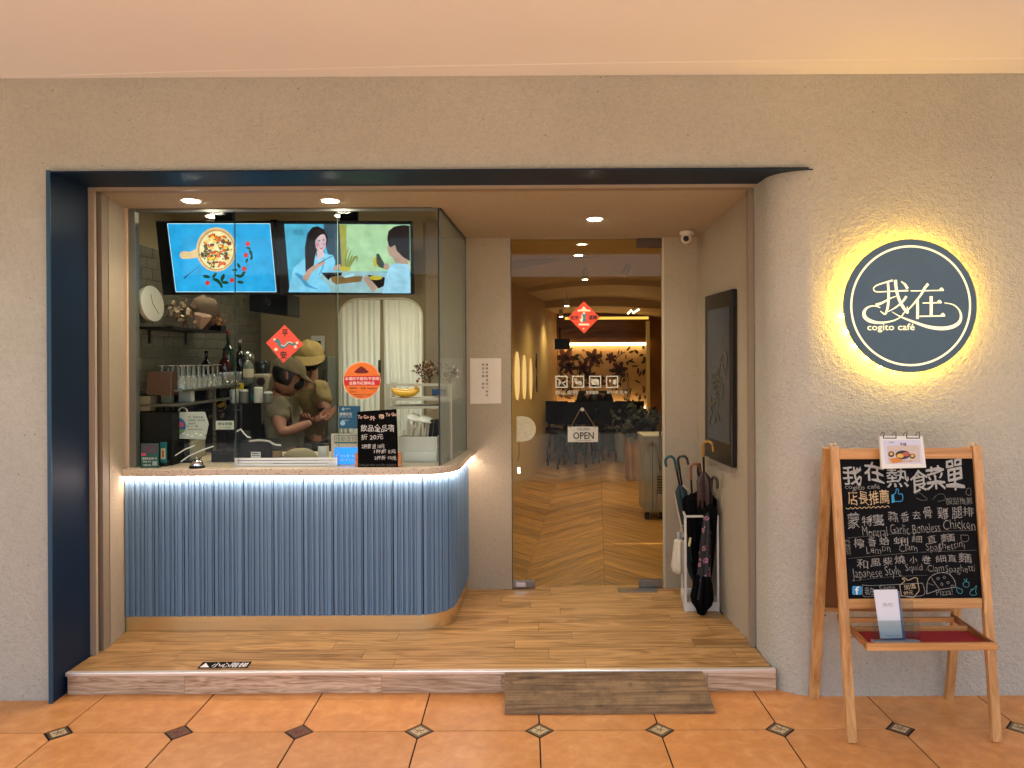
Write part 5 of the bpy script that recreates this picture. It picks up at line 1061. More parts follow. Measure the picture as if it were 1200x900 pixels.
# ceiling spots in the cafe
m_glow = emis('spot_glow', '#FFF0D0', 14); m_lh = mat('lamp_white', '#C8BFA8', .5)
def dl(px_, py_, Y, r, label, name='ceiling_downlight', group=None, pend=False):
    c = P(px_, py_, Y); t = thing(name, label, 'ceiling light', c, group=group)
    if pend: MB().lathe(c + Vector((0, 0, .0)), [(0, r), (.09, r * .9), (.1, r * .4)], 14).build('housing', m_lh, t, smooth=True); MB().bar(c + Vector((0, 0, .1)), c + Vector((0, 0, .30)), .008, .008).build('stem', m_lh, t)
    else: MB().lathe(c + Vector((0, 0, -.002)), [(0, r * 1.25), (.008, r * 1.3)], 20).build('trim_ring', m_lh, t, smooth=True)
    MB().lathe(c + Vector((0, 0, -.004)), [(0, r * .8), (.002, r * .85)], 20).build('lamp', m_glow, t); return c
cl = [dl(678, 299, 5.3, .035, 'small round ceiling downlight nearest the door inside the cafe', group='cafe ceiling lights'),
      dl(685.5, 327.5, 6.9, .03, 'ceiling spot hanging above the left of the red door diamond', group='cafe ceiling lights', pend=True),
      dl(664, 358.5, 8.7, .03, 'smaller ceiling spot left of the red door diamond', group='cafe ceiling lights', pend=True),
      dl(657.5, 371, 10.2, .03, 'tiny far ceiling spot above the hanging screen', group='cafe ceiling lights', pend=True)]
c = P(731, 322, 7.2); t = thing('track_spotlight', 'cream spotlight angled on its stem on the right of the cafe ceiling', 'spotlight', c)
MB().lathe(c, [(0, .03), (.1, .03)], 12, ax=(.5, .3, .8)).build('housing', m_lh, t, smooth=True); MB().bar(c + Vector((.03, 0, .08)), c + Vector((.03, 0, .2)), .008, .008).build('stem', m_lh, t)
c = P(740, 366, 9.6); MB().tube([c + Vector((-.05, 0, -.02)), c + Vector((0, 0, .03)), c + Vector((.02, 0, -.01)), c + Vector((.1, 0, .04))], .012, 6).build('squiggle_lamp', emis('squiggle', '#FFE8C0', 1.5), label='small bright zigzag lamp near the right of the cafe ceiling', cat='lamp')
# hanging black screen
hs = thing('hanging_screen', 'small black screen hanging from the ceiling at the left of the mural', 'screen', P(658, 403, 9.5))
bx(650, 397, 668, 409.5, 9.5, .06).build('housing', m_bp, hs, bev=.004); MB().bar(P(656, 397, 9.53), P(656, 384, 9.53), .02, .02).build('hanger', m_bp, hs)
# dark benches, tables, chairs and a seated guest
m_ch = mat('chair_dark', '#0A0806', .6, spec=.15); m_bn = mat('bench_brown', '#3E2818', .5)
MB().box(P(646, 500, 11.6).x, P(758, 500, 11.6).x, 11.5, 11.9, ZB, .62).build('wall_bench', m_bn, label='dark upholstered bench below the mural', cat='bench', bev=.02)
cp = None
def chair(px_, Y, label, rz):
    global cp
    x_ = P(px_, 500, Y).x
    if cp is None:
        cp = thing('cafe_chair', label, 'chair', (0, 0, ZB), group='dark cafe chairs')
        MB().box(-.2, .2, -.2, .2, ZB + .43, ZB + .47).build('seat', m_ch, cp, bev=.01)
        vs = [(-.2 + .4 * i / 6, .18 + .05 * math.sin(math.pi * i / 6), z) for z in (ZB + .55, ZB + .85) for i in range(7)]
        MB().add(vs + [(a, b + .02, c_) for a, b, c_ in vs], [(i, i + 1, 8 + i, 7 + i) for i in range(6)] + [(14 + i + 7, 14 + 8 + i, 14 + i + 1, 14 + i) for i in range(6)]).build('backrest', m_ch, cp, smooth=True)
        for sx_ in (-1, 1):
            for sy_ in (-1, 1): MB().bar((.17 * sx_, .17 * sy_, ZB + .43), (.2 * sx_, .2 * sy_, ZB), .025, .025).build('leg', m_ch, cp)
            MB().bar((.18 * sx_, .18, ZB + .47), (.19 * sx_, .2, ZB + .6), .02, .02).build('back_post', m_ch, cp)
        cp.location = (x_, Y, ZB); cp.rotation_euler = (0, 0, rz); return cp
    return dup(cp, loc=(x_, Y, ZB), rz=rz, label=label)
for px_, Y, rz, lab in ((652, 10.6, 2.9, 'dark chair at the far left table of the cafe'), (674, 10.3, 3.3, 'dark chair behind the OPEN plaque, left'), (694, 10.7, 2.8, 'dark chair behind the OPEN plaque, right'), (716, 10.4, 3.2, 'dark chair left of the white table foot'), (738, 10.5, 3.0, 'dark chair between the white table foot and the plant'), (664, 9.9, .3, 'nearest dark chair on the left of the cafe, facing the mural')): chair(px_, Y, lab, rz)
for k, (px_, Y) in enumerate(((668, 10.9), (725, 10.6))):
    x_ = P(px_, 500, Y).x; t = thing('cafe_table', ('dark table with a pale foot behind the OPEN plaque', 'dark table with a white tapered foot right of the OPEN plaque')[k], 'table', (x_, Y, ZB), group='cafe tables')
    MB().box(x_ - .35, x_ + .35, Y - .3, Y + .3, ZB + .71, ZB + .74).build('table_top', m_ch, t, bev=.005); MB().lathe((x_, Y - .25, ZB), [(0, .06), (.7, .15)], 14).build('table_foot', mat('foot_pale', '#8C8C88', .5), t, smooth=True)
g0 = P(697, 500, 11.2)
gp = thing('person', 'seated guest in black with dark hair below the mural', 'person', (g0.x, 11.2, ZB))
hp = Vector((g0.x, 11.3, .62)); hd = P(698, 471, 11.15); chs = Vector((g0.x, 11.22, .92)); nk = hd + Vector((0, .02, -.14))
GN = [(hp, .14, .11), (chs, .15, .11), (nk, .05, .05), (hd, .085, .09), (chs + Vector((-.2, 0, .08)), .055, .055), (chs + Vector((-.26, -.1, -.18)), .045, .045), (chs + Vector((-.1, -.32, -.16)), .03, .03), (chs + Vector((.2, 0, .08)), .055, .055), (chs + Vector((.26, -.1, -.18)), .045, .045), (chs + Vector((.1, -.32, -.16)), .03, .03),
      (hp + Vector((-.1, -.1, -.02)), .09, .09), (hp + Vector((-.12, -.48, -.02)), .06, .06), (hp + Vector((-.12, -.5, -.47)), .045, .045), (hp + Vector((.1, -.1, -.02)), .09, .09), (hp + Vector((.12, -.48, -.02)), .06, .06), (hp + Vector((.12, -.5, -.47)), .045, .045)]
skin('body', m_skn, gp, GN, [(0, 1), (1, 2), (2, 3), (1, 4), (4, 5), (5, 6), (1, 7), (7, 8), (8, 9), (0, 10), (10, 11), (11, 12), (0, 13), (13, 14), (14, 15)])
skin('black_top', m_mask, gp, [(a_, b_ * 1.15, c_ * 1.15) for a_, b_, c_ in GN[:2]] + [(GN[4][0], .075, .075), (GN[5][0], .06, .06), (GN[7][0], .075, .075), (GN[8][0], .06, .06)], [(0, 1), (1, 2), (2, 3), (1, 4), (4, 5)])
vs = MB().ball(hd + Vector((0, .02, .03)), .12, 12, (1, 1, 1.05)).build('hair', m_hair, gp, smooth=True)
for sg in (-1, 1): MB().ball(hd + Vector((sg * .03, -.1, .0)), .012, 6).build('eye', m_blk, gp)
cfz = thing('counter_freezer', 'pale grey steel cabinet with dark vents on the right inside the door', 'cabinet', (1.2, 7.2, ZB))
a = P(755, 513, 6.6)
MB().box(a.x, a.x + .6, 6.6, 6.95, ZB + .07, a.z).build('body', mat('cab_pale', '#8A8674', .4, .2), cfz, bev=.01); MB().box(a.x - .01, a.x + .6, 6.59, 6.95, a.z + .001, a.z + .02).build('top', mat('cab_top', '#A8A28C', .4), cfz, bev=.003)
for k in range(7): MB().box(a.x + .11, a.x + .16, 6.594, 6.599, .34 + k * .024, .348 + k * .024).build('vent_slot', m_slot, cfz)
MB().box(a.x + .13, a.x + .15, 6.585, 6.598, .55, .95).build('handle', mat('steel_dark', '#55564E', .4, .5), cfz); MB().box(a.x + .07, a.x + .074, 6.596, 6.5995, ZB + .09, a.z - .03).build('door_joint', m_slot, cfz)
for sx_ in (.03, .16): MB().lathe((a.x + sx_, 6.65, ZB), [(0, .02), (.07, .02)], 10).build('foot', m_bp, cfz)
pp = P(741, 540, 8.8)
plx = thing('potted_plant', 'dark leafy plant in a wooden box beside the pale cabinet', 'plant', (pp.x, 8.8, ZB))
MB().box(pp.x - .07, pp.x + .2, 8.7, 8.95, ZB, P(741, 514, 8.8).z).build('planter', wood('planter_wood', '#7A5228', '#A87A40', 2, .5), plx, bev=.005)
twigs('', 'plant%d' % 4, '', Vector((pp.x + .06, 8.82, P(741, 514, 8.8).z)), .32, .36, None, 240, [mat('plant_dark', '#12180C', .6), mat('plant_mid', '#243018', .6)], parent=plx, leaf=.085, stems=18, up=.2)
c = Vector((P(706, 487, 11.0).x, 11.0, P(706, 487, 11).z)); 
# ================================================================ GLASS DOOR
dr_ = thing('glass_door', 'frameless clear glass door with steel patch fittings', 'door', ((XD0 + XD1) / 2, YD, ZB))
YQ = YD + .02
MB().box(XD0 + .002, XD1 - .004, YQ, YQ + .010, ZB + .012, ZD - .006).build('pane', glass('door_glass', (.93, .93, .86), .3), dr_)
m_pat = mat('patch_steel', '#8C857A', .3, .9, var=.1, vscale=12)
a, b = P(601, 680, YQ), P(627, 690, YQ); pf_ = MB().box(a.x, b.x, YQ - .012, YQ + .022, ZB + .004, a.z).build('patch_fitting', m_pat, dr_, bev=.002); MB().box(a.x + .02, a.x + .08, YQ - .016, YQ - .012, ZB + .015, ZB + .04).build('lock_plate', mat('chrome', '#D8D8D8', .12, 1), pf_)
a, b = P(749, 679, YQ), P(776.5, 690, YQ); MB().box(a.x, b.x - .004, YQ - .012, YQ + .022, ZB + .004, a.z).build('patch_fitting', m_pat, dr_, bev=.002)
a, b = P(746, 279.5, YQ), P(776, 290, YQ); MB().box(a.x, b.x - .004, YQ - .012, YQ + .022, b.z, ZD - .003).build('patch_fitting', mat('closer_dark', '#4A3A28', .5), dr_, bev=.002)
MB().box(P(723, 690, YD).x, P(768, 690, YD).x, YD - .08, YD + .0, ZB + .0006, ZB + .006).build('floor_spring_plate', m_pat, label='flat steel floor plate at the hinge foot of the glass door', cat='plate', bev=.001)
MB().box(XD1 - .001, XD1 + .011, YD - .004, YD + .03, ZB + .001, ZD).build('door_jamb_strip', mat('jamb_cream', '#C2B594', .5), label='thin pale metal strip on the right jamb of the glass door', cat='strip')
MB().box(XD0 - .004, XD0 - .0005, YD - .002, YD + .02, ZB + .001, ZD).build('door_seal', m_slot, label='thin dark seal along the left jamb of the glass door', cat='seal')
pd = plane_y(YQ - .001); cd_ = CR(660, 345, 18)
t = thing('red_diamond_paper', 'red diamond new-year paper with a green figure stuck on the glass door', 'paper decoration', P(685, 390, YQ))
flat('paper', [[cd_(438, 145), cd_(770, 485), cd_(440, 825), cd_(100, 490)]], pd, .0008, mat('paper_red2', '#E2482A', .7), t)
text('lettering', [('蛇來', cd_(160, 445) + cd_(325, 535)), ('運轉', cd_(540, 440) + cd_(710, 535))], pd, .0016, m_blk, t, bold=.03)
flat('roof_print', [[cd_(*p) for p in ((300, 360), (310, 325), (370, 320), (435, 250), (500, 320), (570, 325), (575, 358))], rect(*cd_(325, 615), *cd_(548, 655)), circ(*cd_(430, 725), 1)], pd, .0014, m_cream, t)
flat('figure_print', [[cd_(*p) for p in ((400, 400), (470, 400), (490, 440), (460, 480), (490, 540), (450, 580), (410, 580), (415, 500), (395, 450))]], pd, .0018, m_teal, t)
flat('figure_edge', [[cd_(*p) for p in ((380, 430), (400, 420), (420, 500), (405, 590), (370, 580), (345, 520), (385, 510))], circ(*cd_(438, 395), 1.4)], pd, .0021, m_cream, t)
# white pictograms
ci = CR(635, 430, 11.43); m_ic = mat('sticker_white', '#CFCBB0', .6)
def frame_icon(x0, inner, label):
    t = thing('pictogram_sticker', label, 'sticker', P(*ci(x0 + 80, 285), YQ), group='white pictogram stickers on the glass door')
    o = ci(x0, 118); s_ = 14.2
    ring = []
    for q in (rect(o[0], o[1], o[0] + s_, o[1] + 1.3), rect(o[0], o[1] + s_ - 1.3, o[0] + s_, o[1] + s_), rect(o[0], o[1] + 1.3, o[0] + 1.3, o[1] + s_ - 1.3), rect(o[0] + s_ - 1.3, o[1] + 1.3, o[0] + s_, o[1] + s_ - 1.3)): ring.append(q)
    flat('border', ring, pd, .0008, m_ic, t); flat('symbol', [[ci(*p) for p in q] for q in inner], pd, .0008, m_ic, t)
def px_r(pts, w_): return ribbon(pts, w_ * 11.43)
frame_icon(182, px_r([(200, 150), (330, 270)], 1.0) + px_r([(215, 215), (300, 205)], 1.3) + px_r([(220, 250), (250, 220)], 1.0) + px_r([(300, 215), (318, 185)], .8), 'white no smoking pictogram on the glass door, first from the left')
frame_icon(405, [[(430, 160), (460, 150), (480, 190), (520, 190), (540, 215), (530, 250), (500, 240), (480, 220), (460, 235), (445, 200)]] + px_r([(430, 150), (550, 265)], .7), 'white no dogs pictogram on the glass door, second from the left')
frame_icon(632, [[(665, 160), (740, 160), (765, 180), (765, 240), (670, 240), (660, 200)]] + px_r([(650, 150), (780, 270)], .5), 'white no outside food pictogram on the glass door, third from the left')
frame_icon(860, [[(895, 170), (925, 170), (920, 205), (905, 205)], [(955, 175), (995, 165), (1000, 215), (975, 240), (950, 220)]], 'white drink and hand pictogram on the glass door, rightmost')
t = thing('rules_lettering', 'pale line of house rules printed on the glass door under the pictograms', 'lettering', P(690, 461, YQ))
text('lettering', [('禁止', ci(180, 315) + ci(320, 370)), ('吸菸', ci(345, 315) + ci(485, 370)), ('禁帶寵物', ci(590, 318) + ci(755, 365)), ('禁外食 低消', ci(870, 315) + ci(1140, 360))], pd, .0008, m_ic, t, bold=.01)
# OPEN plaque on a string
co = CR(590, 470, 3.915); po = plane_y(YQ - .014); op = thing('open_plaque', 'small white OPEN plaque hung on a string inside the glass door', 'sign', P(683, 518, YQ))
flat('plaque', [rect(*co(295, 118), *co(434, 188))], po, .0, mat('plaque_white', '#C2BDA8', .6, var=.06, vscale=20), op, thick=.006)
text('lettering', [('OPEN', co(320, 143) + co(414, 174))], po, .001, m_blk, op, bold=.03); text('small_lettering', [('WE ARE', co(338, 123) + co(393, 132)), ('COME IN PLEASE', co(335, 178) + co(400, 183))], po, .001, m_blk, op, bold=.01)
flat('plaque_lines', [rect(co(310, 0)[0], co(0, 133.5)[1], co(395, 0)[0], co(0, 134.5)[1])], po, .001, mat('ink_grey', '#6A6458', .6), op)
for a_, b_ in ((co(306, 124), co(352, 38)), (co(424, 124), co(370, 38))): MB().tube([P(*a_, YQ - .016), P(*b_, YQ - .012)], .0018, 5).build('string', mat('jute', '#8A6E40', .9), op)
MB().lathe(P(*co(361, 38), YQ - .003), [(0, .01), (.006, .012)], 12, ax=(0, -1, 0)).build('suction_hook', mat('clear_hook', '#A8A490', .2), op)
t = thing('half_round_sticker', 'half-round speckled cream sticker at the left edge of the glass door', 'sticker', P(615, 518, YQ))
flat('sheet', [[co(60, 70), co(95, 70)] + [(co(92, 128)[0] + 14.6 * math.sin(R(a)), co(92, 128)[1] - 14.8 * math.cos(R(a))) for a in range(0, 181, 15)] + [co(60, 186)]], pd, .0008, mat('speckled_sheet', '#B8AE8C', .7, var=.5, vscale=220), t)
t = thing('door_latch', 'small steel latch on a cord at the left edge of the glass door', 'latch', P(608, 556, YQ))
MB().tube([P(*co(70, 190), YQ - .01), P(*co(72, 240), YQ - .01), P(*co(66, 272), YQ - .01)], .002, 5).build('cord', m_bp, t); MB().bar(P(*co(70, 300), YQ - .01), P(*co(72, 335), YQ - .01), .028, .012).build('latch_body', mat('chrome', '#D8D8D8', .12, 1), t, bev=.004)
for k, x_ in enumerate((616, 737)):
    pass

# ================================================================ RECESS FITTINGS
# notice sheet
pn = plane_y(YD - .002); t = thing('paper_notice', 'white paper notice with two columns of small characters left of the door', 'notice', P(569, 473, YD))
cn = CR(550, 415, 14.28)
flat('sheet', [[cn(12, 70), cn(532, 68), cn(535, 825), cn(15, 832)]], pn, .001, mat('paper_white', '#DACDB8', .85, bump=.6, bscale=9), t)
text('lettering', [(ch_, cn(276, 158 + 64 * i) + cn(314, 194 + 64 * i)) for i, ch_ in enumerate('營業時間每日十點起')] + [(ch_, cn(210, y_) + cn(250, y_ + 34)) for ch_, y_ in (('歡', 158), ('迎', 222), ('光', 286), ('臨', 350), ('謝', 480), ('謝', 544))], pn, .0018, mat('ink_brown', '#3A2C20', .7), t, bold=.02)
# picture box on the right wall
w0, w1 = Vector((1.142, 3.742, 0)), Vector((1.0835, YD + .05, 0)); tw = (w1 - w0).normalized(); nw = Vector((-tw.y, tw.x, 0)); nw = nw if nw.x < 0 else -nw
pr_ = (w0 + nw * .03, nw)
q = [hit(826, 350.5, pr_), hit(857.5, 335, pr_), hit(857.5, 549.5, pr_), hit(826, 533.5, pr_)]
zt_, zb_ = (q[0].z + q[1].z) / 2, (q[2].z + q[3].z) / 2
for i, z_ in ((0, zt_), (1, zt_), (2, zb_), (3, zb_)): q[i].z = z_
t = thing('picture_box', 'tall black framed picture of pale flowers on the right wall of the recess', 'picture', (q[0] + q[2]) / 2 - Vector((0, 0, .5)))
MB().extr(q, -nw * .029).build('frame', mat('frame_black', '#14100D', .3), t, bev=.003)
ins = [hit(829.5, 372, pr_, .0015), hit(855.0, 357, pr_, .0015), hit(855.0, 525, pr_, .0015), hit(829.5, 512, pr_, .0015)]
zt2, zb2 = zt_ - .09, zb_ + .12
for i, z_ in ((0, zt2), (1, zt2), (2, zb2), (3, zb2)): ins[i].z = z_
MB().add(ins, [(0, 1, 2, 3)]).build('picture_sheet', mat('picture_grey', '#38424A', .25, var=.2, vscale=4), t, fix=False)
M = MB(); random.seed(4); cI = (ins[0] + ins[2]) / 2
for k in range(26):
    c = cI + tw * random.gauss(0, .07) + Vector((0, 0, random.gauss(-.08, .11))) + nw * .002; a0 = random.uniform(0, 3); l_, w_ = random.uniform(.03, .07), .012
    M.add([c + (tw * math.cos(a) * (l_ if True else 0) * math.cos(a0) - tw * math.sin(a) * w_ * math.sin(a0)) + Vector((0, 0, l_ * math.cos(a) * math.sin(a0) + w_ * math.sin(a) * math.cos(a0))) for a in [i * math.pi / 4 for i in range(8)]], [tuple(range(8))])
M.build('flower_print', mat('petal_cream', '#4E4C3E', .5), t, fix=False, kind='stuff')
# camera dome
c = P(805, 272, 4.5); c.z = soff(4.5) - .004; t = thing('security_camera', 'white security camera under the soffit at the right corner', 'security camera', c)
m_cam = mat('camera_white', '#CFC6B4', .4)
MB().lathe(c, [(-.022, .043), (0, .045)], 24).build('mount', m_cam, t, smooth=True); MB().ball(c + Vector((-.004, -.004, -.040)), .034, 14).build('ball_housing', m_cam, t, smooth=True)
MB().lathe(c + Vector((-.012, -.030, -.047)), [(0, .018), (.008, .016)], 18, ax=(-.25, -.9, -.25)).build('lens', m_bp, t, smooth=True)
# downlights in the soffit
m_dlg = emis('downlight_glow', '#FFF2DC', 30)
DL = []
for px_, py_, lab in ((224, 234.5, 'round recessed downlight above the left end of the counter'), (387, 234.5, 'round recessed downlight above the middle of the counter'), (697, 256, 'round recessed downlight in front of the glass door')):
    zc = 2.36; 
    for _ in range(6): Y = (zc - EYE) / ray(px_, py_).z; zc = soff(Y)
    c = P(px_, py_, Y); DL.append(c); t = thing('recessed_downlight', lab, 'ceiling light', c, group='recessed downlights in the entrance soffit')
    MB().lathe(c + Vector((0, 0, -.005)), [(0, .052), (.006, .054)], 28).build('trim_ring', mat('trim_cream', '#D9CDB8', .4), t, smooth=True)
    MB().lathe(c + Vector((0, 0, -.008)), [(0, .038), (.003, .04)], 24).build('lamp', m_dlg, t, smooth=True)
for px_, py_, lab in ((250, 249.5, 'small ceiling lamp inside the kitchen above the left screen'), (401, 249.5, 'small ceiling lamp inside the kitchen above the right screen')):
    c = P(px_, py_, 4.42); c.z = min(c.z, ZK - .012); t = thing('kitchen_downlight', lab, 'ceiling light', c, group='kitchen ceiling lamps')
    MB().lathe(c, [(0, .05), (ZK - c.z + .001, .05)], 20).build('housing', m_lh, t, smooth=True); MB().lathe(c + Vector((0, 0, -.004)), [(0, .04), (.003, .04)], 20).build('lamp', emis('kitchen_glow', '#FFF0D0', 10), t, smooth=True)

# ================================================================ UMBRELLA STAND
us_ = thing('umbrella_stand', 'white wire umbrella stand beside the door', 'umbrella stand', P(820, 708, 4.33)); us_.location.z = ZB; ORG[us_.name] = Matrix.Translation(Vector((us_.location)))
m_wr = mat('stand_white', '#D2CDBE', .45)
A0 = P(803.5, 716, 4.22); A1 = P(841.5, 716, 4.22); xA, xB = A0.x, A1.x; yA, yB = 4.22, 4.47; ztp = P(820, 604, 4.22).z
xq = (P(797.5, 700, yB).x, P(797.5, 700, yB).x + (xB - xA))
cs = {(0, 0): (xA, yA), (1, 0): (xB, yA), (0, 1): (xq[0] + .01, yB), (1, 1): (xq[1] + .01, yB)}
for (i, j), (x_, y_) in cs.items(): MB().box(x_ - .006, x_ + .006, y_ - .006, y_ + .006, ZB + .001, ztp).build('post', m_wr, us_)
for z_, nm in ((ZB + .03, 'bottom_rail'), (ztp - .005, 'top_rail')):
    for a_, b_ in (((0, 0), (1, 0)), ((0, 0), (0, 1)), ((1, 0), (1, 1)), ((0, 1), (1, 1))):
        p, q2 = Vector((*cs[a_], z_)), Vector((*cs[b_], z_)); d = (q2 - p).normalized() * .0062; MB().bar(p + d, q2 - d, .0105 if nm == 'top_rail' else .018, .0105 if nm == 'top_rail' else .05, up=(0, 0, 1)).build(nm, m_wr, us_)
M = MB(); M.add([(cs[a_][0], cs[a_][1], ZB + .02) for a_ in ((0, 0), (1, 0), (1, 1), (0, 1))], [(0, 1, 2, 3)]); M.build('drip_tray', mat('tray_grey', '#8A8478', .5), us_, fix=False)
def umbrella(label, foot, top, r, m, handle, hm, star=.18, extra=None, k=7, hlen=.16, flare=1.0):
    foot, top = Vector(foot), Vector(top); d = (top - foot); L_ = d.length; d = d / L_
    t = thing('umbrella', label, 'umbrella', foot, group=None)
    cl_ = L_ - hlen
    MB().lathe(foot + d * .05, [(0, r * .18), (cl_ * .15, r * .55), (cl_ * .5, r * .9), (cl_ * .72, r * flare), (cl_ * .86, r * 1.02 * flare), (cl_ * .90, r * .5), (cl_ * .92, r * .25)], 42, ax=d, star=star, k=k).build('canopy', m, t, smooth=True)
    MB().tube([foot, foot + d * .07], .005, 6).build('tip', m_bp, t)
    MB().tube([foot + d * cl_ * .9, foot + d * (L_ - .05)], .006, 6).build('shaft', m_bp, t)
    h0 = foot + d * (L_ - .08)
    if handle == 'crook':
        s_ = Vector(extra or (1, 0, 0)); s_ = (s_ - d * s_.dot(d)).normalized(); rr = .028
        pts = [h0, h0 + d * .06] + [h0 + d * .06 + s_ * rr * (1 - math.cos(a)) + d * rr * 1.1 * math.sin(a) for a in [i * .35 for i in range(1, 10)]] + [h0 + d * .035 + s_ * rr * 2]
        MB().tube(pts, .008, 8).build('handle', hm, t, smooth=True)
    else: MB().tube([h0, h0 + d * .03, h0 + d * .08], [.010, .014, .011], 10).build('handle', hm, t, smooth=True)
    return t
def um(px0, py0, Y0, px1, py1, Y1): return P(px0, py0, Y0), P(px1, py1, Y1)
fz = lambda v: Vector((v.x, v.y, max(v.z, ZB + .035)))
m_teal2 = mat('umb_teal', '#0E4A4E', .4); m_navy = mat('umb_navy', '#0C1C22', .7)
a, b = um(822, 700, 4.40, 790, 536, 4.36); umbrella('umbrella with a teal crook handle leaning out to the left', fz(a), b, .030, mat('umb_darkteal', '#0C2A2C', .6), 'crook', m_teal2, extra=(-1, 0, 0))
a, b = um(820, 705, 4.44, 794, 537, 4.42); umbrella('beige umbrella with a black curled handle at the back left', fz(a), b, .046, mat('umb_beige', '#B8A48C', .7, var=.2, vscale=14), 'crook', mat('handle_black', '#10100F', .4), extra=(1, -.3, 0))
a, b = um(818, 705, 4.30, 809, 546, 4.30); umbrella('umbrella with a brown wooden crook handle in the middle', fz(a), b, .034, mat('umb_black', '#060607', .85, spec=.1), 'crook', wood('crook_wood', '#4A2210', '#8A4A20', 2, 2, .35), extra=(1, 0, 0))
a, b = um(829, 705, 4.37, 824, 519, 4.20); umbrella('tall umbrella with a golden crook handle, highest in the stand', fz(a), b, .038, mat('umb_brown', '#3A2620', .5, var=.2, vscale=20), 'crook', mat('handle_gold', '#A8843A', .3, .5), extra=(.9, -.45, 0))
a, b = um(824, 705, 4.33, 819, 543, 4.33); umbrella('black umbrella with a short straight handle among the crooks', fz(a), b, .056, mat('umb_black', '#060607', .85, spec=.1), 'stick', m_bp, flare=1.55)
a, b = um(829, 700, 4.27, 834, 560, 4.17); umbrella('black umbrella with a black crook handle on the right', fz(a), b, .034, mat('umb_black', '#060607', .85, spec=.1), 'crook', mat('handle_black', '#10100F', .4), extra=(.35, -.9, 0))
a, b = um(813, 690, 4.33, 806, 612, 4.33); umbrella('dark green umbrella low inside the wire stand', fz(a), b, .034, mat('umb_green', '#0C2420', .7), 'stick', m_bp, hlen=.1)
# floral umbrella hooked on the front of the stand, with a gathered black skirt
fo = P(822, 722, 4.17); tp_ = P(829, 601, 4.185)
t = thing('umbrella', 'black umbrella with pink flowers hooked on the front of the wire stand', 'umbrella', (fo.x, fo.y, ZB))
m_flo = mat('umb_floral', '#0E0A0C', .6); N = NT(m_flo); tc = N.n('TexCoord'); v = N.n('TexVoronoi', Scale=26.0); nz_ = N.n('TexNoise', Scale=60.0); N.l(tc.outputs['Object'], v.inputs['Vector']); N.l(tc.outputs['Object'], nz_.inputs['Vector'])
ad = N.n('Math', operation='MULTIPLY_ADD'); ad.inputs[1].default_value = .5; N.l(nz_.outputs[0], ad.inputs[0]); N.l(v.outputs['Distance'], ad.inputs[2]); cr = N.n('ValToRGB'); e = cr.color_ramp.elements; e[0].position = .5; e[0].color = hx('#B07888'); e[1].position = .62; e[1].color = hx('#0E0A0C'); x = e.new(.42); x.color = hx('#6E3A4C')
N.l(ad.outputs[0], cr.inputs[0]); N.l(cr.outputs[0], N.b.inputs['Base Color'])
d = (tp_ - fo); L_ = d.length; d = d / L_
MB().lathe(fo + d * .10, [(0, .05), (L_ * .25, .032), (L_ * .5, .028), (L_ * .78, .018), (L_ * .84, .008)], 36, ax=d, star=.15, k=6).build('canopy', m_flo, t, smooth=True)
MB().lathe(Vector((fo.x, fo.y, ZB + .003)), [(0, .018), (.03, .028), (.06, .048), (.10, .056), (.17, .046), (.22, .030)], 44, ax=(.06, 0, 1), star=.22, k=9).build('skirt', mat('umb_black', '#060607', .85, spec=.1), t, smooth=True)
MB().lathe(tp_ - d * .055, [(0, .012), (.03, .012), (.045, .007)], 12, ax=d).build('handle', mat('handle_pink', '#A8506A', .4), t, smooth=True)
# cream folding umbrella hanging on the left side
h0, h1 = P(795, 672, 4.28), P(794, 628, 4.28)
t = thing('umbrella', 'cream folding umbrella hanging on the left side of the wire stand', 'umbrella', h0)
MB().lathe(h0, [(0, .014), (.012, .032), (.04, .04), (.09, .034), (.15, .030), (.19, .026), (.20, .012)], 36, ax=(.03, 0, 1), star=.16, k=6).build('canopy', mat('umb_cream', '#C9C0A6', .7, bump=.4, bscale=30), t, smooth=True)
MB().lathe(h0 + Vector((.005, 0, .196)), [(0, .012), (.04, .013), (.045, .009)], 14).build('handle', mat('handle_grey', '#8C9088', .4), t, smooth=True)
a_ = P(803, 622, 4.235); MB().tube([h0 + Vector((.006, 0, .24)), h0 + Vector((.02, -.005, .28)), a_ + Vector((0, -.01, .02))], .0025, 5).build('cord', mat('cord_grey', '#A8A498', .7), t)
MB().lathe(P(807.5, 640, 4.215), [(0, .006), (.02, .008), (.05, .006)], 10, ax=(.2, 0, 1)).build('charm_tag', mat('charm_yellow', '#C8BC7A', .4), label='small yellowish charm hanging inside the front of the umbrella stand', cat='charm', smooth=True)

# ================================================================ ROUND BACKLIT SIGN
YS = 3.322; ps = plane_y(YS - .012); cs_ = P(1067, 358.3, YS - .012)
RS = 78.2 / F * (YS - .012)
sg = thing('round_sign', 'round slate-blue backlit shop sign with cream brush lettering on the stucco wall', 'sign', Vector((cs_.x, YS, cs_.z - RS)))
m_sg = mat('sign_slate', '#4A5F6C', .33, var=.1, vscale=5, coat=.1)
MB().lathe((cs_.x, YS, cs_.z), [(0, RS), (.010, RS), (.012, RS - .002)], 96, ax=(0, -1, 0)).build('disc', m_sg, sg, smooth=True)
MB().lathe((cs_.x, YW - .004, cs_.z), [(0, RS * .62), (YW - .004 - YS - .001, RS * .62)], 48, ax=(0, -1, 0)).build('standoff', mat('standoff_white', '#D8D2C0', .6), sg, smooth=True)
m_cut = mat('cut_letters', '#F3E6B0', .5, emit='#FFEFB8', es=.24); cg = CR(960, 260, 4.5)
n = 96; M = MB(); r1, r2 = RS * .905, RS * .875; q = []
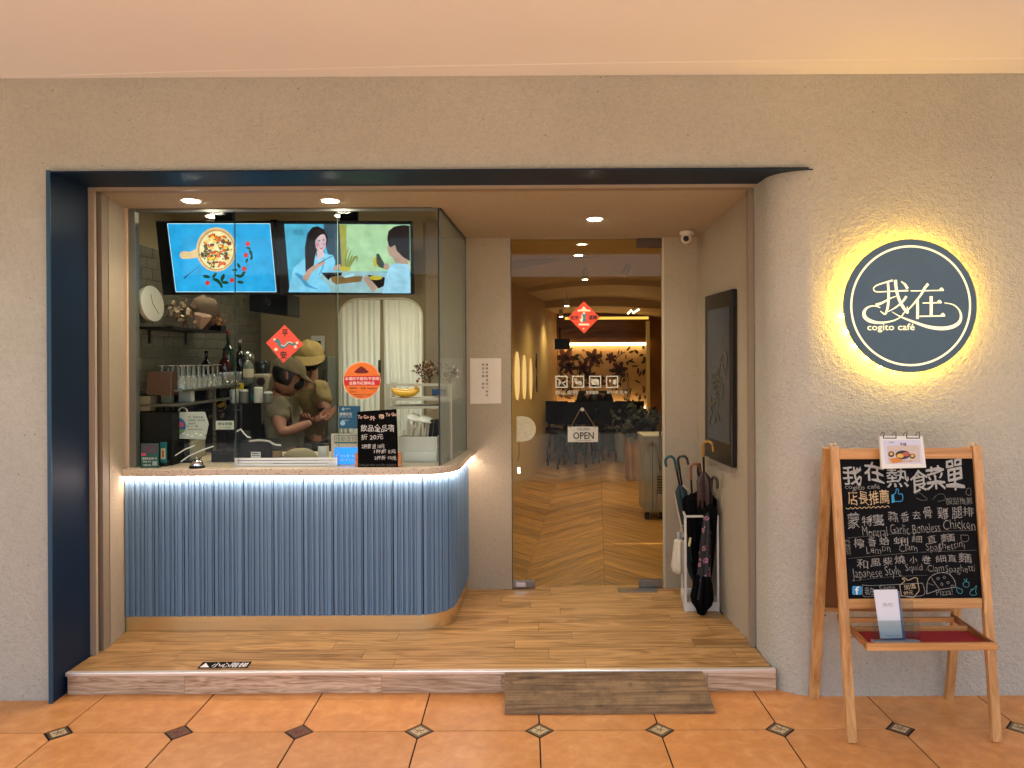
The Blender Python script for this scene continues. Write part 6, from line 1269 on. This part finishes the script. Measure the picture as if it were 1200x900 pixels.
for rr_ in (r1, r2): q += [(cs_.x + rr_ * math.cos(2 * math.pi * i / n), YS - .0135, cs_.z + rr_ * math.sin(2 * math.pi * i / n)) for i in range(n)]
M.add(q, [(i, (i + 1) % n, n + (i + 1) % n, n + i) for i in range(n)]); M.build('ring_line', m_cut, sg, fix=False)
S = []
def stroke(pts, ws): S.extend(ribbon([cg(*p) for p in pts], [w_ / 4.5 for w_ in ws] if isinstance(ws, (list, tuple)) else ws / 4.5))
# first character
stroke([(388, 308), (340, 322), (303, 335), (287, 350), (292, 364), (312, 369), (380, 366), (470, 362)], [10, 8, 7, 6, 6, 6, 6, 9])
stroke([(362, 318), (366, 370), (364, 430), (356, 470), (345, 486), (322, 470)], [12, 13, 13, 12, 10, 3])
stroke([(298, 438), (330, 428), (372, 405), (405, 392)], [14, 12, 7, 4])
stroke([(402, 306), (406, 350), (418, 400), (440, 445), (466, 478), (464, 446)], [17, 15, 15, 16, 14, 3])
stroke([(460, 392), (440, 420), (405, 450), (362, 474)], [13, 11, 8, 3]); stroke([(432, 314), (452, 330), (466, 352)], [4, 12, 15])
# second character
stroke([(482, 364), (560, 363), (655, 361)], [6, 6, 6]); stroke([(632, 360), (645, 352), (656, 362)], [3, 12, 5])
stroke([(575, 326), (556, 350), (536, 385), (500, 430), (470, 462), (440, 486)], [14, 14, 11, 9, 7, 5]); stroke([(518, 408), (519, 460), (518, 512)], [14, 15, 14])
stroke([(545, 428), (600, 427), (644, 426)], [6, 6, 6]); stroke([(622, 425), (634, 417), (645, 427)], [3, 12, 5]); stroke([(590, 392), (591, 440), (590, 494)], [17, 16, 15]); stroke([(528, 498), (600, 497), (662, 495)], [7, 7, 7]); stroke([(640, 494), (652, 486), (663, 497)], [3, 13, 5])
# swashes
stroke([(322, 452), (290, 443), (258, 450), (238, 472), (240, 500), (268, 522), (320, 532), (380, 524), (420, 508), (444, 488)], [5, 5, 9, 16, 20, 19, 12, 8, 6, 5])
stroke([(383, 474), (410, 490), (440, 505), (500, 528), (570, 552), (640, 562), (700, 554), (738, 530), (748, 495), (735, 460), (705, 436), (660, 427)], [2, 5, 8, 12, 16, 19, 19, 18, 12, 8, 6, 4])
flat('brush_lettering', S, ps, .0015, m_cut, sg)
text('small_lettering', [('cogito café', cg(254, 537) + cg(503, 582))], ps, .0018, m_cut, sg, bold=.02)
# the ring of lamps behind the disc
M = MB(); M.tube([(cs_.x + RS * .90 * math.cos(a), YS + .022, cs_.z + RS * .90 * math.sin(a)) for a in [2 * math.pi * i / 60 for i in range(61)]], .008, 6); M.build('halo_lamp', emis('halo_yellow', '#FFC840', 20), sg, smooth=True)
ld = MB()
for k in range(7):
    a = R(188 + k * 15); ld.ball((cs_.x + RS * .955 * math.cos(a), YS + .03, cs_.z + RS * .955 * math.sin(a)), .010, 6)
ld.build('halo_led', emis('halo_led', '#FFE070', 20), sg, smooth=True)

# ================================================================ CHALKBOARD EASEL
ez = thing('chalkboard_easel', 'wooden A-frame chalkboard easel with a red-lined tray on the right', 'easel', (1.6, 3.15, 0))
m_ez = wood('easel_wood', '#A8743E', '#D6A468', 2, .9, .42, .0, .06, dark='#7A4A20', ring=.02, fine=1.4); m_ezx = wood('easel_wood_rail', '#A06A34', '#CE9A5C', 0, .9, .42, .0, .06, dark='#7A4A20', ring=.02, fine=1.4)
YT, YBm = 3.13, 2.973
Lt, Lb = P(977, 525, YT), P(998, 869.5, YBm); Rt, Rb = P(1143.5, 521, YT), P(1167.5, 867, YBm); Lb.z = Rb.z = .001; Lt.z = Rt.z = (Lt.z + Rt.z) / 2
upv = (0, 1, 0)
fr_n = (Rb - Lb).cross(Lt - Lb).normalized(); fr_n = fr_n if fr_n.y < 0 else -fr_n
MB().bar(Lb, Lt, .036, .024, up=tuple(fr_n)).build('front_leg', m_ez, ez, bev=.002); MB().bar(Rb, Rt, .036, .024, up=tuple(fr_n)).build('front_leg', m_ez, ez, bev=.002)
pe = plane3(Lb, Rb, Lt)
pe = (pe[0] + pe[1] * .012, pe[1])     # the front face of the legs
def pz2(px_, py_, off=0): return hit(px_, py_, pe, off)
def rail(name, a_, b_, c_, d_, off=-.004, th=.018): MB().extr([pz2(*a_, off), pz2(*b_, off), pz2(*c_, off), pz2(*d_, off)], -pe[1] * th).build(name, m_ezx, ez, bev=.0015)
rail('top_rail', (983.5, 525.8), (1139.3, 524.8), (1139.6, 537.2), (984.2, 538.2)); rail('bottom_rail', (993.8, 702), (1150.6, 701), (1151.2, 713), (994.4, 713.8))
m_cb = mat('chalkboard_black', '#08080A', .85, var=.35, vscale=5, spec=.15)
flat('board', [[(983.5, 537.5), (1139.5, 536.5), (1152, 702), (993, 702.5)]], pe, -.010, m_cb, ez, thick=.006)
hB = [P(949.5 + 4.5, 818, 3.36), P(1112, 819.5, 3.345)]; hB[0].z = hB[1].z = .001; t0, t1 = P(970.5, 527, 3.17), P(1136, 523, 3.17); t0.z = t1.z = Lt.z - .01
MB().bar(hB[0], t0, .042, .022).build('back_leg', m_ez, ez, bev=.002); MB().bar(hB[1], t1, .036, .022).build('back_leg', m_ez, ez, bev=.002)
for k_, pz0 in ((.9, .03), (.33, .028)):
    a_, b_ = hB[0].lerp(t0, k_ + .04), hB[1].lerp(t1, k_ + .04); MB().bar(a_ + Vector((.02, 0, 0)), b_ - Vector((.018, 0, 0)), .03, .016, up=(0, 0, 1)).build('back_rail', m_ezx, ez, bev=.0015)
MB().extr([hB[0].lerp(t0, .36) + Vector((.021, .004, 0)), hB[1].lerp(t1, .36) + Vector((-.018, .004, 0)), hB[1].lerp(t1, .95) + Vector((-.018, .004, 0)), hB[0].lerp(t0, .95) + Vector((.021, .004, 0))], (0, .006, 0)).build('back_board', mat('back_panel', '#7A4E28', .6), ez)
for q_ in (Lt, Rt):
    for s_ in (-.008, .010): MB().lathe(q_ + Vector((s_, .01, 0.001)), [(0, .007), (.010, .007), (.013, .004)], 10).build('dowel_peg', mat('peg_pale', '#C9B38A', .6), ez, smooth=True)
# tray
TF = 2.85; f0, f1 = P(1015, 758, TF), P(1168, 757, TF); zt3 = (f0.z + f1.z) / 2; b0_, b1_ = P(969, 718, 3.36), P(1104, 719, 3.36)
zbk = (b0_.z + b1_.z) / 2 + .01
tl_, tr_, bl_, br_ = Vector((f0.x, TF, zt3)), Vector((f1.x, TF, zt3)), Vector((b0_.x + .02, 3.28, zbk)), Vector((b1_.x, 3.28, zbk))
MB().bar(tl_ + Vector((.0, 0, 0)), tr_, .028, .016, up=(0, 1, 0)).build('tray_front', m_ezx, ez, bev=.002)
m_ezy = wood('easel_wood_side', '#7A431C', '#B87A40', 1, .9, .45, .2, .08)
MB().bar(tl_ + Vector((.008, .009, 0)), bl_, .024, .014, up=(1, 0, 0)).build('tray_side', m_ezy, ez, bev=.0015); MB().bar(tr_ + Vector((-.008, .009, 0)), br_, .024, .014, up=(1, 0, 0)).build('tray_side', m_ezy, ez, bev=.0015)
for f_, nm in ((.55, 'tray_back'), (.88, 'tray_bar')): a_, b_ = tl_.lerp(bl_, f_), tr_.lerp(br_, f_); MB().bar(a_ + Vector((.016, 0, .002)), b_ - Vector((.016, 0, -.002)), .02, .014, up=(0, 1, 0)).build(nm, m_ezx, ez, bev=.0015)
a_, b_ = tl_.lerp(bl_, .535), tr_.lerp(br_, .535); dz = Vector((0, 0, -.006)); MB().extr([tl_ + Vector((.016, .009, 0)) + dz, tr_ + Vector((-.016, .009, 0)) + dz, b_ + Vector((-.016, 0, 0)) + dz, a_ + Vector((.016, 0, 0)) + dz], (0, 0, -.004)).build('tray_liner', mat('red_felt', '#8E0F14', .85, var=.1, vscale=20), ez)
for p_ in (P(999, 748, 3.03), P(967.5, 722, 3.3)): MB().lathe(p_, [(0, .006), (.014, .006)], 10, ax=(-1, 0, 0)).build('bolt', mat('chrome', '#D8D8D8', .12, 1), ez, smooth=True)
# chalk writing
ce = CR(940, 500, 4.0917)
cw_ = chalk('chalk_board', '#A3A096', .65); cwb = chalk('chalk_bold', '#B4B3AA', .5); cpe = chalk('chalk_cream', '#D2B78A', .4); cbl = chalk('chalk_blue', '#3E9CC8', .3); cfa = chalk('chalk_dim', '#7E7B70', .55); cgr = chalk('chalk_teal', '#4E98A0', .4)
of = -.0094
def cbx(x0, y0, x1, y1): return ce(x0, y0) + ce(x1, y1)
text('title_lettering', [('我', cbx(195, 180, 285, 270)), ('在', cbx(300, 178, 392, 268)), ('熱', cbx(404, 190, 510, 282)), ('食', cbx(518, 196, 602, 302)), ('菜', cbx(594, 192, 684, 302)), ('單', cbx(690, 180, 776, 325))], pe, of, cwb, ez, bold=.016, jit=1.5)
text('chalk_lettering', [('cogito café', cbx(205, 278, 372, 306), .02)], pe, of, cw_, ez, jit=1)
text('chalk_heading', [('店長推薦', cbx(220, 312, 418, 378), .03)], pe, of, cpe, ez, jit=1.5)
flat('chalk_underline', ribbon([ce(210 + 11 * i, 392 - i * .5 + (4 if i % 2 else -3)) for i in range(20)], .7) , pe, of, cpe, ez)
flat('chalk_thumb', ribbon([ce(*p) for p in ((440, 358), (436, 330), (448, 318), (452, 300), (462, 302), (462, 322), (480, 324), (482, 350), (470, 358), (440, 358))], .8) + [[ce(428, 326), ce(440, 324), ce(444, 362), ce(430, 366)]], pe, of, cbl, ez)
row1 = zip('蒙特婁蒜香去骨雞腿排', ((218, 418, 276, 494), (286, 424, 336, 470), (336, 416, 392, 472), (412, 412, 460, 460), (474, 408, 512, 454), (528, 404, 568, 444), (582, 392, 624, 446), (648, 382, 700, 438), (718, 380, 768, 434), (772, 384, 822, 428)))
row2 = zip('檸香蛤蜊細直麵', ((248, 536, 298, 582), (316, 532, 354, 576), (370, 530, 418, 570), (438, 528, 508, 564), (526, 524, 574, 556), (600, 520, 642, 558), (664, 516, 732, 556)))
row3 = zip('和風柴燒小卷細直麵', ((262, 634, 316, 678), (328, 630, 376, 670), (388, 628, 434, 668), (444, 622, 494, 662), (516, 624, 552, 656), (574, 614, 618, 654), (640, 616, 690, 650), (700, 618, 740, 652), (750, 610, 812, 656)))
text('chalk_lettering', [(a_, cbx(*b_), random.uniform(-.06, .08)) for a_, b_ in list(row1) + list(row2) + list(row3)], pe, of, cw_, ez, bold=-.012, jit=1.7)
text('chalk_lettering', [('Montral Garlic Boneless', cbx(288, 470, 662, 516), .055), ('Chicken', cbx(676, 448, 828, 494), .03), ('Lemon   Clam   Spaghettini', cbx(308, 560, 780, 606), .045), ('Japanese Style', cbx(240, 672, 474, 730), .07), ('Squid .Clam', cbx(496, 662, 680, 704), .03), ('Spaghetti', cbx(688, 660, 828, 704), .0)], pe, of, cw_, ez, bold=-.016, jit=1.5)
text('chalk_faint', [('麻辣', cbx(206, 540, 232, 620)), ('酸甜推薦', cbx(690, 340, 816, 374), .06), ('Pizza!', cbx(642, 778, 722, 808), .12)], pe, of, cfa, ez, jit=1)
flat('chalk_line', ribbon([ce(216, 534), ce(500, 510), ce(832, 496)], .35) + ribbon([ce(224, 632), ce(540, 604), ce(836, 592)], .35) + ribbon([ce(240, 740), ce(400, 722), ce(600, 712)], .3), pe, of, cfa, ez)
flat('chalk_doodle', ribbon([ce(*p) for p in ((540, 325), (560, 316), (580, 330), (600, 350), (570, 352), (545, 340))], .4) + ribbon([ce(*p) for p in ((625, 350), (650, 325), (680, 325), (684, 350), (650, 358))], .4) + ribbon([ce(*p) for p in ((760, 520), (796, 522), (794, 548), (766, 548), (760, 520))], .6), pe, of, cfa, ez)
flat('chalk_box', ribbon([ce(790, 298), ce(786, 322), ce(808, 328), ce(806, 296), ce(790, 298)], .35) + ribbon([ce(290, 758), ce(340, 762), ce(580, 750)], .6) + ribbon([ce(290, 758), ce(294, 812), ce(348, 812)], .6) + ribbon([ce(578, 752), ce(582, 808), ce(470, 812)], .6), pe, of, cw_, ez)
text('chalk_lettering', [('我在', cbx(300, 768, 345, 806)), ('Cogito', cbx(370, 762, 446, 784))], pe, of, cw_, ez, jit=1)
flat('chalk_house', ribbon([ce(*p) for p in ((468, 760), (492, 740), (480, 728), (494, 726), (508, 736), (540, 724), (556, 730))], .7) + ribbon([ce(468, 760), ce(476, 810)], .7) + ribbon([ce(476, 810), ce(534, 820)], .7) + ribbon([ce(534, 820), ce(562, 786)], .7) + ribbon([ce(562, 786), ce(552, 732)], .7), pe, of, cpe, ez)
text('chalk_heading', [('加值', cbx(488, 756, 545, 780), .2), ('99元', cbx(486, 786, 532, 806), .1)], pe, of, cpe, ez, jit=.8)
flat('chalk_pizza', ribbon([ce(*p) for p in ((598, 802), (600, 750), (618, 718), (660, 700), (704, 706), (732, 740), (734, 770))], .8) + ribbon([ce(598, 802), ce(660, 782), ce(734, 770)], .7) + ribbon([ce(618, 722), ce(640, 755), ce(660, 782)], .6) + ribbon([ce(606, 752), ce(630, 760)], .5) + sum([ribbon([ce(x_ + 6 * math.cos(a), y_ + 6 * math.sin(a)) for a in (0, 1.2, 2.4, 3.6, 4.8, 6.2)], .45) for x_, y_ in ((652, 728), (682, 722), (700, 748), (670, 755), (720, 765))], []), pe, of, cw_, ez)
flat('chalk_vegetable', ribbon([ce(*p) for p in ((740, 768), (752, 776), (768, 782), (764, 800), (748, 796), (740, 780), (742, 768))], .6) + ribbon([ce(*p) for p in ((776, 730), (786, 742), (800, 748), (796, 768), (776, 766), (772, 750), (786, 742), (790, 728))], .6) + ribbon([ce(*p) for p in ((806, 782), (824, 776), (836, 762), (832, 790), (836, 804), (812, 808), (804, 794), (820, 780))], .6), pe, of, cgr, ez)
flat('f_square', [rrect(*ce(240, 764), *ce(286, 806), 1.6)], pe, of, cbl, ez); text('f_letter', [('f', cbx(254, 768, 274, 804))], pe, of + .0006, m_wh, ez, bold=.02)
# menu card clipped on top
cmn = CR(1010, 500, 13.333); Ym = 3.10
pmn = plane3(P(1033, 512, 3.088), P(1080, 512, 3.088), P(1033, 549, 3.072))
mc_ = thing('ring_menu', 'white ring-bound menu card with a food picture clipped on top of the easel', 'menu', hit(1059, 549, pmn)); m_mw = mat('menu_white', '#DCD9CC', .45)
flat('holder', [[cmn(280, 148), cmn(950, 148), cmn(1005, 640), cmn(310, 658)]], pmn, 0, m_mw, mc_, thick=.012)
flat('card', [[cmn(325, 215), cmn(915, 205), cmn(955, 580), cmn(375, 585)]], pmn, .0008, mat('card_lilac', '#C8C6D2', .4), mc_)
flat('photo_ground', [[cmn(390, 300), cmn(900, 290), cmn(910, 560), cmn(420, 575)]], pmn, .0012, mat('print_beige2', '#C6B4A4', .5, var=.1, vscale=40), mc_)
flat('photo_board', [[cmn(430, 505), cmn(600, 470), cmn(640, 550), cmn(480, 575)]], pmn, .0015, mat('print_orange2', '#C87E28', .5), mc_)
flat('photo_plate', [circ(*cmn(640, 440), 8.6, 5.2), circ(*cmn(460, 430), 3.6, 3.4), circ(*cmn(790, 460), 3.4, 3)], pmn, .0018, mat('print_plate', '#2A2020', .4), mc_)
flat('photo_food', [circ(*cmn(600, 455), 4.4, 2.6, 9), circ(*cmn(460, 425), 2.2, 1.8, 9), circ(*cmn(790, 455), 2.2, 1.8, 9)], pmn, .0021, mat('print_egg', '#D8A84A', .5), mc_); flat('photo_meat', [circ(*cmn(690, 430), 4.4, 2.6, 9)], pmn, .0022, mat('print_meat', '#B0583A', .5, var=.4, vscale=200), mc_)
text('lettering', [('牛排', cmn(595, 250) + cmn(695, 305))], pmn, .0016, mat('ink_maroon2', '#5A2020', .5), mc_, bold=.03); text('small_lettering', [('主廚推薦', cmn(420, 235) + cmn(500, 255)), ('NT$ 380', cmn(640, 530) + cmn(780, 550))], pmn, .0016, m_blk, mc_)
for x_ in (290, 475, 645, 840):
    c = hit(*cmn(x_, 150), pmn, .0); MB().tube([c + Vector((.004 * 0 + .007 * (1 - math.cos(a)) , -.012 * math.sin(a), .016 * math.sin(a) + .004)) for a in [i * .4 for i in range(9)]], .0012, 5).build('ring', m_bp, mc_)
flat('clip_bar', [rect(*cmn(330, 172), *cmn(540, 186)), rect(*cmn(695, 172), *cmn(905, 186)), rect(*cmn(330, 140), *cmn(345, 185)), rect(*cmn(528, 140), *cmn(541, 185)), rect(*cmn(693, 140), *cmn(706, 185)), rect(*cmn(895, 140), *cmn(908, 185))], pmn, .001, m_bp, mc_)
# leaflets in a clear stand on the tray
cq = CR(940, 680, 4.0917); lfb = thing('brochure_holder', 'clear stand with white and slate brochures on the easel tray', 'brochure holder', P(1046, 752, 2.95))
plb = plane3(P(1031, 747, 2.925), P(1057, 747, 2.925), P(1024, 691, 2.96))
flat('slate_brochure', [[cq(372, 48), cq(466, 52), cq(498, 298), cq(388, 298)]], plb, -.004, mat('brochure_slate', '#56627E', .5), lfb, thick=.004)
flat('white_brochure', [[cq(343, 46), cq(456, 44), cq(481, 276), cq(376, 279)]], plb, .0, mat('brochure_white', '#D2D2D4', .5), lfb, thick=.003)
text('brochure_lettering', [('我在', cq(385, 108) + cq(435, 126)), ('cogito café', cq(395, 262) + cq(470, 272))], plb, .001, mat('ink_silver', '#9A9CA0', .4), lfb)
m_ac = glass('acrylic', (.9, .93, .92), 1)
for q_ in ([cq(338, 195), cq(560, 190), cq(566, 298), cq(345, 298)], ): flat('holder_front', [q_], plb, .012, m_ac, lfb, thick=.002)
flat('holder_back', [[cq(470, 95), cq(530, 95), cq(540, 298), cq(475, 298)]], plb, -.012, m_ac, lfb, thick=.002)
flat('holder_base', [[cq(345, 290), cq(566, 290), cq(566, 300), cq(345, 300)]], plb, .012, mat('acrylic_edge', '#B8BCC0', .2), lfb, thick=.03)

# ================================================================ LAMPS OF THE PLACE, AND AN ADDED ONE
warm, neutral = (1, .83, .58), (1, .88, .70)
for c in DL: spotlamp('downlight_lamp', c + Vector((0, 0, -.02)), c + Vector((0, .03, -1)), 7, neutral, 130, .9, .04)
for c in cl: spotlamp('cafe_lamp', c + Vector((0, 0, -.02)), c + Vector((0, 0, -1)), (15 if c.y < 8 else 7), warm, 150, 1, .05)
spotlamp('track_lamp', P(731, 325, 7.2), P(690, 560, 9.0), 15, warm, 100, 1, .04)
for x_, y_ in ((1.9, 6.4), (1.9, 9.0), (.7, 11.0)): 
    c = Vector((x_, y_, 2.3)); t = thing('ceiling_downlight', ('round ceiling lamp on the hidden right side near the door of the cafe', 'round ceiling lamp on the hidden right side farther into the cafe', 'round ceiling lamp above the far tables of the cafe')[(y_ > 6.5) + (y_ > 10)], 'ceiling light', c, group='cafe ceiling lights')
    MB().lathe(c, [(0, .04), (.1, .04)], 14).build('housing', m_lh, t, smooth=True); MB().lathe(c + Vector((0, 0, -.004)), [(0, .03), (.002, .03)], 14).build('lamp', m_glow, t)
    spotlamp('cafe_lamp', c + Vector((0, 0, -.02)), c + Vector((0, 0, -1)), (13 if c.y < 8 else 3), warm, 150, 1, .05)
for x_, y_, e_ in ((P(250, 249, 4.42).x, 4.42, 2.5), (P(401, 249, 4.42).x, 4.42, 2.5), (-1.75, 5.3, 3), (-.9, 5.25, 18)):  # the last is an added lamp that brightens the curtains
    spotlamp('kitchen_lamp', (x_, y_, ZK - .03), (x_, y_ + .02, 1), e_, (1, .9, .72), 150, 1, .06)
for x_, y_ in ((-1.75, 5.3), (-.9, 5.25)):  # fittings; the second belongs to the added curtain lamp
    c = Vector((x_, y_, ZK - .014)); t = thing('kitchen_downlight', 'ceiling lamp deeper in the kitchen, ' + ('above the workers' if x_ < -1 else 'added to brighten the curtains'), 'ceiling light', c, group='kitchen ceiling lamps')
    MB().lathe(c, [(0, .05), (.013, .05)], 20).build('housing', m_lh, t); MB().lathe(c + Vector((0, 0, -.004)), [(0, .04), (.003, .04)], 20).build('lamp', emis('kitchen_glow', '#FFF0D0', 10), t)

# ================================================================ SMALL KITCHEN CLUTTER
def can(name, label, cat, c, h, r, m, capm=None):
    t = thing(name, label, cat, c); MB().lathe(c, [(0, r * .92), (.004, r), (h, r)], 16).build('body', m, t, smooth=True)
    MB().lathe(Vector(c) + Vector((0, 0, h)), [(0, r * 1.03), (.008, r * 1.03), (.012, r * .7)], 16).build('lid', capm or m_bp, t, smooth=True); return t
m_kr = mat('kraft', '#8A6A44', .7); m_st2 = mat('steel_bright', '#A8A8A0', .2, .9)
for k in range(5):
    y_ = 4.34 + k * .06; can('storage_jar', 'dark storage jar at the back of the lower steel shelf, ' + ('first', 'second', 'third', 'fourth', 'fifth')[k] + ' in line', 'jar', (-2.06, y_, ZB2), .07 + .015 * (k % 3), .024, mat('jar_dark', '#241C16', .2), m_st2 if k % 2 else None)
for k in range(3): can('spice_tin', 'small dark tin between the steel topped jars and the yellow tin, ' + ('left', 'middle', 'right')[k], 'tin', (-1.93, 4.68 + k * .06, ZB2), .06, .022, m_dk)
for k, (x_, y_, h_) in enumerate(((-1.95, 4.76, .075), (-1.88, 4.78, .075), (-1.81, 4.76, .075), (-1.73, 4.8, .09), (-1.66, 4.78, .06))):
    can('cup_stack', 'stacked cups on top of the long espresso machine, ' + ('first', 'second', 'third', 'fourth', 'fifth')[k] + ' from the left', 'cups', (x_, y_, 1.272), h_, .028, m_ws if k % 2 else mat('cup_grey', '#6E6E68', .4), m_ws)
for k in range(4):
    q = P(300 + 5 * k, 470 - 3 * (k % 2), 5.35); can('syrup_bottle', 'dark syrup bottle on the back counter left of the workers, ' + ('first', 'second', 'third', 'last')[k], 'bottle', (q.x, 5.62, .967), .24, .03, (m_bd, m_bg, m_br, m_bd)[k])
# hanging tools on the tiled wall
hr = thing('utensil_rail', 'steel rail of hanging ladles on the tiled wall below the racks', 'rail', (-2.1, 4.6, 1.25))
MB().tube([(-2.10, 4.12, 1.285), (-2.10, 4.62, 1.285)], .005, 6).build('rail', m_st, hr)
for k in range(6):
    y_ = 4.15 + k * .075; t = MB().bar((-2.10, y_, 1.28), (-2.09, y_, 1.13), .008, .004); t.ball((-2.085, y_, 1.115), .024, 8, (.6, 1, .8)); t.build('ladle', m_st2 if k % 2 else m_dk, hr, smooth=True)
# teal round badge and reels by the worker
MB().lathe(P(298, 466, 5.0), [(0, .026), (.006, .026)], 18, ax=(0, -1, 0)).build('teal_badge', mat('badge_teal', '#2C7E82', .5), label='small round teal badge on the machine left of the worker in khaki', cat='badge')
bl = thing('blender', 'dark blender with a round jug between the coffee grinder and the workers', 'blender', P(309, 440, 5.5))
q = P(308, 445, 5.5); MB().lathe((q.x, 5.5, q.z - .12), [(0, .06), (.1, .05), (.12, .04)], 16).build('base', m_bp, bl, smooth=True); MB().lathe((q.x, 5.5, q.z), [(0, .04), (.12, .06), (.14, .05)], 16).build('jug', mat('jug_smoke', '#2A2C2A', .1), bl, smooth=True)
MB().box(q.x - .25, q.x + .07, 5.44, 5.7, .967, q.z - .121).build('appliance', m_dk, label='dark oven under the blender on the back counter', cat='oven', bev=.01)
# tangle of thin cables over the till
random.seed(21)
for k in range(5):
    a = P(random.uniform(240, 262), random.uniform(505, 520), 4.13); b = P(random.uniform(262, 300), random.uniform(508, 530), 4.13); m_ = a.lerp(b, .5) + Vector((0, 0, random.uniform(-.06, .05)))
    MB().tube([a, a.lerp(m_, .6) + Vector((0, 0, .01)), m_, b.lerp(m_, .5), b], .0022, 5).build('till_cable', m_bp if k % 2 else m_dk, label='thin dark cable in the tangle over the till', cat='cable', group='dark cables over the till')
# receipt spike, cup and tray behind the sliding pane
tr = thing('serving_tray', 'steel tray with a cloth behind the sliding pane', 'tray', onc(372, 4.16))
MB().box(onc(322, 4.1).x, onc(384, 4.1).x, 4.06, 4.24, ZT, ZT + .012).build('tray', m_st2, tr, bev=.003)
can('takeaway_cup', 'white takeaway cup behind the sliding pane near the cream notice', 'cup', onc(379, 4.12) + Vector((0, 0, .013)), .085, .03, m_ws)
can('takeaway_cup', 'small kraft cup beside the receipt printer', 'cup', onc(325, 4.12) + Vector((0, 0, .013)), .06, .026, m_kr)
# tiny stains and hairline marks low on the facade render
